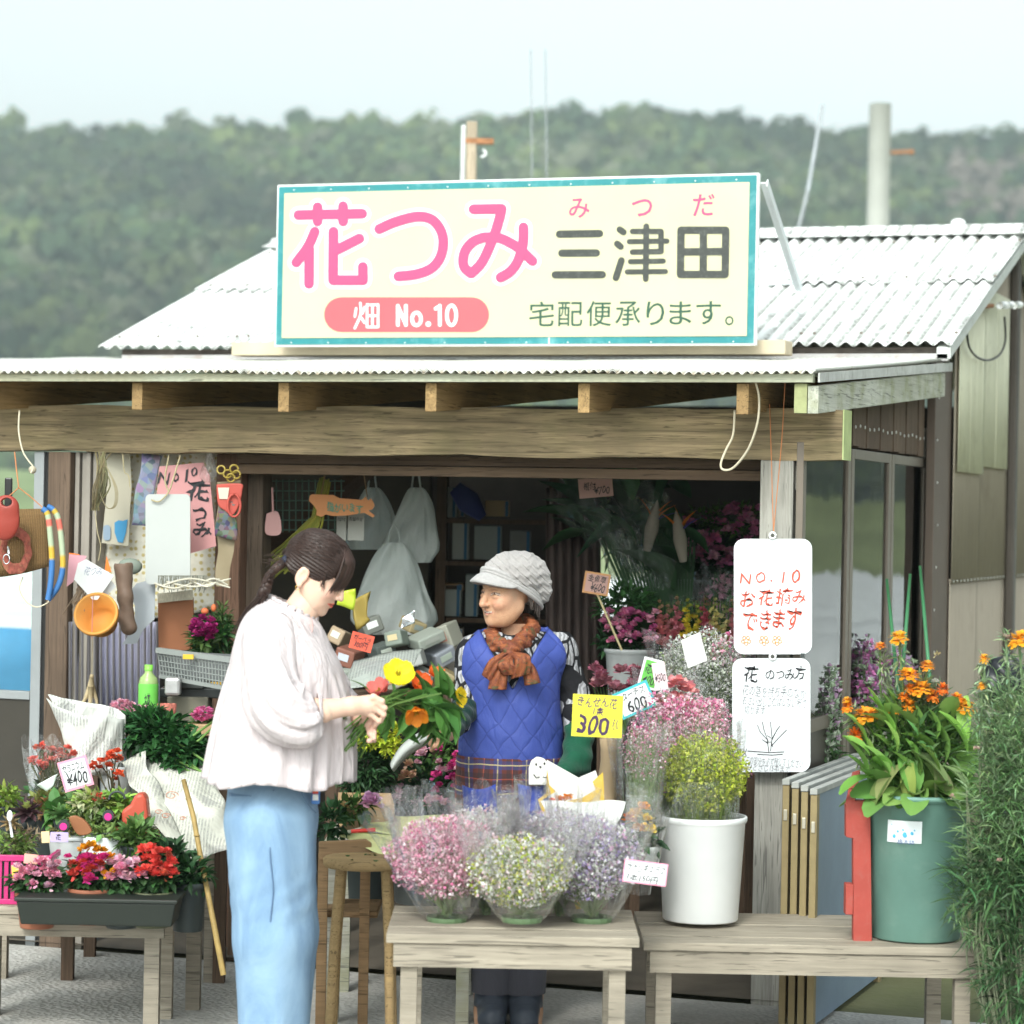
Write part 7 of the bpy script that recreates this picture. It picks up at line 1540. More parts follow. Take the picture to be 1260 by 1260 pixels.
# tags, pot, boot, grey board
for pts, D, m_, lb, tx in (([(96, 693), (106, 688), (140, 708), (135, 716), (120, 738), (114, 738), (91, 713)], 9.25, flat('white_tag', (.70, .71, .71)), 'big white tag with faint writing over the orange pot', 1), ([(118, 700), (130, 705), (143, 722), (137, 727), (127, 738), (118, 728)], 9.28, flat('white_tag', (.7, .71, .71)), 'second white tag tucked behind the big one', 0), ([(85, 682), (107, 684), (97, 700), (90, 716), (82, 722)], 9.30, flat('pink_tag', (.70, .36, .42)), 'pink lined tag at the left of the white tags', 0), ([(85, 680), (98, 682), (96, 688), (84, 692)], 9.32, flat('orange_tag', (.85, .22, .04)), 'orange tag corner above the pink lined tag', 0), ([(131, 684), (137, 704), (129, 702)], 9.33, bpy.data.materials['orange_tag'], 'orange pointed tag behind the boot', 0)):
    T = Thing('hanging_tag', lb, 'tag', G(pts[0][0], pts[0][1]+40, D), view=True); T.part('tag', outline(pts, D, .002), m_)
    if tx: handtext(T, [('花つみ', 104, 697, 126, 708, .0, .3)], D-.001, ink('grey_ink', (.3, .32, .42)))
k = K(9.3); T = Thing('hanging_pot', 'orange terracotta coloured pot hanging mouth forward', 'flower pot', G(122, 785, 9.3), view=True); c = G(121, 759, 9.25)
axp = np.array([-.12, -.85, .35]); axp /= np.linalg.norm(axp); Rp = frames(np.array([axp]))[0]; mb = MB(); prof = [(.001, -.02), (19*k, -.02), (25*k, .055), (27.5*k, .055), (27.5*k, .075), (24.5*k, .075), (18*k, -.008), (.001, -.008)]
ang = np.linspace(0, 2*np.pi, 36, endpoint=False); P = np.array([[c+Rp@np.array([r*math.cos(a), y-.04, r*math.sin(a)]) for a in ang] for r, y in prof]); T.part('body', mb.grid(P, closed_v=True), M('orange_clay', (.62, .28, .06), .6, .08, 8), True)
T.part('cord', MB().tube([G(113, 786, 9.2), G(114, 740, 9.24), G(119, 700, 9.3)], .0015, 4), flat('pink_cord', (.5, .22, .2)))
plantpart(T, 'dried_stems', lambda mb: [mb.tube([G(112+rng.normal(0, 3), 705, 9.3), G(100+rng.normal(0, 4), 725, 9.28), G(92+rng.normal(0, 5), 748+rng.normal(0, 6), 9.27)], .0022, 4, (.28, .20, .13), cap=False) for _ in range(16)])
LEA = M('brown_leather', (.16, .105, .075), .55, .2, 12, .3, 40); T = Thing('leather_boot', 'old brown leather boot hanging beside the orange pot', 'boot', G(155, 790, 9.35), view=True)
def bootf(p):
    d = smin(cone(p, G(152, 698, 9.38), G(154, 735, 9.36), .034, .024), cone(p, G(154, 735, 9.36), G(158, 772, 9.36), .024, .026), .02); d = smin(d, cone(p, G(160, 772, 9.36), G(148, 758, 9.36), .022, .018), .015); d = smax(d, -cone(p, G(152, 690, 9.38), G(152, 712, 9.38), .028, .022), .004); return d+.0007*np.sin(p[..., 2]*120+p[..., 0]*90)
V, Q = nets(bootf, G(130, 795, 9.29), G(178, 684, 9.45), .004); T.part('boot', MB().add(relax(V, Q, 1), Q), LEA, True)
T = Thing('grey_board', 'pale grey irregular board hanging behind the boot', 'board', G(172, 795, 9.5), view=True); T.part('board', outline([(158, 730), (168, 718), (188, 712), (191, 720), (190, 762), (176, 775), (168, 792), (150, 793), (166, 770), (166, 745)], 9.5, .005), flat('pale_grey_board', (.40, .43, .46)))
single('cloth_wad', MB().ball(G(160, 697, 9.6), (.045, .02, .03), 8), flat('grey_green_cloth', (.22, .26, .22)), 'grey green cloth wad behind the boot top', 'cloth', view=True, smooth=True)
single('hanging_figure', MB().tube([G(113, 830, 9.5), G(112, 845, 9.5), G(104, 862, 9.5), (G(92, 874, 9.5))], [.006, .014, .007, .002], 6).tube([G(113, 845, 9.5), G(119, 862, 9.5), G(120, 880, 9.5)], [.012, .006, .003], 6).tube([G(112, 845, 9.49), G(110, 880, 9.49)], [.012, .003], 6).tube([G(114, 785, 9.5), G(113, 828, 9.5)], .0012, 4).ball(G(113, 832, 9.49), .008, 6), M('straw', (.50, .40, .24), .8, .2, 40), 'little straw figure hanging on a string before the striped panel', 'ornament', view=True, smooth=True, kind='stuff')
# basket, red purse, strap, phone
T = Thing('woven_basket', 'woven basket with a red ring mark and blue yellow strap handle at the left edge', 'basket', G(20, 712, 9.1), view=True); WOV = NT('woven_straw')
co = WOV.coord(); wv = WOV.n('TexWave'); wv.inputs['Scale'].default_value = 55; wv.bands_direction = 'X'; WOV.l(co, wv.inputs[0]); wv2 = WOV.n('TexWave'); wv2.bands_direction = 'Z'; wv2.inputs['Scale'].default_value = 70; WOV.l(co, wv2.inputs[0])
hh = WOV.math('MULTIPLY', wv.outputs['Fac'], wv2.outputs['Fac']); WOVEN = WOV.done(WOV.bsdf(WOV.mix(hh, (.22, .13, .055), (.46, .29, .13)), .75, 0, .2, WOV.bump(hh, .8, .006)))
P = []
for i in range(13):
    u = i/12; row = []
    for j in range(9): v = j/8; row.append(G(-45+u*105-4*v*(1-u), 625+4*math.sin(u*3)*1+v*(85-u*14), 9.1)+np.array([0, -.05*math.sin(math.pi*u)*math.sin(math.pi*(v*.8+.1)), 0]))
    P.append(row)
T.part('body', MB().grid(np.array(P)), WOVEN, True, solid=.03)
a = np.linspace(0, 2*np.pi, 40); T.part('ring_mark', MB().grid(np.array([[G(19+rr_*math.cos(q)*(1+.05*math.sin(q*9)), 677+1.5*rr_*math.sin(q)*(1+.05*math.sin(q*7)), 9.026+.0022*abs(rr_-15)*abs(math.cos(q))) for rr_ in (11, 15, 20)] for q in a]), None), M('red_yarn', (.26, .07, .05), .9, .45, 60, .5, 160, dirt=((.36, .22, .11), .8, 70)), True)
strapcols = [(.05, .17, .42), (.05, .17, .42), (.05, .17, .42), (.05, .17, .42), (.62, .40, .05), (.42, .50, .34), (.42, .50, .34), (.70, .16, .12), (.42, .50, .34), (.55, .38, .05), (.05, .17, .42), (.05, .17, .42)]
for s_, pth in enumerate(([(59, 738), (62, 720), (64, 690), (62, 660), (60, 640), (57, 630), (52, 626)], [(59, 738), (71, 722), (77, 700), (76, 670), (72, 640), (66, 628), (58, 623)])):
    p = smoothpath([G(x, y, 9.0+.02*s_) for x, y in pth], 8); n = len(p); mb = MB(); cc = [strapcols[min(11, int((1-i/n)*0+i/n*12))] for i in range(n)]
    mb.tube(p, .010, 8, np.repeat(np.array(cc), 8, 0)); T.part('strap', mb, PAINT, True)
T.part('tie_cord', MB().tube(smoothpath([G(x, y, 9.05) for x, y in ((28, 710), (24, 725), (32, 740), (45, 747), (58, 742), (60, 738))], 5), .0025, 6), CRC, True)
T = Thing('red_purse', 'rounded red purse hanging over the basket', 'purse', G(8, 668, 8.95), view=True); mb = MB()
V, Q = nets(lambda p: smax(smin(ell(p, G(6, 640, 8.95), (.050, .02, .068)), ell(p, G(8, 622, 8.95), (.040, .018, .035)), .02), -ell(p, G(9, 618, 8.95), (.018, .06, .014)), .004), G(-20, 675, 8.9), G(28, 598, 9.0), .003); T.part('body', mb.add(relax(V, Q, 1), Q), M('red_leather', (.32, .05, .035), .4, .1, 12), True)
T.part('clasp', MB().tube([G(10, 672, 8.93), G(11, 682, 8.93)], .004, 6).tube([G(8+4*math.cos(q), 688+6*math.sin(q), 8.93) for q in np.linspace(0, 6.28, 12)], .002, 5), M('chrome', (.8, .8, .82), .2, metal=1), True, kind='stuff')
single('black_phone_case', MB().box(G(5, 626, 9.06), G(15, 588, 9.06)+np.array([0, .012, 0])), flat('black_case', (.02, .02, .02), .3), 'black flat case behind the red purse', 'case', view=True, bevel=.004)
rope([(18, 556, 9.2), (20, 575, 9.15), (23, 600, 9.1)], 9.1, .002, ORC, 'reddish cord going down to the basket at the far left'); rope([(23, 600), (36, 610), (52, 624)], 9.0, .002, ORC, 'orange cord sloping to the basket strap'); rope([(23, 600), (14, 608), (2, 616)], 9.0, .002, ORC, 'orange cord sloping left from the knot')
rope([(24, 505), (23, 530), (28, 555), (36, 568), (41, 575), (38, 582)], 8.9, .003, CRC, 'cream cord looped over the beam at the far left'); single('cord_knot', MB().ball(G(40, 578, 9.2), .014, 6), M('knot', (.45, .4, .3), .8), 'knot of cord on the window frame', 'knot', view=True, smooth=True)

# ================================================================== LEFT GOODS
BEV = .5
T = Thing('tea_bottle', 'green tea bottle with green label and cap', 'bottle', G(182, 880, 9.15), view=True); k = K(9.15); c = G(182, 878, 9.15)
T.part('bottle', MB().lathe([(.001, 0), (11.5*k, 0), (12*k, 2*k), (12*k, 38*k), (10.5*k, 44*k), (5*k, 50*k), (4.6*k, 54*k), (.001, 54*k)], c, 24), M('pet_green', (.30, .42, .16), .2, .05), True)
T.part('label', MB().lathe([(12.4*k, 3*k), (12.4*k, 37*k)], c, 24), M('label_green', (.16, .56, .09), .4, .06, 20), True); T.part('cap', MB().lathe([(5.2*k, 53*k), (5.2*k, 60*k), (.001, 60*k)], c, 16), M('cap_green', (.22, .60, .08), .4), True)
mb = MB(); text_on(mb, 'お茶', c+np.array([-3*k, -12.8*k, 6*k]), np.array([1, 0, 0.]), np.array([0, 0, 1.]), (0, 0, 7*k, 20*k), .01); T.part('lettering', mb, BLK, kind='stuff')
def hyd(px, py, D, rx, ry, c, label, n=16, name='flower_head'):
    T = Thing('flower_bunch', label, 'flowers', G(px, py+ry, D), view=True); rg = np.random.default_rng(int(px*7+py))
    for i in range(n): mb = MB(); d = sph(1, rg)[0]; pom(mb, G(px+d[0]*rx*.75, py+d[2]*ry*.75, D-abs(d[1])*.03), (rx+ry)*.20*K(D), np.clip(np.array(c)*rg.uniform(.8, 1.15), 0, 1), 30, rg, pl=.7); T.part(name, mb, PETAL)
    plantpart(T, 'leaves', lambda mb: bushleaves(mb, G(px, py+ry*.8, D+.02), (rx*K(D), .03, ry*.4*K(D)), 40, .04, .5, GRN, rg)); return T
hyd(150, 874, 9.1, 18, 12, (.78, .42, .52), 'soft pink carnation heads left of the tea bottle', 18); hyd(174, 876, 9.05, 12, 9, (.80, .50, .58), 'pale pink carnation head under the tea bottle', 10)
hyd(250, 882, 9.0, 16, 11, (.76, .20, .42), 'bright pink flower head on the grey shelf near the blouse', 18); hyd(252, 775, 9.4, 18, 18, (.42, .03, .20), 'magenta flowers in the shade under the pink paper', 20)
T = Thing('green_foliage_plant', 'shaded green foliage plant beside the magenta flowers', 'plant', G(262, 808, 9.5), view=True); plantpart(T, 'leaves', lambda mb: (bushleaves(mb, G(262, 785, 9.5), (.08, .06, .07), 420, .045, .3, (.045, .12, .035)), bushleaves(mb, G(272, 760, 9.5), (.03, .03, .05), 80, .03, .3, (.12, .20, .06))))
T.part('ornament', MB().ball(G(252, 752, 9.4), (.014, .01, .012), 6).ball(G(263, 748, 9.4), (.010, .01, .014), 6), flat('orange_ornament', (.55, .14, .05)), True, kind='stuff')
T = Thing('plastic_basket', 'grey mesh plastic basket with yellow tags', 'basket', G(240, 840, 9.3), view=True); GR = M('grey_mesh_plastic', (.26, .28, .27), .45, .1); a = [G(194, 800, 9.25), G(285, 812, 9.0)]; b = [G(198, 832, 9.25), G(285, 848, 9.0)]
T.part('rim', MB().bar(a[0], a[1], .02, .018), GR); T.part('rim', MB().bar(b[0], b[1], .02, .012), GR); mb = MB()
for i in range(24): u = i/23; mb.tube([a[0]*(1-u)+a[1]*u, b[0]*(1-u)+b[1]*u], .0025, 4)
for j in range(1, 5): v = j/5; mb.tube([a[0]*(1-v)+b[0]*v, a[1]*(1-v)+b[1]*v], .002, 4)
T.part('mesh', mb, GR, kind='stuff'); T.part('side', MB().grid(np.array([[G(194, 800, 9.27), G(198, 832, 9.27)], [G(285, 805, 9.35), G(285, 840, 9.35)]])), flat('smoky_side', (.14, .15, .15)))
for x, y in ((232, 808), (266, 842)): q = G(x, y, 9.1); T.part('yellow_tag', MB().box(q-(.018, .012, .008), q+(.018, .0, .008)), flat('yellow_tape', (.68, .42, .04)))
def blk(name, x0, y0, x1, y1, D, dp, m_, label, cat, bevel=.004): a = G(x0, y1, D); b = G(x1, y0, D); return single(name, MB().box((a[0], D, a[2]), (b[0], D+dp, b[2])), m_, label, cat, view=True, bevel=bevel)
T = Thing('back_shelf', 'dark plank shelf behind the greens on the left', 'shelf', (G(200, 900, 9.15)[0], 9.4, 0), view=True); a = G(78, 892, 9.1); b = G(292, 892, 9.1); T.part('board', MB().box((a[0], 9.0, a[2]-.03), (b[0], 9.6, a[2])), WD)
for x in (a[0]+.02, b[0]-.06):
    for y in (9.02, 9.5): T.part('leg', MB().box((x, y, 0), (x+.04, y+.04, a[2]-.031)), WD)
blk('grey_carton', 205, 858, 256, 889, 9.2, .14, flat('grey_carton_card', (.17, .16, .12)), 'grey brown carton behind the greens', 'box'); blk('dark_tray', 196, 848, 285, 858, 9.22, .2, flat('black_tray', (.03, .035, .035), .35), 'flat black tray above the grey brown carton', 'tray'); blk('dark_tray', 215, 838, 250, 847, 9.2, .15, flat('smoky_tray', (.10, .11, .11), .35), 'small smoky tray on the flat black one', 'tray')
blk('foil_pack', 202, 834, 222, 856, 9.12, .05, M('foil_grey', (.5, .5, .5), .3, metal=.6), 'silvery packet beside the tea bottle', 'packet', .01); blk('wooden_tray', 222, 892, 268, 905, 8.95, .12, CARDB, 'light wooden tray under the bright pink flower head', 'tray')
T = Thing('red_woven_basket', 'small red and white woven basket right of the tea bottle', 'basket', G(205, 890, 9.05), view=True); c = G(205, 890, 9.1); k = K(9.1); T.part('weave', MB().lathe([(10*k, 0), (12*k, 24*k), (11*k, 24*k), (9.5*k, 2*k)], c, 4*6), NT('x') and M('red_weave', (.38, .12, .09), .7, .8, 120, .3), True)
# newspaper cone
T = Thing('newspaper_cone', 'flowers\' newspaper wrapping flaring open behind the red blooms', 'newspaper', G(110, 960, 8.75), view=True); P = []
ft = [(57, 859), (75, 868), (100, 876), (125, 880), (140, 881), (153, 885)]; fb = [(80, 905), (86, 925), (100, 940), (118, 950), (135, 952), (151, 952)]
ft = smoothpath(ft, 5); fb = smoothpath(fb, 5); n = len(ft)
for i in range(n): P.append([G(ft[i][0]*(1-v)+fb[i][0]*v, ft[i][1]*(1-v)+fb[i][1]*v, 8.72)+np.array([0, -.09*math.sin(math.pi*i/(n-1))+.006*math.sin(i+v*8), 0]) for v in np.linspace(0, 1, 12)])
T.part('front_sheet', MB().grid(np.array(P)), NEWS, True, solid=.0015)
P = [[p+np.array([0, .03+.11*math.sin(math.pi*i/(n-1)), .01+.02*math.sin(math.pi*i/(n-1))]) for p in row] for i, row in enumerate(P)]; T.part('back_sheet', MB().grid(np.array(P)), NEWS, True, solid=.0015)
# greens lying with stems
T = Thing('cut_greens', 'heap of dark green cut greens with pale stems on newspaper', 'greens', G(205, 965, 8.75), view=True); rg = np.random.default_rng(101)
plantpart(T, 'leaves', lambda mb: (bushleaves(mb, G(192, 905, 8.78), (.105, .09, .075), 900, .042, .5, (.030, .115, .030), rg, shell=.3), bushleaves(mb, G(222, 925, 8.74), (.085, .07, .06), 560, .042, .5, (.035, .125, .035), rg, shell=.3), bushleaves(mb, G(180, 890, 8.8), (.07, .06, .04), 250, .042, .5, (.03, .10, .03), rg)))
for a, b in (((215, 925), (268, 965)), ((205, 930), (262, 956)), ((220, 915), (272, 950)), ((240, 915), (268, 890)), ((212, 938), (255, 960)), ((238, 905), (262, 888))): T.part('stem', MB().tube([G(*a, 8.7), G(*b, 8.66)], .0038, 6, (.20, .36, .09)), ATTR, True)
T = Thing('newspaper_drape', 'crumpled newspaper sheet draped over the bench front by the jeans', 'newspaper', G(215, 1060, 8.4), view=True)
for cs, D_, sd, bl in (([(150, 925), (262, 925), (285, 1045), (200, 1075)], [8.8, 8.8, 8.35, 8.35], 3, .10), ([(145, 940), (180, 925), (232, 1060), (185, 1010)], [8.7, 8.7, 8.3, 8.35], 6, .06)): T.part('sheet', MB().grid(sheet(cs, D_, 26, .014, sd, bl)), newsprint('damp_newsprint', (.55, .55, .48)), True, solid=.001)
for x, y, rx in ((212, 978, 9), (205, 1003, 6), (196, 998, 5), (226, 1006, 4)): mb = MB(); c = G(x, y, 8.36); mb.tube([c+np.array([rx*K(8.36)*math.cos(q)*(1-q*.08), -.02, rx*.6*K(8.36)*math.sin(q)*(1-q*.08)]) for q in np.linspace(0, 8, 16)], .0012, 4); T.part('red_mark', mb, flat('red_print', (.55, .22, .14)), kind='stuff')
for x, y, w_, lb, cc in ((206, 1064, 40, 'low pot of dark leaves under the newspaper drape', (.04, .10, .04)), (168, 1040, 36, 'pot of mixed leaves behind the red geranium', (.10, .20, .05)), (232, 1085, 44, 'low pot of deep green leaves beside the bamboo stick', (.03, .09, .03))):
    T, b, r, H_ = vessel(x, y, 8.15, w_, 60, lb, 'flower pot', DB, .8, 'flower_pot'); plantpart(T, 'leaves', lambda mb: bushleaves(mb, G(x, y-8, 8.15), (w_*.6*K(8.15), .07, .05), 260, .04, .5, cc, rg))
T = Thing('bamboo_stick', 'bamboo stick leaning in front of the crumpled newspaper', 'stick', G(255, 1100, 8.1), view=True); T.part('cane', MB().tube([G(226, 960, 8.32), G(238, 1005, 8.25), G(246, 1050, 8.18), G(256, 1100, 8.1), G(275, 1200, 8.05)], [.0075, .0082, .008, .0085, .009], 10), M('bamboo_cane', (.36, .25, .09), .6, .25, 30), True); mb = MB()
for x, y, D_ in ((232, 983, 8.285), (242, 1028, 8.21), (251, 1074, 8.14)): mb.ball(G(x, y, D_), (.0105, .0105, .004), 6)
T.part('nodes', mb, bpy.data.materials['bamboo_cane'], True, kind='stuff')
# buckets and pots of the left benches
T, b, r, H_ = vessel(143, 942, 8.72, 40, 62, 'white bucket of red flowers behind the priced card', 'bucket', WHITEP, .8, 'flower_bucket')
rg = np.random.default_rng(111)
def stemmed(T, pts, D, foot, rpx, col, n=34, sc=(.10, .09, .05)):
    for x, y in pts:
        mb = MB(); pom(mb, G(x, y, D+rg.uniform(-.03, .03)), rpx*K(D)*rg.uniform(.8, 1.15), np.clip(np.array(col)*rg.uniform(.8, 1.15), 0, 1), n, rg, pl=.65); T.part('flower', mb, PETAL)
    plantpart(T, 'stems', lambda mb: [stemtube(mb, G(x, y+rpx*.4, D), G(foot[0]+rg.normal(0, 5), foot[1], D), .0022, sc, .06, 4, rg) for x, y in pts])
stemmed(T, [(116, 942), (124, 938), (131, 936), (139, 934), (147, 936), (122, 946), (111, 946), (134, 944), (141, 960), (146, 954), (136, 928), (144, 926)], 8.60, (140, 985), 7, (.78, .14, .06))
T, b, r, H_ = vessel(68, 995, 8.7, 62, 70, 'dark pot of salmon red kalanchoe at the left', 'flower pot', DB, .8, 'flower_pot')
pts = [(38+rg.uniform(0, 56), 917+rg.uniform(0, 22)+abs(i-24)*.18) for i in range(46)]; stemmed(T, pts, 8.66, (66, 985), 5.5, (.78, .20, .15), 26, (.12, .14, .06)); stemmed(T, [(48, 940), (52, 946), (42, 935), (86, 942)], 8.6, (60, 980), 6, (.75, .22, .2), 26)
plantpart(T, 'leaves', lambda mb: bushleaves(mb, G(68, 985, 8.7), (.09, .08, .06), 200, .05, .5, (.04, .09, .03), rg)); T.part('wrap', wrapcone(MB(), G(66, 1010, 8.7), G(66, 925, 8.7), .06, .095, 112, pk=.05), CELLO, True)
single('torn_film', MB().grid(sheet([(44, 965), (72, 952), (66, 968), (58, 975)], 8.5, 6, .004, 1)), flat('pale_green_film', (.60, .70, .62), .3), 'torn pale green film piece by the priced card', 'film', view=True, smooth=True, solid=.001)
def trough(px0, px1, py, D, h, m_, label, name='planter', slats=0, dp=.16):
    a = G(px0, py, D); b = G(px1, py, D); H_ = h*K(D); T = Thing(name, label, 'crate' if slats else 'planter', ((a[0]+b[0])/2, D+dp/2, a[2]-H_), view=True); z0 = a[2]-H_
    if not slats:
        T.part('body', MB().hexa([(a[0]+.012, D+.012, z0), (b[0]-.012, D+.012, z0), (b[0]-.012, D+dp-.012, z0), (a[0]+.012, D+dp-.012, z0), (a[0], D, a[2]-.012), (b[0], D, a[2]-.012), (b[0], D+dp, a[2]-.012), (a[0], D+dp, a[2]-.012)]), m_, bevel=.004)
        T.part('rim', MB().box((a[0]-.006, D-.006, a[2]-.0115), (b[0]+.006, D+dp+.006, a[2])), m_, bevel=.003)
    else:
        for zz in (a[2]-.016, z0): T.part('rail', MB().box((a[0], D, zz), (b[0], D+dp, zz+.016)) if zz == z0 else MB().box((a[0], D-.004, zz), (b[0], D+.01, zz+.018)).box((b[0]-.012, D+.01, zz), (b[0], D+dp, zz+.018)).box((a[0], D+.01, zz), (a[0]+.012, D+dp, zz+.018)), m_, bevel=.002)
        for i in range(slats): x = a[0]+(b[0]-a[0])*i/(slats-1); T.part('slat', MB().box((x-.006, D+.001, z0+.0165), (x+.006, D+.008, a[2]-.0165)), m_)
        T.part('liner', MB().box((a[0]+.01, D+.014, z0+.017), (b[0]-.014, D+dp-.01, a[2]-.03)), flat('dark_liner', (.03, .06, .05)))
    return T
WPL = M('white_planter', (.64, .67, .67), .45, .05); MG = M('magenta_plastic', (.52, .03, .17), .4, .06); RB = M('redbrown_plastic', (.32, .055, .035), .45, .06)
def bush(T, px, py, D, rx, ry, n, L, wd, col, nm='leaves', **k): plantpart(T, nm, lambda mb: bushleaves(mb, G(px, py, D), (rx*K(D), .06, ry*K(D)), n, L, wd, col, rg, **k))
T = trough(60, 142, 1030, 8.25, 55, WPL, 'white trough planter with succulents and mixed leaves'); bush(T, 105, 1012, 8.33, 38, 16, 160, .03, .5, (.16, .24, .07)); bush(T, 85, 1018, 8.3, 26, 10, 90, .03, .3, (.30, .28, .10))
T = trough(-40, 64, 1052, 8.05, 60, MG, 'magenta slatted crate of seedlings at the bottom left', 'slatted_crate', 14); bush(T, 10, 1040, 8.12, 40, 14, 260, .028, .4, (.14, .22, .05)); bush(T, 30, 1030, 8.16, 22, 12, 120, .026, .35, (.28, .22, .14))
T = trough(138, 196, 1020, 8.35, 42, RB, 'red brown slatted crate behind the red watering jug', 'slatted_crate', 8); bush(T, 160, 1022, 8.42, 22, 8, 80, .03, .5, GRN)
def succulent(px, py, D, rpx, col, label, n=5, tip=None):
    T = Thing('succulent', label, 'succulent', G(px, py+rpx, D), view=True); r = rpx*K(D); c = G(px, py, D); up = np.array([.1, -.75, .6]); up /= np.linalg.norm(up); a = np.cross(up, (0, .1, 1)); a /= np.linalg.norm(a); b = np.cross(a, up)
    for L in range(n):
        m_ = 9-L; th = np.linspace(0, 2*np.pi, m_, endpoint=False)+L*.5
        for q in th: d = (math.cos(q)*a+math.sin(q)*b)*(1-L*.12)+up*(.15+.28*L); mb = MB(); scatter(mb, leaf_tpl(4, .35, -.2), [c+up*r*.1*L], np.array([[r*.5, r*(1.1-.17*L), r]]), frames(np.array([d])), jitc(col if L < n-2 else (tip or col), 1, rg, .12)); T.part('leaf', mb, ATTR, True)
    T.part('pot', MB().lathe([(.001, 0), (r*.5, 0), (r*.62, r*.8), (r*.55, r*.8)], c-(0, -.02, r*1.2), 16), DB, True); return T
succulent(33, 1000, 8.22, 20, (.10, .055, .065), 'dark purple rosette succulent at the left', tip=(.30, .34, .10)); succulent(74, 1004, 8.28, 16, (.12, .25, .08), 'green rosette succulent right of the dark purple one'); succulent(12, 1014, 8.15, 13, (.40, .30, .16), 'small tan rosette succulent at the left edge')
T, b, r, H_ = vessel(8, 990, 8.45, 40, 50, 'pot of pale green leaves at the left edge', 'flower pot', DB, .8, 'flower_pot'); bush(T, 6, 985, 8.42, 20, 16, 200, .03, .5, (.24, .34, .06))
T, b, r, H_ = vessel(62, 1000, 8.55, 60, 50, 'pot of olive and bronze leaves under the priced card', 'flower pot', DB, .8, 'flower_pot'); bush(T, 62, 988, 8.5, 28, 12, 240, .032, .6, (.22, .24, .07)); bush(T, 55, 992, 8.47, 20, 9, 60, .035, .5, (.26, .14, .06)); bush(T, 74, 997, 8.45, 16, 12, 60, .05, .8, (.10, .24, .06))
T, b, r, H_ = vessel(118, 1000, 8.45, 64, 50, 'pot of lime and cream leaves with tiny red blooms', 'flower pot', DB, .8, 'flower_pot'); bush(T, 118, 995, 8.4, 32, 18, 420, .034, .6, (.26, .36, .08)); bush(T, 108, 988, 8.36, 20, 11, 120, .028, .5, (.42, .46, .24)); bush(T, 146, 990, 8.42, 14, 12, 110, .038, .7, (.26, .45, .08)); plantpart(T, 'red_blooms', lambda mb: [pom(mb, G(112+rg.uniform(0, 20), 978+rg.uniform(-2, 8), 8.34), .008, (.72, .12, .08), 12, rg) for _ in range(12)], PETAL)
single('wire_hoop', MB().tube([G(144+10*math.cos(q), 985-11*math.sin(q), 8.35) for q in np.linspace(.2, 3, 14)], .004, 6), DB, 'dark handle hoop beside the red watering jug', 'handle', view=True, smooth=True)
T = Thing('red_jug', 'small red plastic watering jug at the end of the crate', 'watering can', G(168, 1016, 8.3), view=True); RJ = M('red_plastic_jug', (.50, .085, .05), .45, .05)
T.part('body', outline([(150, 1014), (149, 998), (160, 990), (166, 978), (176, 976), (180, 984), (183, 1015), (160, 1017)], 8.28, .07), RJ, bevel=.01)
T = Thing('terracotta_shard', 'tilted brown pot saucer among the left pots', 'saucer', G(98, 1022, 8.2), view=True); T.part('saucer', outline([(84, 1006), (92, 1004), (104, 1010), (113, 1024), (98, 1028), (90, 1020)], 8.2, .02, smooth=True), M('brown_saucer', (.30, .12, .05), .6), bevel=.003)
for x, y, D_, lb in ((78, 1016, 8.15, 'round black pot with magenta disc near the lilac tag'), (133, 1004, 8.2, 'round black pot with magenta disc among the lime leaves')):
    T = Thing('black_pot_tag', lb, 'plant label', G(x, y+12, D_), view=True); mb = MB(); mb.tube([G(x, y, D_), G(x, y, D_)+np.array([0, .02, 0])], 7*K(D_), 18); T.part('disc', mb, DB); mb = MB(); mb.tube([G(x, y+1, D_)-np.array([0, .003, 0]), G(x, y+1, D_)-np.array([0, .001, 0])], 4.6*K(D_), 14); T.part('centre', mb, flat('magenta_disc', (.7, .03, .25)))
# front flowers of the low left bench
def frontpot(px, py, w_, label, flowers, leafc=(.05, .12, .04), D=8.02, mat=None):
    flowers = list(flowers)+[(px+rg.uniform(-.55, .55)*w_, py-rg.uniform(2, 26), rg.uniform(5, 9), flowers[rg.integers(len(flowers))][3]) for _ in range(13)]; py += 12
    T, b, r, H_ = vessel(px, py, D, w_, 44, label, 'flower pot', mat or (DB, flat('pot_terracotta', (.30, .11, .06)), flat('pot_olive', (.10, .11, .06)))[int(px) % 3], .8, 'flower_pot'); bush(T, px, py-14, D, w_*.62, 18, 330, .034, .6, leafc)
    for x, y, rp, c in flowers: mb = MB(); pom(mb, G(x, y, D-.06+rg.uniform(-.02, .02)), rp*K(D), np.clip(np.array(c)*rg.uniform(.85, 1.12), 0, 1), 44, rg, pl=.7); T.part('flower', mb, PETAL)
OR = (.86, .40, .02); MGT = (.70, .05, .28); LP = (.80, .36, .48); RD = (.78, .10, .08); PP = (.82, .52, .62)
frontpot(46, 1085, 50, 'potted pink cyclamen in front of the magenta crate', [(38, 1072, 9, LP), (62, 1075, 9, LP), (58, 1064, 6, LP), (44, 1078, 7, PP), (40, 1090, 8, LP), (60, 1092, 8, PP)])
frontpot(112, 1080, 52, 'potted magenta and orange flowers at the bottom', [(104, 1046, 8, OR), (112, 1042, 8, OR), (120, 1048, 8, OR), (128, 1048, 6, OR), (105, 1058, 9, MGT), (116, 1060, 10, MGT), (126, 1058, 9, MGT), (100, 1060, 8, MGT), (112, 1070, 9, (.6, .08, .05)), (98, 1072, 7, RD), (122, 1072, 9, LP), (110, 1084, 10, MGT)])
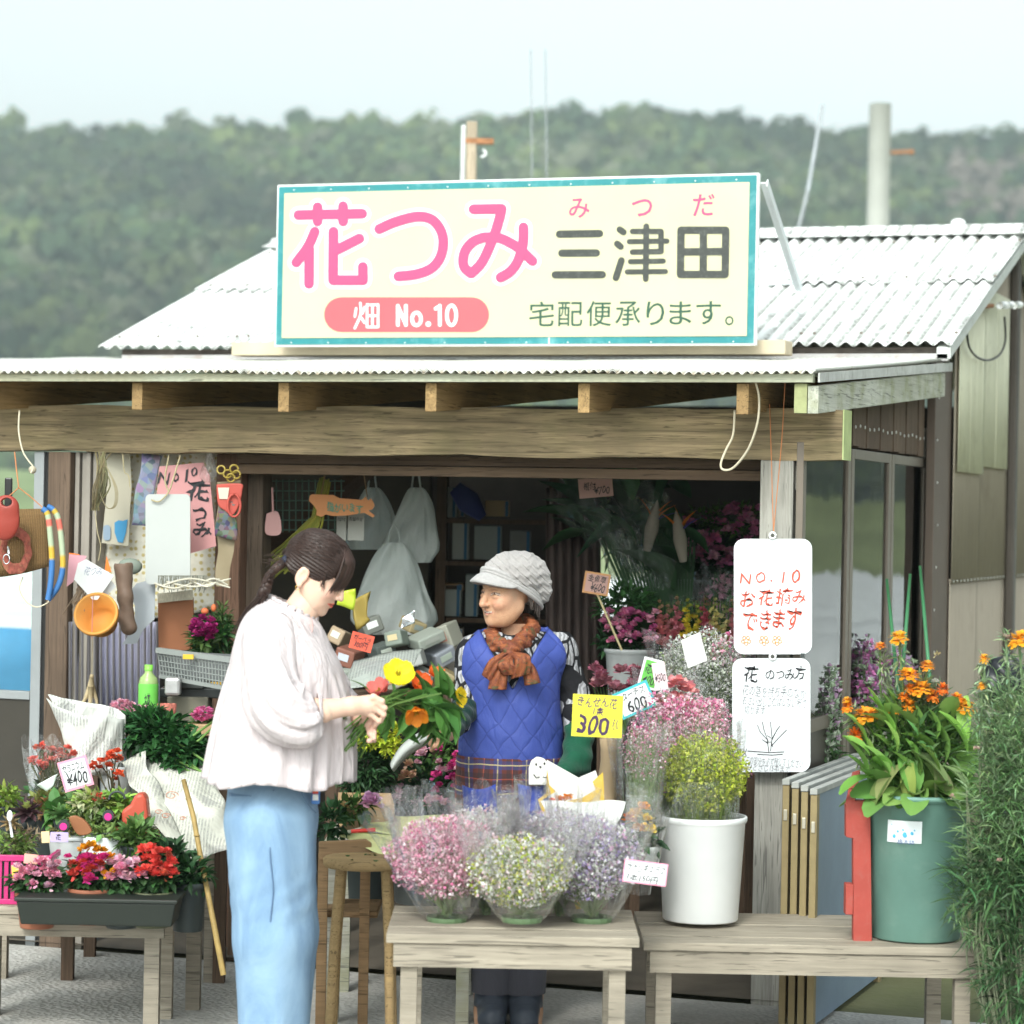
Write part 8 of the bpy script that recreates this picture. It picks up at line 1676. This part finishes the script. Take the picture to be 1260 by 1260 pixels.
frontpot(150, 1085, 46, 'potted pale pink flowers between magenta and red ones', [(140, 1064, 9, PP), (150, 1070, 10, LP), (143, 1078, 10, LP), (158, 1064, 8, PP), (166, 1060, 7, PP), (155, 1082, 9, PP), (135, 1082, 9, LP), (165, 1078, 7, PP)])
frontpot(188, 1084, 50, 'potted red geranium at the right end of the low bench', [(176, 1048, 9, RD), (186, 1046, 9, RD), (195, 1050, 9, RD), (190, 1058, 10, RD), (180, 1058, 9, RD), (205, 1048, 6, RD), (208, 1054, 6, (.82, .2, .12)), (196, 1066, 7, RD)])
trough(20, 216, 1104, 7.86, 34, flat('dark_green_tray', (.02, .025, .02), .5), 'black nursery tray holding the front row of flowers', 'nursery_tray', dp=.20)
T = Thing('white_pot', 'white slatted flower pot between the magenta and red brown crates', 'flower pot', G(152, 1070, 8.2), view=True); k = K(8.2); T.part('body', MB().lathe([(.001, 0), (22*k, 0), (27*k, 50*k), (25*k, 50*k)], G(128, 1078, 8.22), 20), WPL, True); bush(T, 130, 1026, 8.2, 22, 8, 90, .03, .5, (.2, .3, .08))

# ================================================================== HANGING BOARDS ON THE POST
def hboard(pts_fn, y, label, texts, name='hanging_board', extra=None):
    c = PY(*pts_fn[1], y); T = Thing(name, label, 'sign', c); mb = MB(); P = [PY(px, py, y) for px, py in pts_fn[0]]; n = len(P); mb.add(P+[p+np.array([0, .004, 0]) for p in P], [tuple(range(n)), tuple(range(2*n-1, n-1, -1))]+[(i, i+n, (i+1) % n+n, (i+1) % n) for i in range(n)])
    T.part('board', mb, M('whiteboard', (.70, .73, .75), .3, .03, 3, .02) if 'whiteboard' not in bpy.data.materials else bpy.data.materials['whiteboard'])
    for s_, x0, y0, x1, y1, mt, *o in texts:
        mb = MB(); a = PY(x0, y1, y-.0012); b = PY(x1, y0, y-.0012); text_on(mb, s_, (0, y-.0012, 0), UX, UZ, (a[0], a[2], b[0], b[2]), o[0]-.004 if o else .0, .0006, slant=.12, jit=.7)
        if mb.n: T.part('lettering', mb, mt, kind='stuff')
    hp_ = PY(*pts_fn[2], y); T.part('eyelet', MB().tube([hp_+np.array([.010*math.cos(q), -.003, .010*math.sin(q)]) for q in np.linspace(0, 6.28, 14)], .004, 6), WHITEP, True)
    T.part('eyelet_hole', MB().tube([hp_+np.array([0, -.006, 0]), hp_+np.array([0, -.0005, 0])], .006, 10), flat('hole_dark', (.08, .08, .07)))
    return T
RO = REDI; GRI = ink('soft_grey_ink', (.22, .22, .24))
T = hboard((rrect(903, 663, 999, 805, 12), (951, 806), (951, 659)), -.045, 'upper white hanging board with red handwriting No. 10', [('N', 911, 706, 924, 718, RO), ('O', 930, 704, 942, 717, RO), ('.', 948, 713, 950, 716, RO), ('1', 963, 703, 965, 718, RO), ('0', 974, 701, 985, 717, RO), ('お', 911, 727, 929, 747, RO, .008), ('花', 933, 726, 952, 745, RO, .008), ('摘', 955, 724, 975, 744, RO, .008), ('み', 975, 727, 992, 743, RO, .008), ('で', 913, 755, 932, 776, RO, .008), ('き', 935, 752, 949, 774, RO, .008), ('ま', 951, 751, 966, 772, RO, .008), ('す', 967, 749, 986, 775, RO, .008)])
for x in (918, 940, 956):
    mb = MB()
    for q in range(5): c = PY(x+4*math.cos(q*1.257+.3), 788+4*math.sin(q*1.257+.3), -.0472); mb.tube([c+np.array([.0055*math.cos(a), 0, .0055*math.sin(a)]) for a in np.linspace(0, 6.28, 9)], .0012, 4)
    T.part('flower_doodle', mb, ORI, kind='stuff')
T = hboard((rrect(901, 810, 997, 950, 12), (949, 951), (951, 808)), -.050, 'lower white hanging board with black handwriting and plant sketch', [('花', 915, 820, 933, 839, BLK, .006), ('の', 942, 825, 953, 836, BLK), ('つ', 955, 826, 965, 835, BLK), ('み', 966, 824, 978, 837, BLK), ('方', 978, 820, 991, 836, BLK),
   ('花の茎を持ち手のなか', 914, 846, 992, 856, GRI, -.006), ('おさい出しこむはしない所で', 914, 859, 992, 868, GRI, -.006), ('切ります。', 916, 870, 944, 878, GRI, -.006), ('サメ', 906, 920, 919, 931, BLK), ('この部分を必ず残してください', 918, 934, 988, 941, GRI, -.006), ('ひとさし15本まで', 920, 942, 972, 948, GRI, -.006)])
mb = MB(); q_ = lambda x, y: PY(x, y, -.0515)
for pl in ([(946, 925), (944, 910), (935, 900), (932, 892)], [(945, 912), (940, 898), (938, 888)], [(948, 924), (950, 908), (948, 888)], [(950, 910), (956, 898), (960, 893)], [(949, 918), (958, 908), (968, 898)], [(945, 915), (938, 910)], [(920, 924), (948, 926), (965, 925)], [(932, 928), (950, 929), (963, 928)], [(944, 905), (950, 909), (953, 903)], [(942, 913), (949, 913), (951, 919)]): mb.tube([q_(*p) for p in pl], .0010, 4)
T.part('plant_sketch', mb, BLK, kind='stuff')
T.part('clip', MB().box(PY(985, 809, -.05), PY(990, 804, -.05)+np.array([0, .004, 0])), DB)
def wrope(pts, r, mat, label, name='cord'): return single(name, MB().tube(smoothpath([PY(x, y, yy) for x, y, yy in pts], 5), r, 6), mat, label, 'cord', smooth=True)
wrope([(947, 497, -.02), (949, 560, -.03), (951, 632, -.04), (952, 655, -.045)], .0016, ORC, 'left strand of orange cord holding the hanging boards'); wrope([(966, 470, -.1), (962, 540, -.05), (954, 630, -.042), (952, 655, -.045)], .0016, ORC, 'right strand of orange cord holding the hanging boards')
wrope([(930, 471, -.24), (934, 490, -.2), (932, 520, -.18), (921, 552, -.15), (903, 575, -.12), (890, 578, -.12), (887, 570, -.12), (894, 552, -.12), (902, 535, -.12), (904, 505, -.14)], .0040, CRC, 'cream rope loop hanging from the last rafter')
# ================================================================== RIGHT: PANELS, CRATE, GREEN POT, BUSH
FRM = M('sash_gold', (.30, .235, .12), .5, .15, 12, metal=.2); FRT = M('sash_top', (.36, .37, .35), .7, .15, 12)
for i in range(4):
    y0 = -.30-.03*i; xa = PY(967+i*11.5, 975, y0)[0]; zt = PY(967+i*11.5, 960+i*4.0, y0)[2]; T = Thing('sliding_door', ('sliding door panel leaning nearest the post', 'second sliding door panel from the post', 'third sliding door panel from the post', 'outermost sliding door panel with blue grey face')[i], 'door panel', (xa, y0, 0), 'sliding door panels stacked beside the window')
    L = 1.05
    T.part('front_stile', MB().box((xa-.011, y0, 0), (xa+.011, y0+.035, zt-.016)), FRM, bevel=.002); T.part('top_rail', MB().box((xa-.012, y0-.004, zt-.015), (xa+.012, y0+L, zt+.004)), FRT, bevel=.002); T.part('back_stile', MB().box((xa-.011, y0+L-.035, 0), (xa+.011, y0+L, zt-.016)), FRM)
    T.part('infill', MB().box((xa-.004, y0+.035, .02), (xa+.007, y0+L-.036, zt-.016)), M('blue_grey_infill', (.20, .27, .36), .45, .1, 3) if i == 0 else bpy.data.materials['blue_grey_infill'])
    zz = PY(970+i*11, 1004+i*5, y0)[2]; T.part('latch', MB().box((xa-.006, y0-.004, zz-.015), (xa+.006, y0-.0005, zz+.02)), M('latch_steel', (.6, .56, .46), .35, metal=.6) if i == 0 else bpy.data.materials['latch_steel'], bevel=.002)
RC = M('red_painted_wood', (.36, .06, .045), .6, .15, 10, .2, 40, dirt=((.25, .12, .10), .5, 20)); D = 7.92
T = Thing('red_crate', 'red painted wooden crate standing left of the green pot', 'crate', G(1060, 1150, D), view=True); z0 = BZ+.002; f = lambda x, y: G(x, y, D)
T.part('upright', outline([(1050, 985), (1071, 986), (1073, 1160), (1050, 1160), (1050, 1032), (1041, 1030), (1041, 990)], D, .04), RC, bevel=.002)
T.part('side_slat', MB().hexa([f(1041, 990)+(0, .001, -.001), f(1052, 988)+(0, .0, -.001), f(1072, 962)+(0, .25, 0), f(1062, 965)+(0, .25, 0), f(1041, 984), f(1052, 983), f(1072, 957)+(0, .25, 0), f(1062, 960)+(0, .25, 0)]), RC)
a = f(1041, 1088); T.part('foot_block', MB().box((a[0], D-.002, a[2]-.09), (a[0]+.022, D+.05, a[2])), RC, bevel=.002)
D = 8.0; GP = M('green_tub', (.13, .25, .21), .5, .12, 4, .12, 25, dirt=((.22, .33, .28), .45, 7)); T, b, r, H_ = vessel(1129, 974, D, 136, 0, '', 'x', GP) if False else vessel(1129, 974, D, 134, (G(1129, 974, D)[2]-BZ-.004)/K(D), 'large green tub planted with orange calendula', 'flower pot', GP, .80, 'plant_tub', rim=.014, fill=True)
# label on the tub
P = []; k = K(D); z1 = G(1107, 1003, D)[2]; z2 = G(1107, 1030, D)[2]
zmid = (z1+z2)/2; rr_ = r*(.80+.185*(zmid-b[2])/H_)+.0035
for i in range(9): ang = math.asin(((1086+i*39/8)-1129)*k/rr_); P.append([(b[0]+rr_*math.sin(ang)*1., b[1]-rr_*math.cos(ang)-.004*(j*.5), z2+(z1-z2)*j/4) for j in range(5)])
T.part('label', MB().grid(np.array(P)), flat('white_label', (.72, .76, .78), .4), True)
mb = MB()
for x, y, w_ in ((1092, 1008, 3), (1094, 1022, 4), (1098, 1016, 3), (1106, 1020, 6), (1104, 1014, 3), (1114, 1018, 4), (1117, 1014, 3)): p = G(x, y, D); ang = math.asin((x-1129)*k/rr_); mb.ball((b[0]+(rr_+.002)*math.sin(ang), b[1]-(rr_+.0035)*math.cos(ang), p[2]), (w_*k*.6, .0015, w_*k*.6), 5)
T.part('blue_print', mb, flat('label_blue', (.08, .40, .62)), kind='stuff')
mb = MB(); ang = math.asin((1098-1129)*k/rr_); tx = np.array([math.cos(ang), math.sin(ang), 0]); text_on(mb, '植木鉢', np.array([b[0]+(rr_+.006)*math.sin(ang), b[1]-(rr_+.007)*math.cos(ang), G(0, 1010, D)[2]-.0]), tx, np.array([0, 0, 1.]), (0, 0, 22*k, 6*k), 0, .001); T.part('lettering', mb, ink('navy_ink', (.05, .1, .25)), kind='stuff')
rg = np.random.default_rng(131); BIGL = (lambda k: ([q for i in range(k+1) for q in (lambda t, w2: [(-w2, t, -.5*t*t+.22*w2), (0, t, -.5*t*t), (w2, t, -.5*t*t+.22*w2)])(i/k, .08+.46*math.sqrt(max(0, 1-((i/k-.62)/.385)**2)) if i/k > .25 else .08+.24*(i/k)/.25)], [f for i in range(k) for f in ((3*i, 3*i+1, 3*i+4, 3*i+3), (3*i+1, 3*i+2, 3*i+5, 3*i+4))]))(8)
for i in range(64):       # broad basal leaves
    a = rg.uniform(0, 2*math.pi); rr = rg.uniform(.02, .12); p = b+np.array([rr*math.cos(a), rr*math.sin(a), H_-.01]); el = rg.uniform(.25, 1.5) if i > 24 else rg.uniform(.1, .6); d = np.array([math.cos(a)*math.cos(el), math.sin(a)*math.cos(el), math.sin(el)]); L_ = rg.uniform(.09, .15); c = (.15, .30, .07) if rg.uniform() < .6 else (.20, .34, .09)
    mb = MB(); scatter(mb, BIGL, [p], np.array([[L_*.58, L_, L_]]), frames(np.array([d]), rg), jitc(c, 1, rg, .15)); T.part('leaf', mb, ATTR, True)
for i in range(80):
    p = G(rg.uniform(1066, 1192), rg.uniform(900, 965), D-rg.uniform(-.08, .12)); d = np.array([rg.normal(0, .35), -.2, 1.0]); L_ = rg.uniform(.08, .15); mb = MB(); scatter(mb, BIGL, [p], np.array([[L_*.36, L_, L_]]), frames(np.array([d]), rg), jitc((.22, .40, .09), 1, rg, .2)); T.part('leaf', mb, ATTR, True)
for x, y, a, L_, c in ((1098, 948, 200, .13, (.32, .36, .13)), (1140, 930, -10, .14, (.30, .42, .16)), (1160, 962, -65, .17, (.34, .36, .20)), (1118, 955, 250, .10, (.30, .38, .10)), (1060, 955, 175, .12, (.16, .34, .07)), (1178, 950, -20, .12, (.24, .36, .14)), (1085, 962, 210, .11, (.22, .34, .1)), (1150, 950, -40, .12, (.3, .4, .16))):
    q = R_(a); d = np.array([math.cos(q), -.45, math.sin(q)]); mb = MB(); scatter(mb, BIGL, [G(x, y, D-.12)-d*L_*.4], np.array([[L_*.5, L_, L_]]), frames(np.array([d])), jitc(c, 1, rg, .1)); T.part('leaf', mb, ATTR, True)
plantpart(T, 'foliage', lambda mb: (bushleaves(mb, G(1125, 905, D), (.145, .12, .12), 1300, .05, .26, (.10, .20, .06), rg, shell=.3, upb=.8), bushleaves(mb, G(1125, 870, D), (.11, .10, .10), 700, .03, .18, (.24, .30, .17), rg, shell=.3, upb=.9)))
CAL = [(1043, 870, 9, (.86, .30, .02), (-.6, -.5, .6)), (1066, 882, 15, (.90, .40, .03), (-.1, -.55, .8)), (1100, 876, 8, (.88, .3, .02), (.2, -.4, .9)), (1053, 905, 10, (.85, .22, .02), (-.5, -.7, .3)), (1106, 786, 12, (.92, .46, .03), (0, -.5, .9)), (1083, 796, 8, (.85, .32, .04), (-.1, -.3, 1)), (1118, 833, 14, (.90, .38, .02), (0, -.4, .9)), (1120, 848, 7, (.88, .3, .02), (.1, -.6, .7)), (1133, 849, 14, (.90, .40, .03), (.05, -.5, .85)), (1119, 869, 9, (.86, .34, .02), (0, -.8, .6)), (1148, 857, 9, (.85, .25, .03), (.1, -.7, .5)), (1141, 820, 9, (.88, .36, .03), (0, -.5, .8)), (1178, 860, 9, (.87, .3, .02), (.1, -.5, .8)), (1187, 872, 14, (.92, .46, .03), (.1, -.5, .8)), (1160, 848, 8, (.84, .22, .03), (0, -.8, .4)), (1042, 862, 6, (.88, .42, .03), (-.3, -.3, .9)), (1112, 858, 7, (.84, .26, .02), (0, -.6, .8))]
for x, y, rp, c, up in CAL:
    mb = MB(); daisy(mb, G(x, y, D-.08), rp*K(D)*1.05, c, up, 3, 18, (.55, .16, .02), rg); T.part('flower', mb, PETAL)
for x, y in ((1083, 800), (1150, 840), (1072, 838), (1153, 806), (1140, 860), (1090, 905)): mb = MB(); pom(mb, G(x, y, D-.07), 7*K(D), (.50, .52, .46) if x != 1153 else (.55, .46, .25), 30, rg, pl=.4); T.part('bud', mb, PETAL)
plantpart(T, 'stems', lambda mb: [stemtube(mb, G(x, y+3, D-.06), G(1126+(x-1126)*.35, 960, D), .0028, (.18, .28, .10), .04, 5, rg) for x, y, *_ in CAL]+[bushleaves(mb, G(x+(1126-x)*.1, y+22, D-.05), (.012, .012, .04), 30, .03, .2, (.26, .34, .18), rg) for x, y, *_ in CAL])
for i, (x, y, x2, y2, lb) in enumerate(((1091, 712, 1113, 920, 'left green plastic garden stake in the tub'), (1120, 706, 1108, 860, 'middle green plastic garden stake in the tub'), (1132, 696, 1148, 880, 'right green plastic garden stake in the tub'))): single('garden_stake', MB().tube([G(x, y, D), G((x*2+x2)/3, (y*2+y2)/3, D), G(x2, y2, D)], [.0045, .0055, .0058], 8), M('stake_green', (.05, .20, .09), .4) if i == 0 else bpy.data.materials['stake_green'], lb, 'garden stake', view=True, smooth=True)
# feathery bush at the right edge
D = 7.7; T = Thing('marguerite_bush', 'feathery grey green bush with orange flowers at the right edge', 'bush', G(1235, 1300, D), view=True); BLN = leaf_tpl(3, .1, .7)
def feather(mb):
    for (cx, cy, rx, rz, n_, L_, w2, c, ub) in ((1250, 990, .13, .28, 1500, .050, .11, (.12, .24, .085), .9), (1248, 985, .17, .24, 1100, .045, .12, (.24, .37, .17), .9), (1248, 885, .13, .13, 1500, .030, .15, (.22, .34, .16), 1.0), (1235, 1090, .16, .18, 1100, .065, .12, (.075, .16, .065), .7), (1258, 1200, .13, .20, 900, .06, .12, (.06, .13, .05), .5)): bushleaves(mb, G(cx, cy, D+.03), (rx, .13, rz), n_, L_, w2, c, rg, tpl=BLN, shell=.35, upb=ub, out=.6)
    for i in range(26): p0 = G(1245+rg.normal(0, 18), 1000+rg.uniform(-80, 180), D-.04); dd = np.array([rg.normal(-.3, .5), rg.normal(0, .3), 1.0]); [bushleaves(mb, p0+dd*.016*q, (.012, .012, .01), 7, .035, .12, (.16, .26, .12), rg, tpl=BLN, shell=.3, upb=.8) for q in range(9)]
plantpart(T, 'foliage', feather)
plantpart(T, 'stems', lambda mb: [stemtube(mb, G(1245+rg.normal(0, 6), 1330, D+.05), G(1245+rg.normal(0, 28), 930+rg.uniform(-60, 180), D+.03), .003, (.25, .28, .18), .05, 5, rg) for _ in range(60)])
for x, y, rp, c in ((1254, 789, 15, (.92, .44, .03)), (1211, 811, 7, (.90, .42, .03)), (1208, 845, 6, (.90, .44, .04)), (1238, 784, 7, (.66, .55, .48))):
    mb = MB(); daisy(mb, G(x, y, D-.05), rp*K(D), c, (-.3, -.6, .7), 4, 16, (.8, .3, .03), rg) if rp > 5 and x != 1238 else pom(mb, G(x, y, D-.05), rp*K(D), c, 30, rg, pl=.4); T.part('flower', mb, PETAL)
    sm = MB(); pts = stemtube(sm, G(x, y+4, D-.04), G(x+6, y+90, D), .004, (.22, .32, .16), .02, 6, rg)
    for p in pts: bushleaves(sm, p, (.014, .014, .02), 22, .03, .22, (.28, .38, .22), rg)
    T.part('flower_stem', sm, ATTR, kind='stuff')
for x, y in ((1211, 817), (1207, 850)): mb = MB(); pom(mb, G(x-2, y+2, D-.05), 8*K(D), (.50, .56, .48), 26, rg, pl=.5); T.part('bud', mb, PETAL)
for x, y in ((1230, 1060), (1172, 980), (1202, 922)): mb = MB(); pom(mb, G(x, y, D-.12), 5*K(D), (.55, .40, .34), 24, rg, pl=.5); T.part('seed_head', mb, PETAL)
T = Thing('black_bag', 'black plastic sack propped behind the feathery bush', 'sack', G(1235, 900, 8.4), view=True); V, Q = nets(lambda p: smin(ell(p, G(1236, 835, 8.4), (.07, .05, .075)), ell(p, G(1222, 850, 8.4), (.045, .05, .05)), .02)+.004*np.sin(p[..., 0]*90+p[..., 2]*70), G(1190, 900, 8.3), G(1275, 780, 8.5), .006); T.part('sack', MB().add(relax(V, Q, 1), Q), M('black_plastic', (.012, .014, .018), .3), True); T.part('post', MB().tube([G(1238, 860, 8.42), (G(1238, 860, 8.42)[0], 8.42, 0)], .02, 8), DB)
# flowers standing behind the side windows
for x, y, D_, c, lb, sd in ((1010, 880, 9.25, [(.62, .42, .60), (.50, .56, .45), (.40, .52, .36)], 'pale bouquet in film just inside the first side window', 141), (1062, 850, 9.7, [(.66, .24, .50), (.60, .36, .60), (.35, .45, .3)], 'pink and lilac bouquet seen through the second side window', 142), (1108, 860, 10.1, [(.60, .25, .48), (.55, .40, .58), (.35, .45, .28)], 'mauve bouquet seen through the third side window', 143)):
    T = Thing('window_bouquet', lb, 'bouquet', G(x, 1000, D_), view=True); gyp(T, G(x, y, D_), (.075, .08, .20), 900, c, .012, G(x, 1000, D_), sd, 60, gcol=(.12, .2, .08)); plantpart(T, 'leaves', lambda mb: bushleaves(mb, G(x, y+35, D_), (.08, .08, .12), 160, .05, .3, (.07, .14, .05)))
# ================================================================== AIR
mb = MB(); mb.box((-1400, -30, -1.2), (1400, 1000, 140))
t = NT('pale_air'); v = t.n('VolumePrincipled'); v.inputs['Density'].default_value = .0007; v.inputs['Color'].default_value = (.78, .92, .94, 1); v.inputs['Anisotropy'].default_value = .2
t.l(v.outputs[0], t.out.inputs['Volume']); single('haze', mb, t.m, kind='stuff', loc=(0, 0, 0))
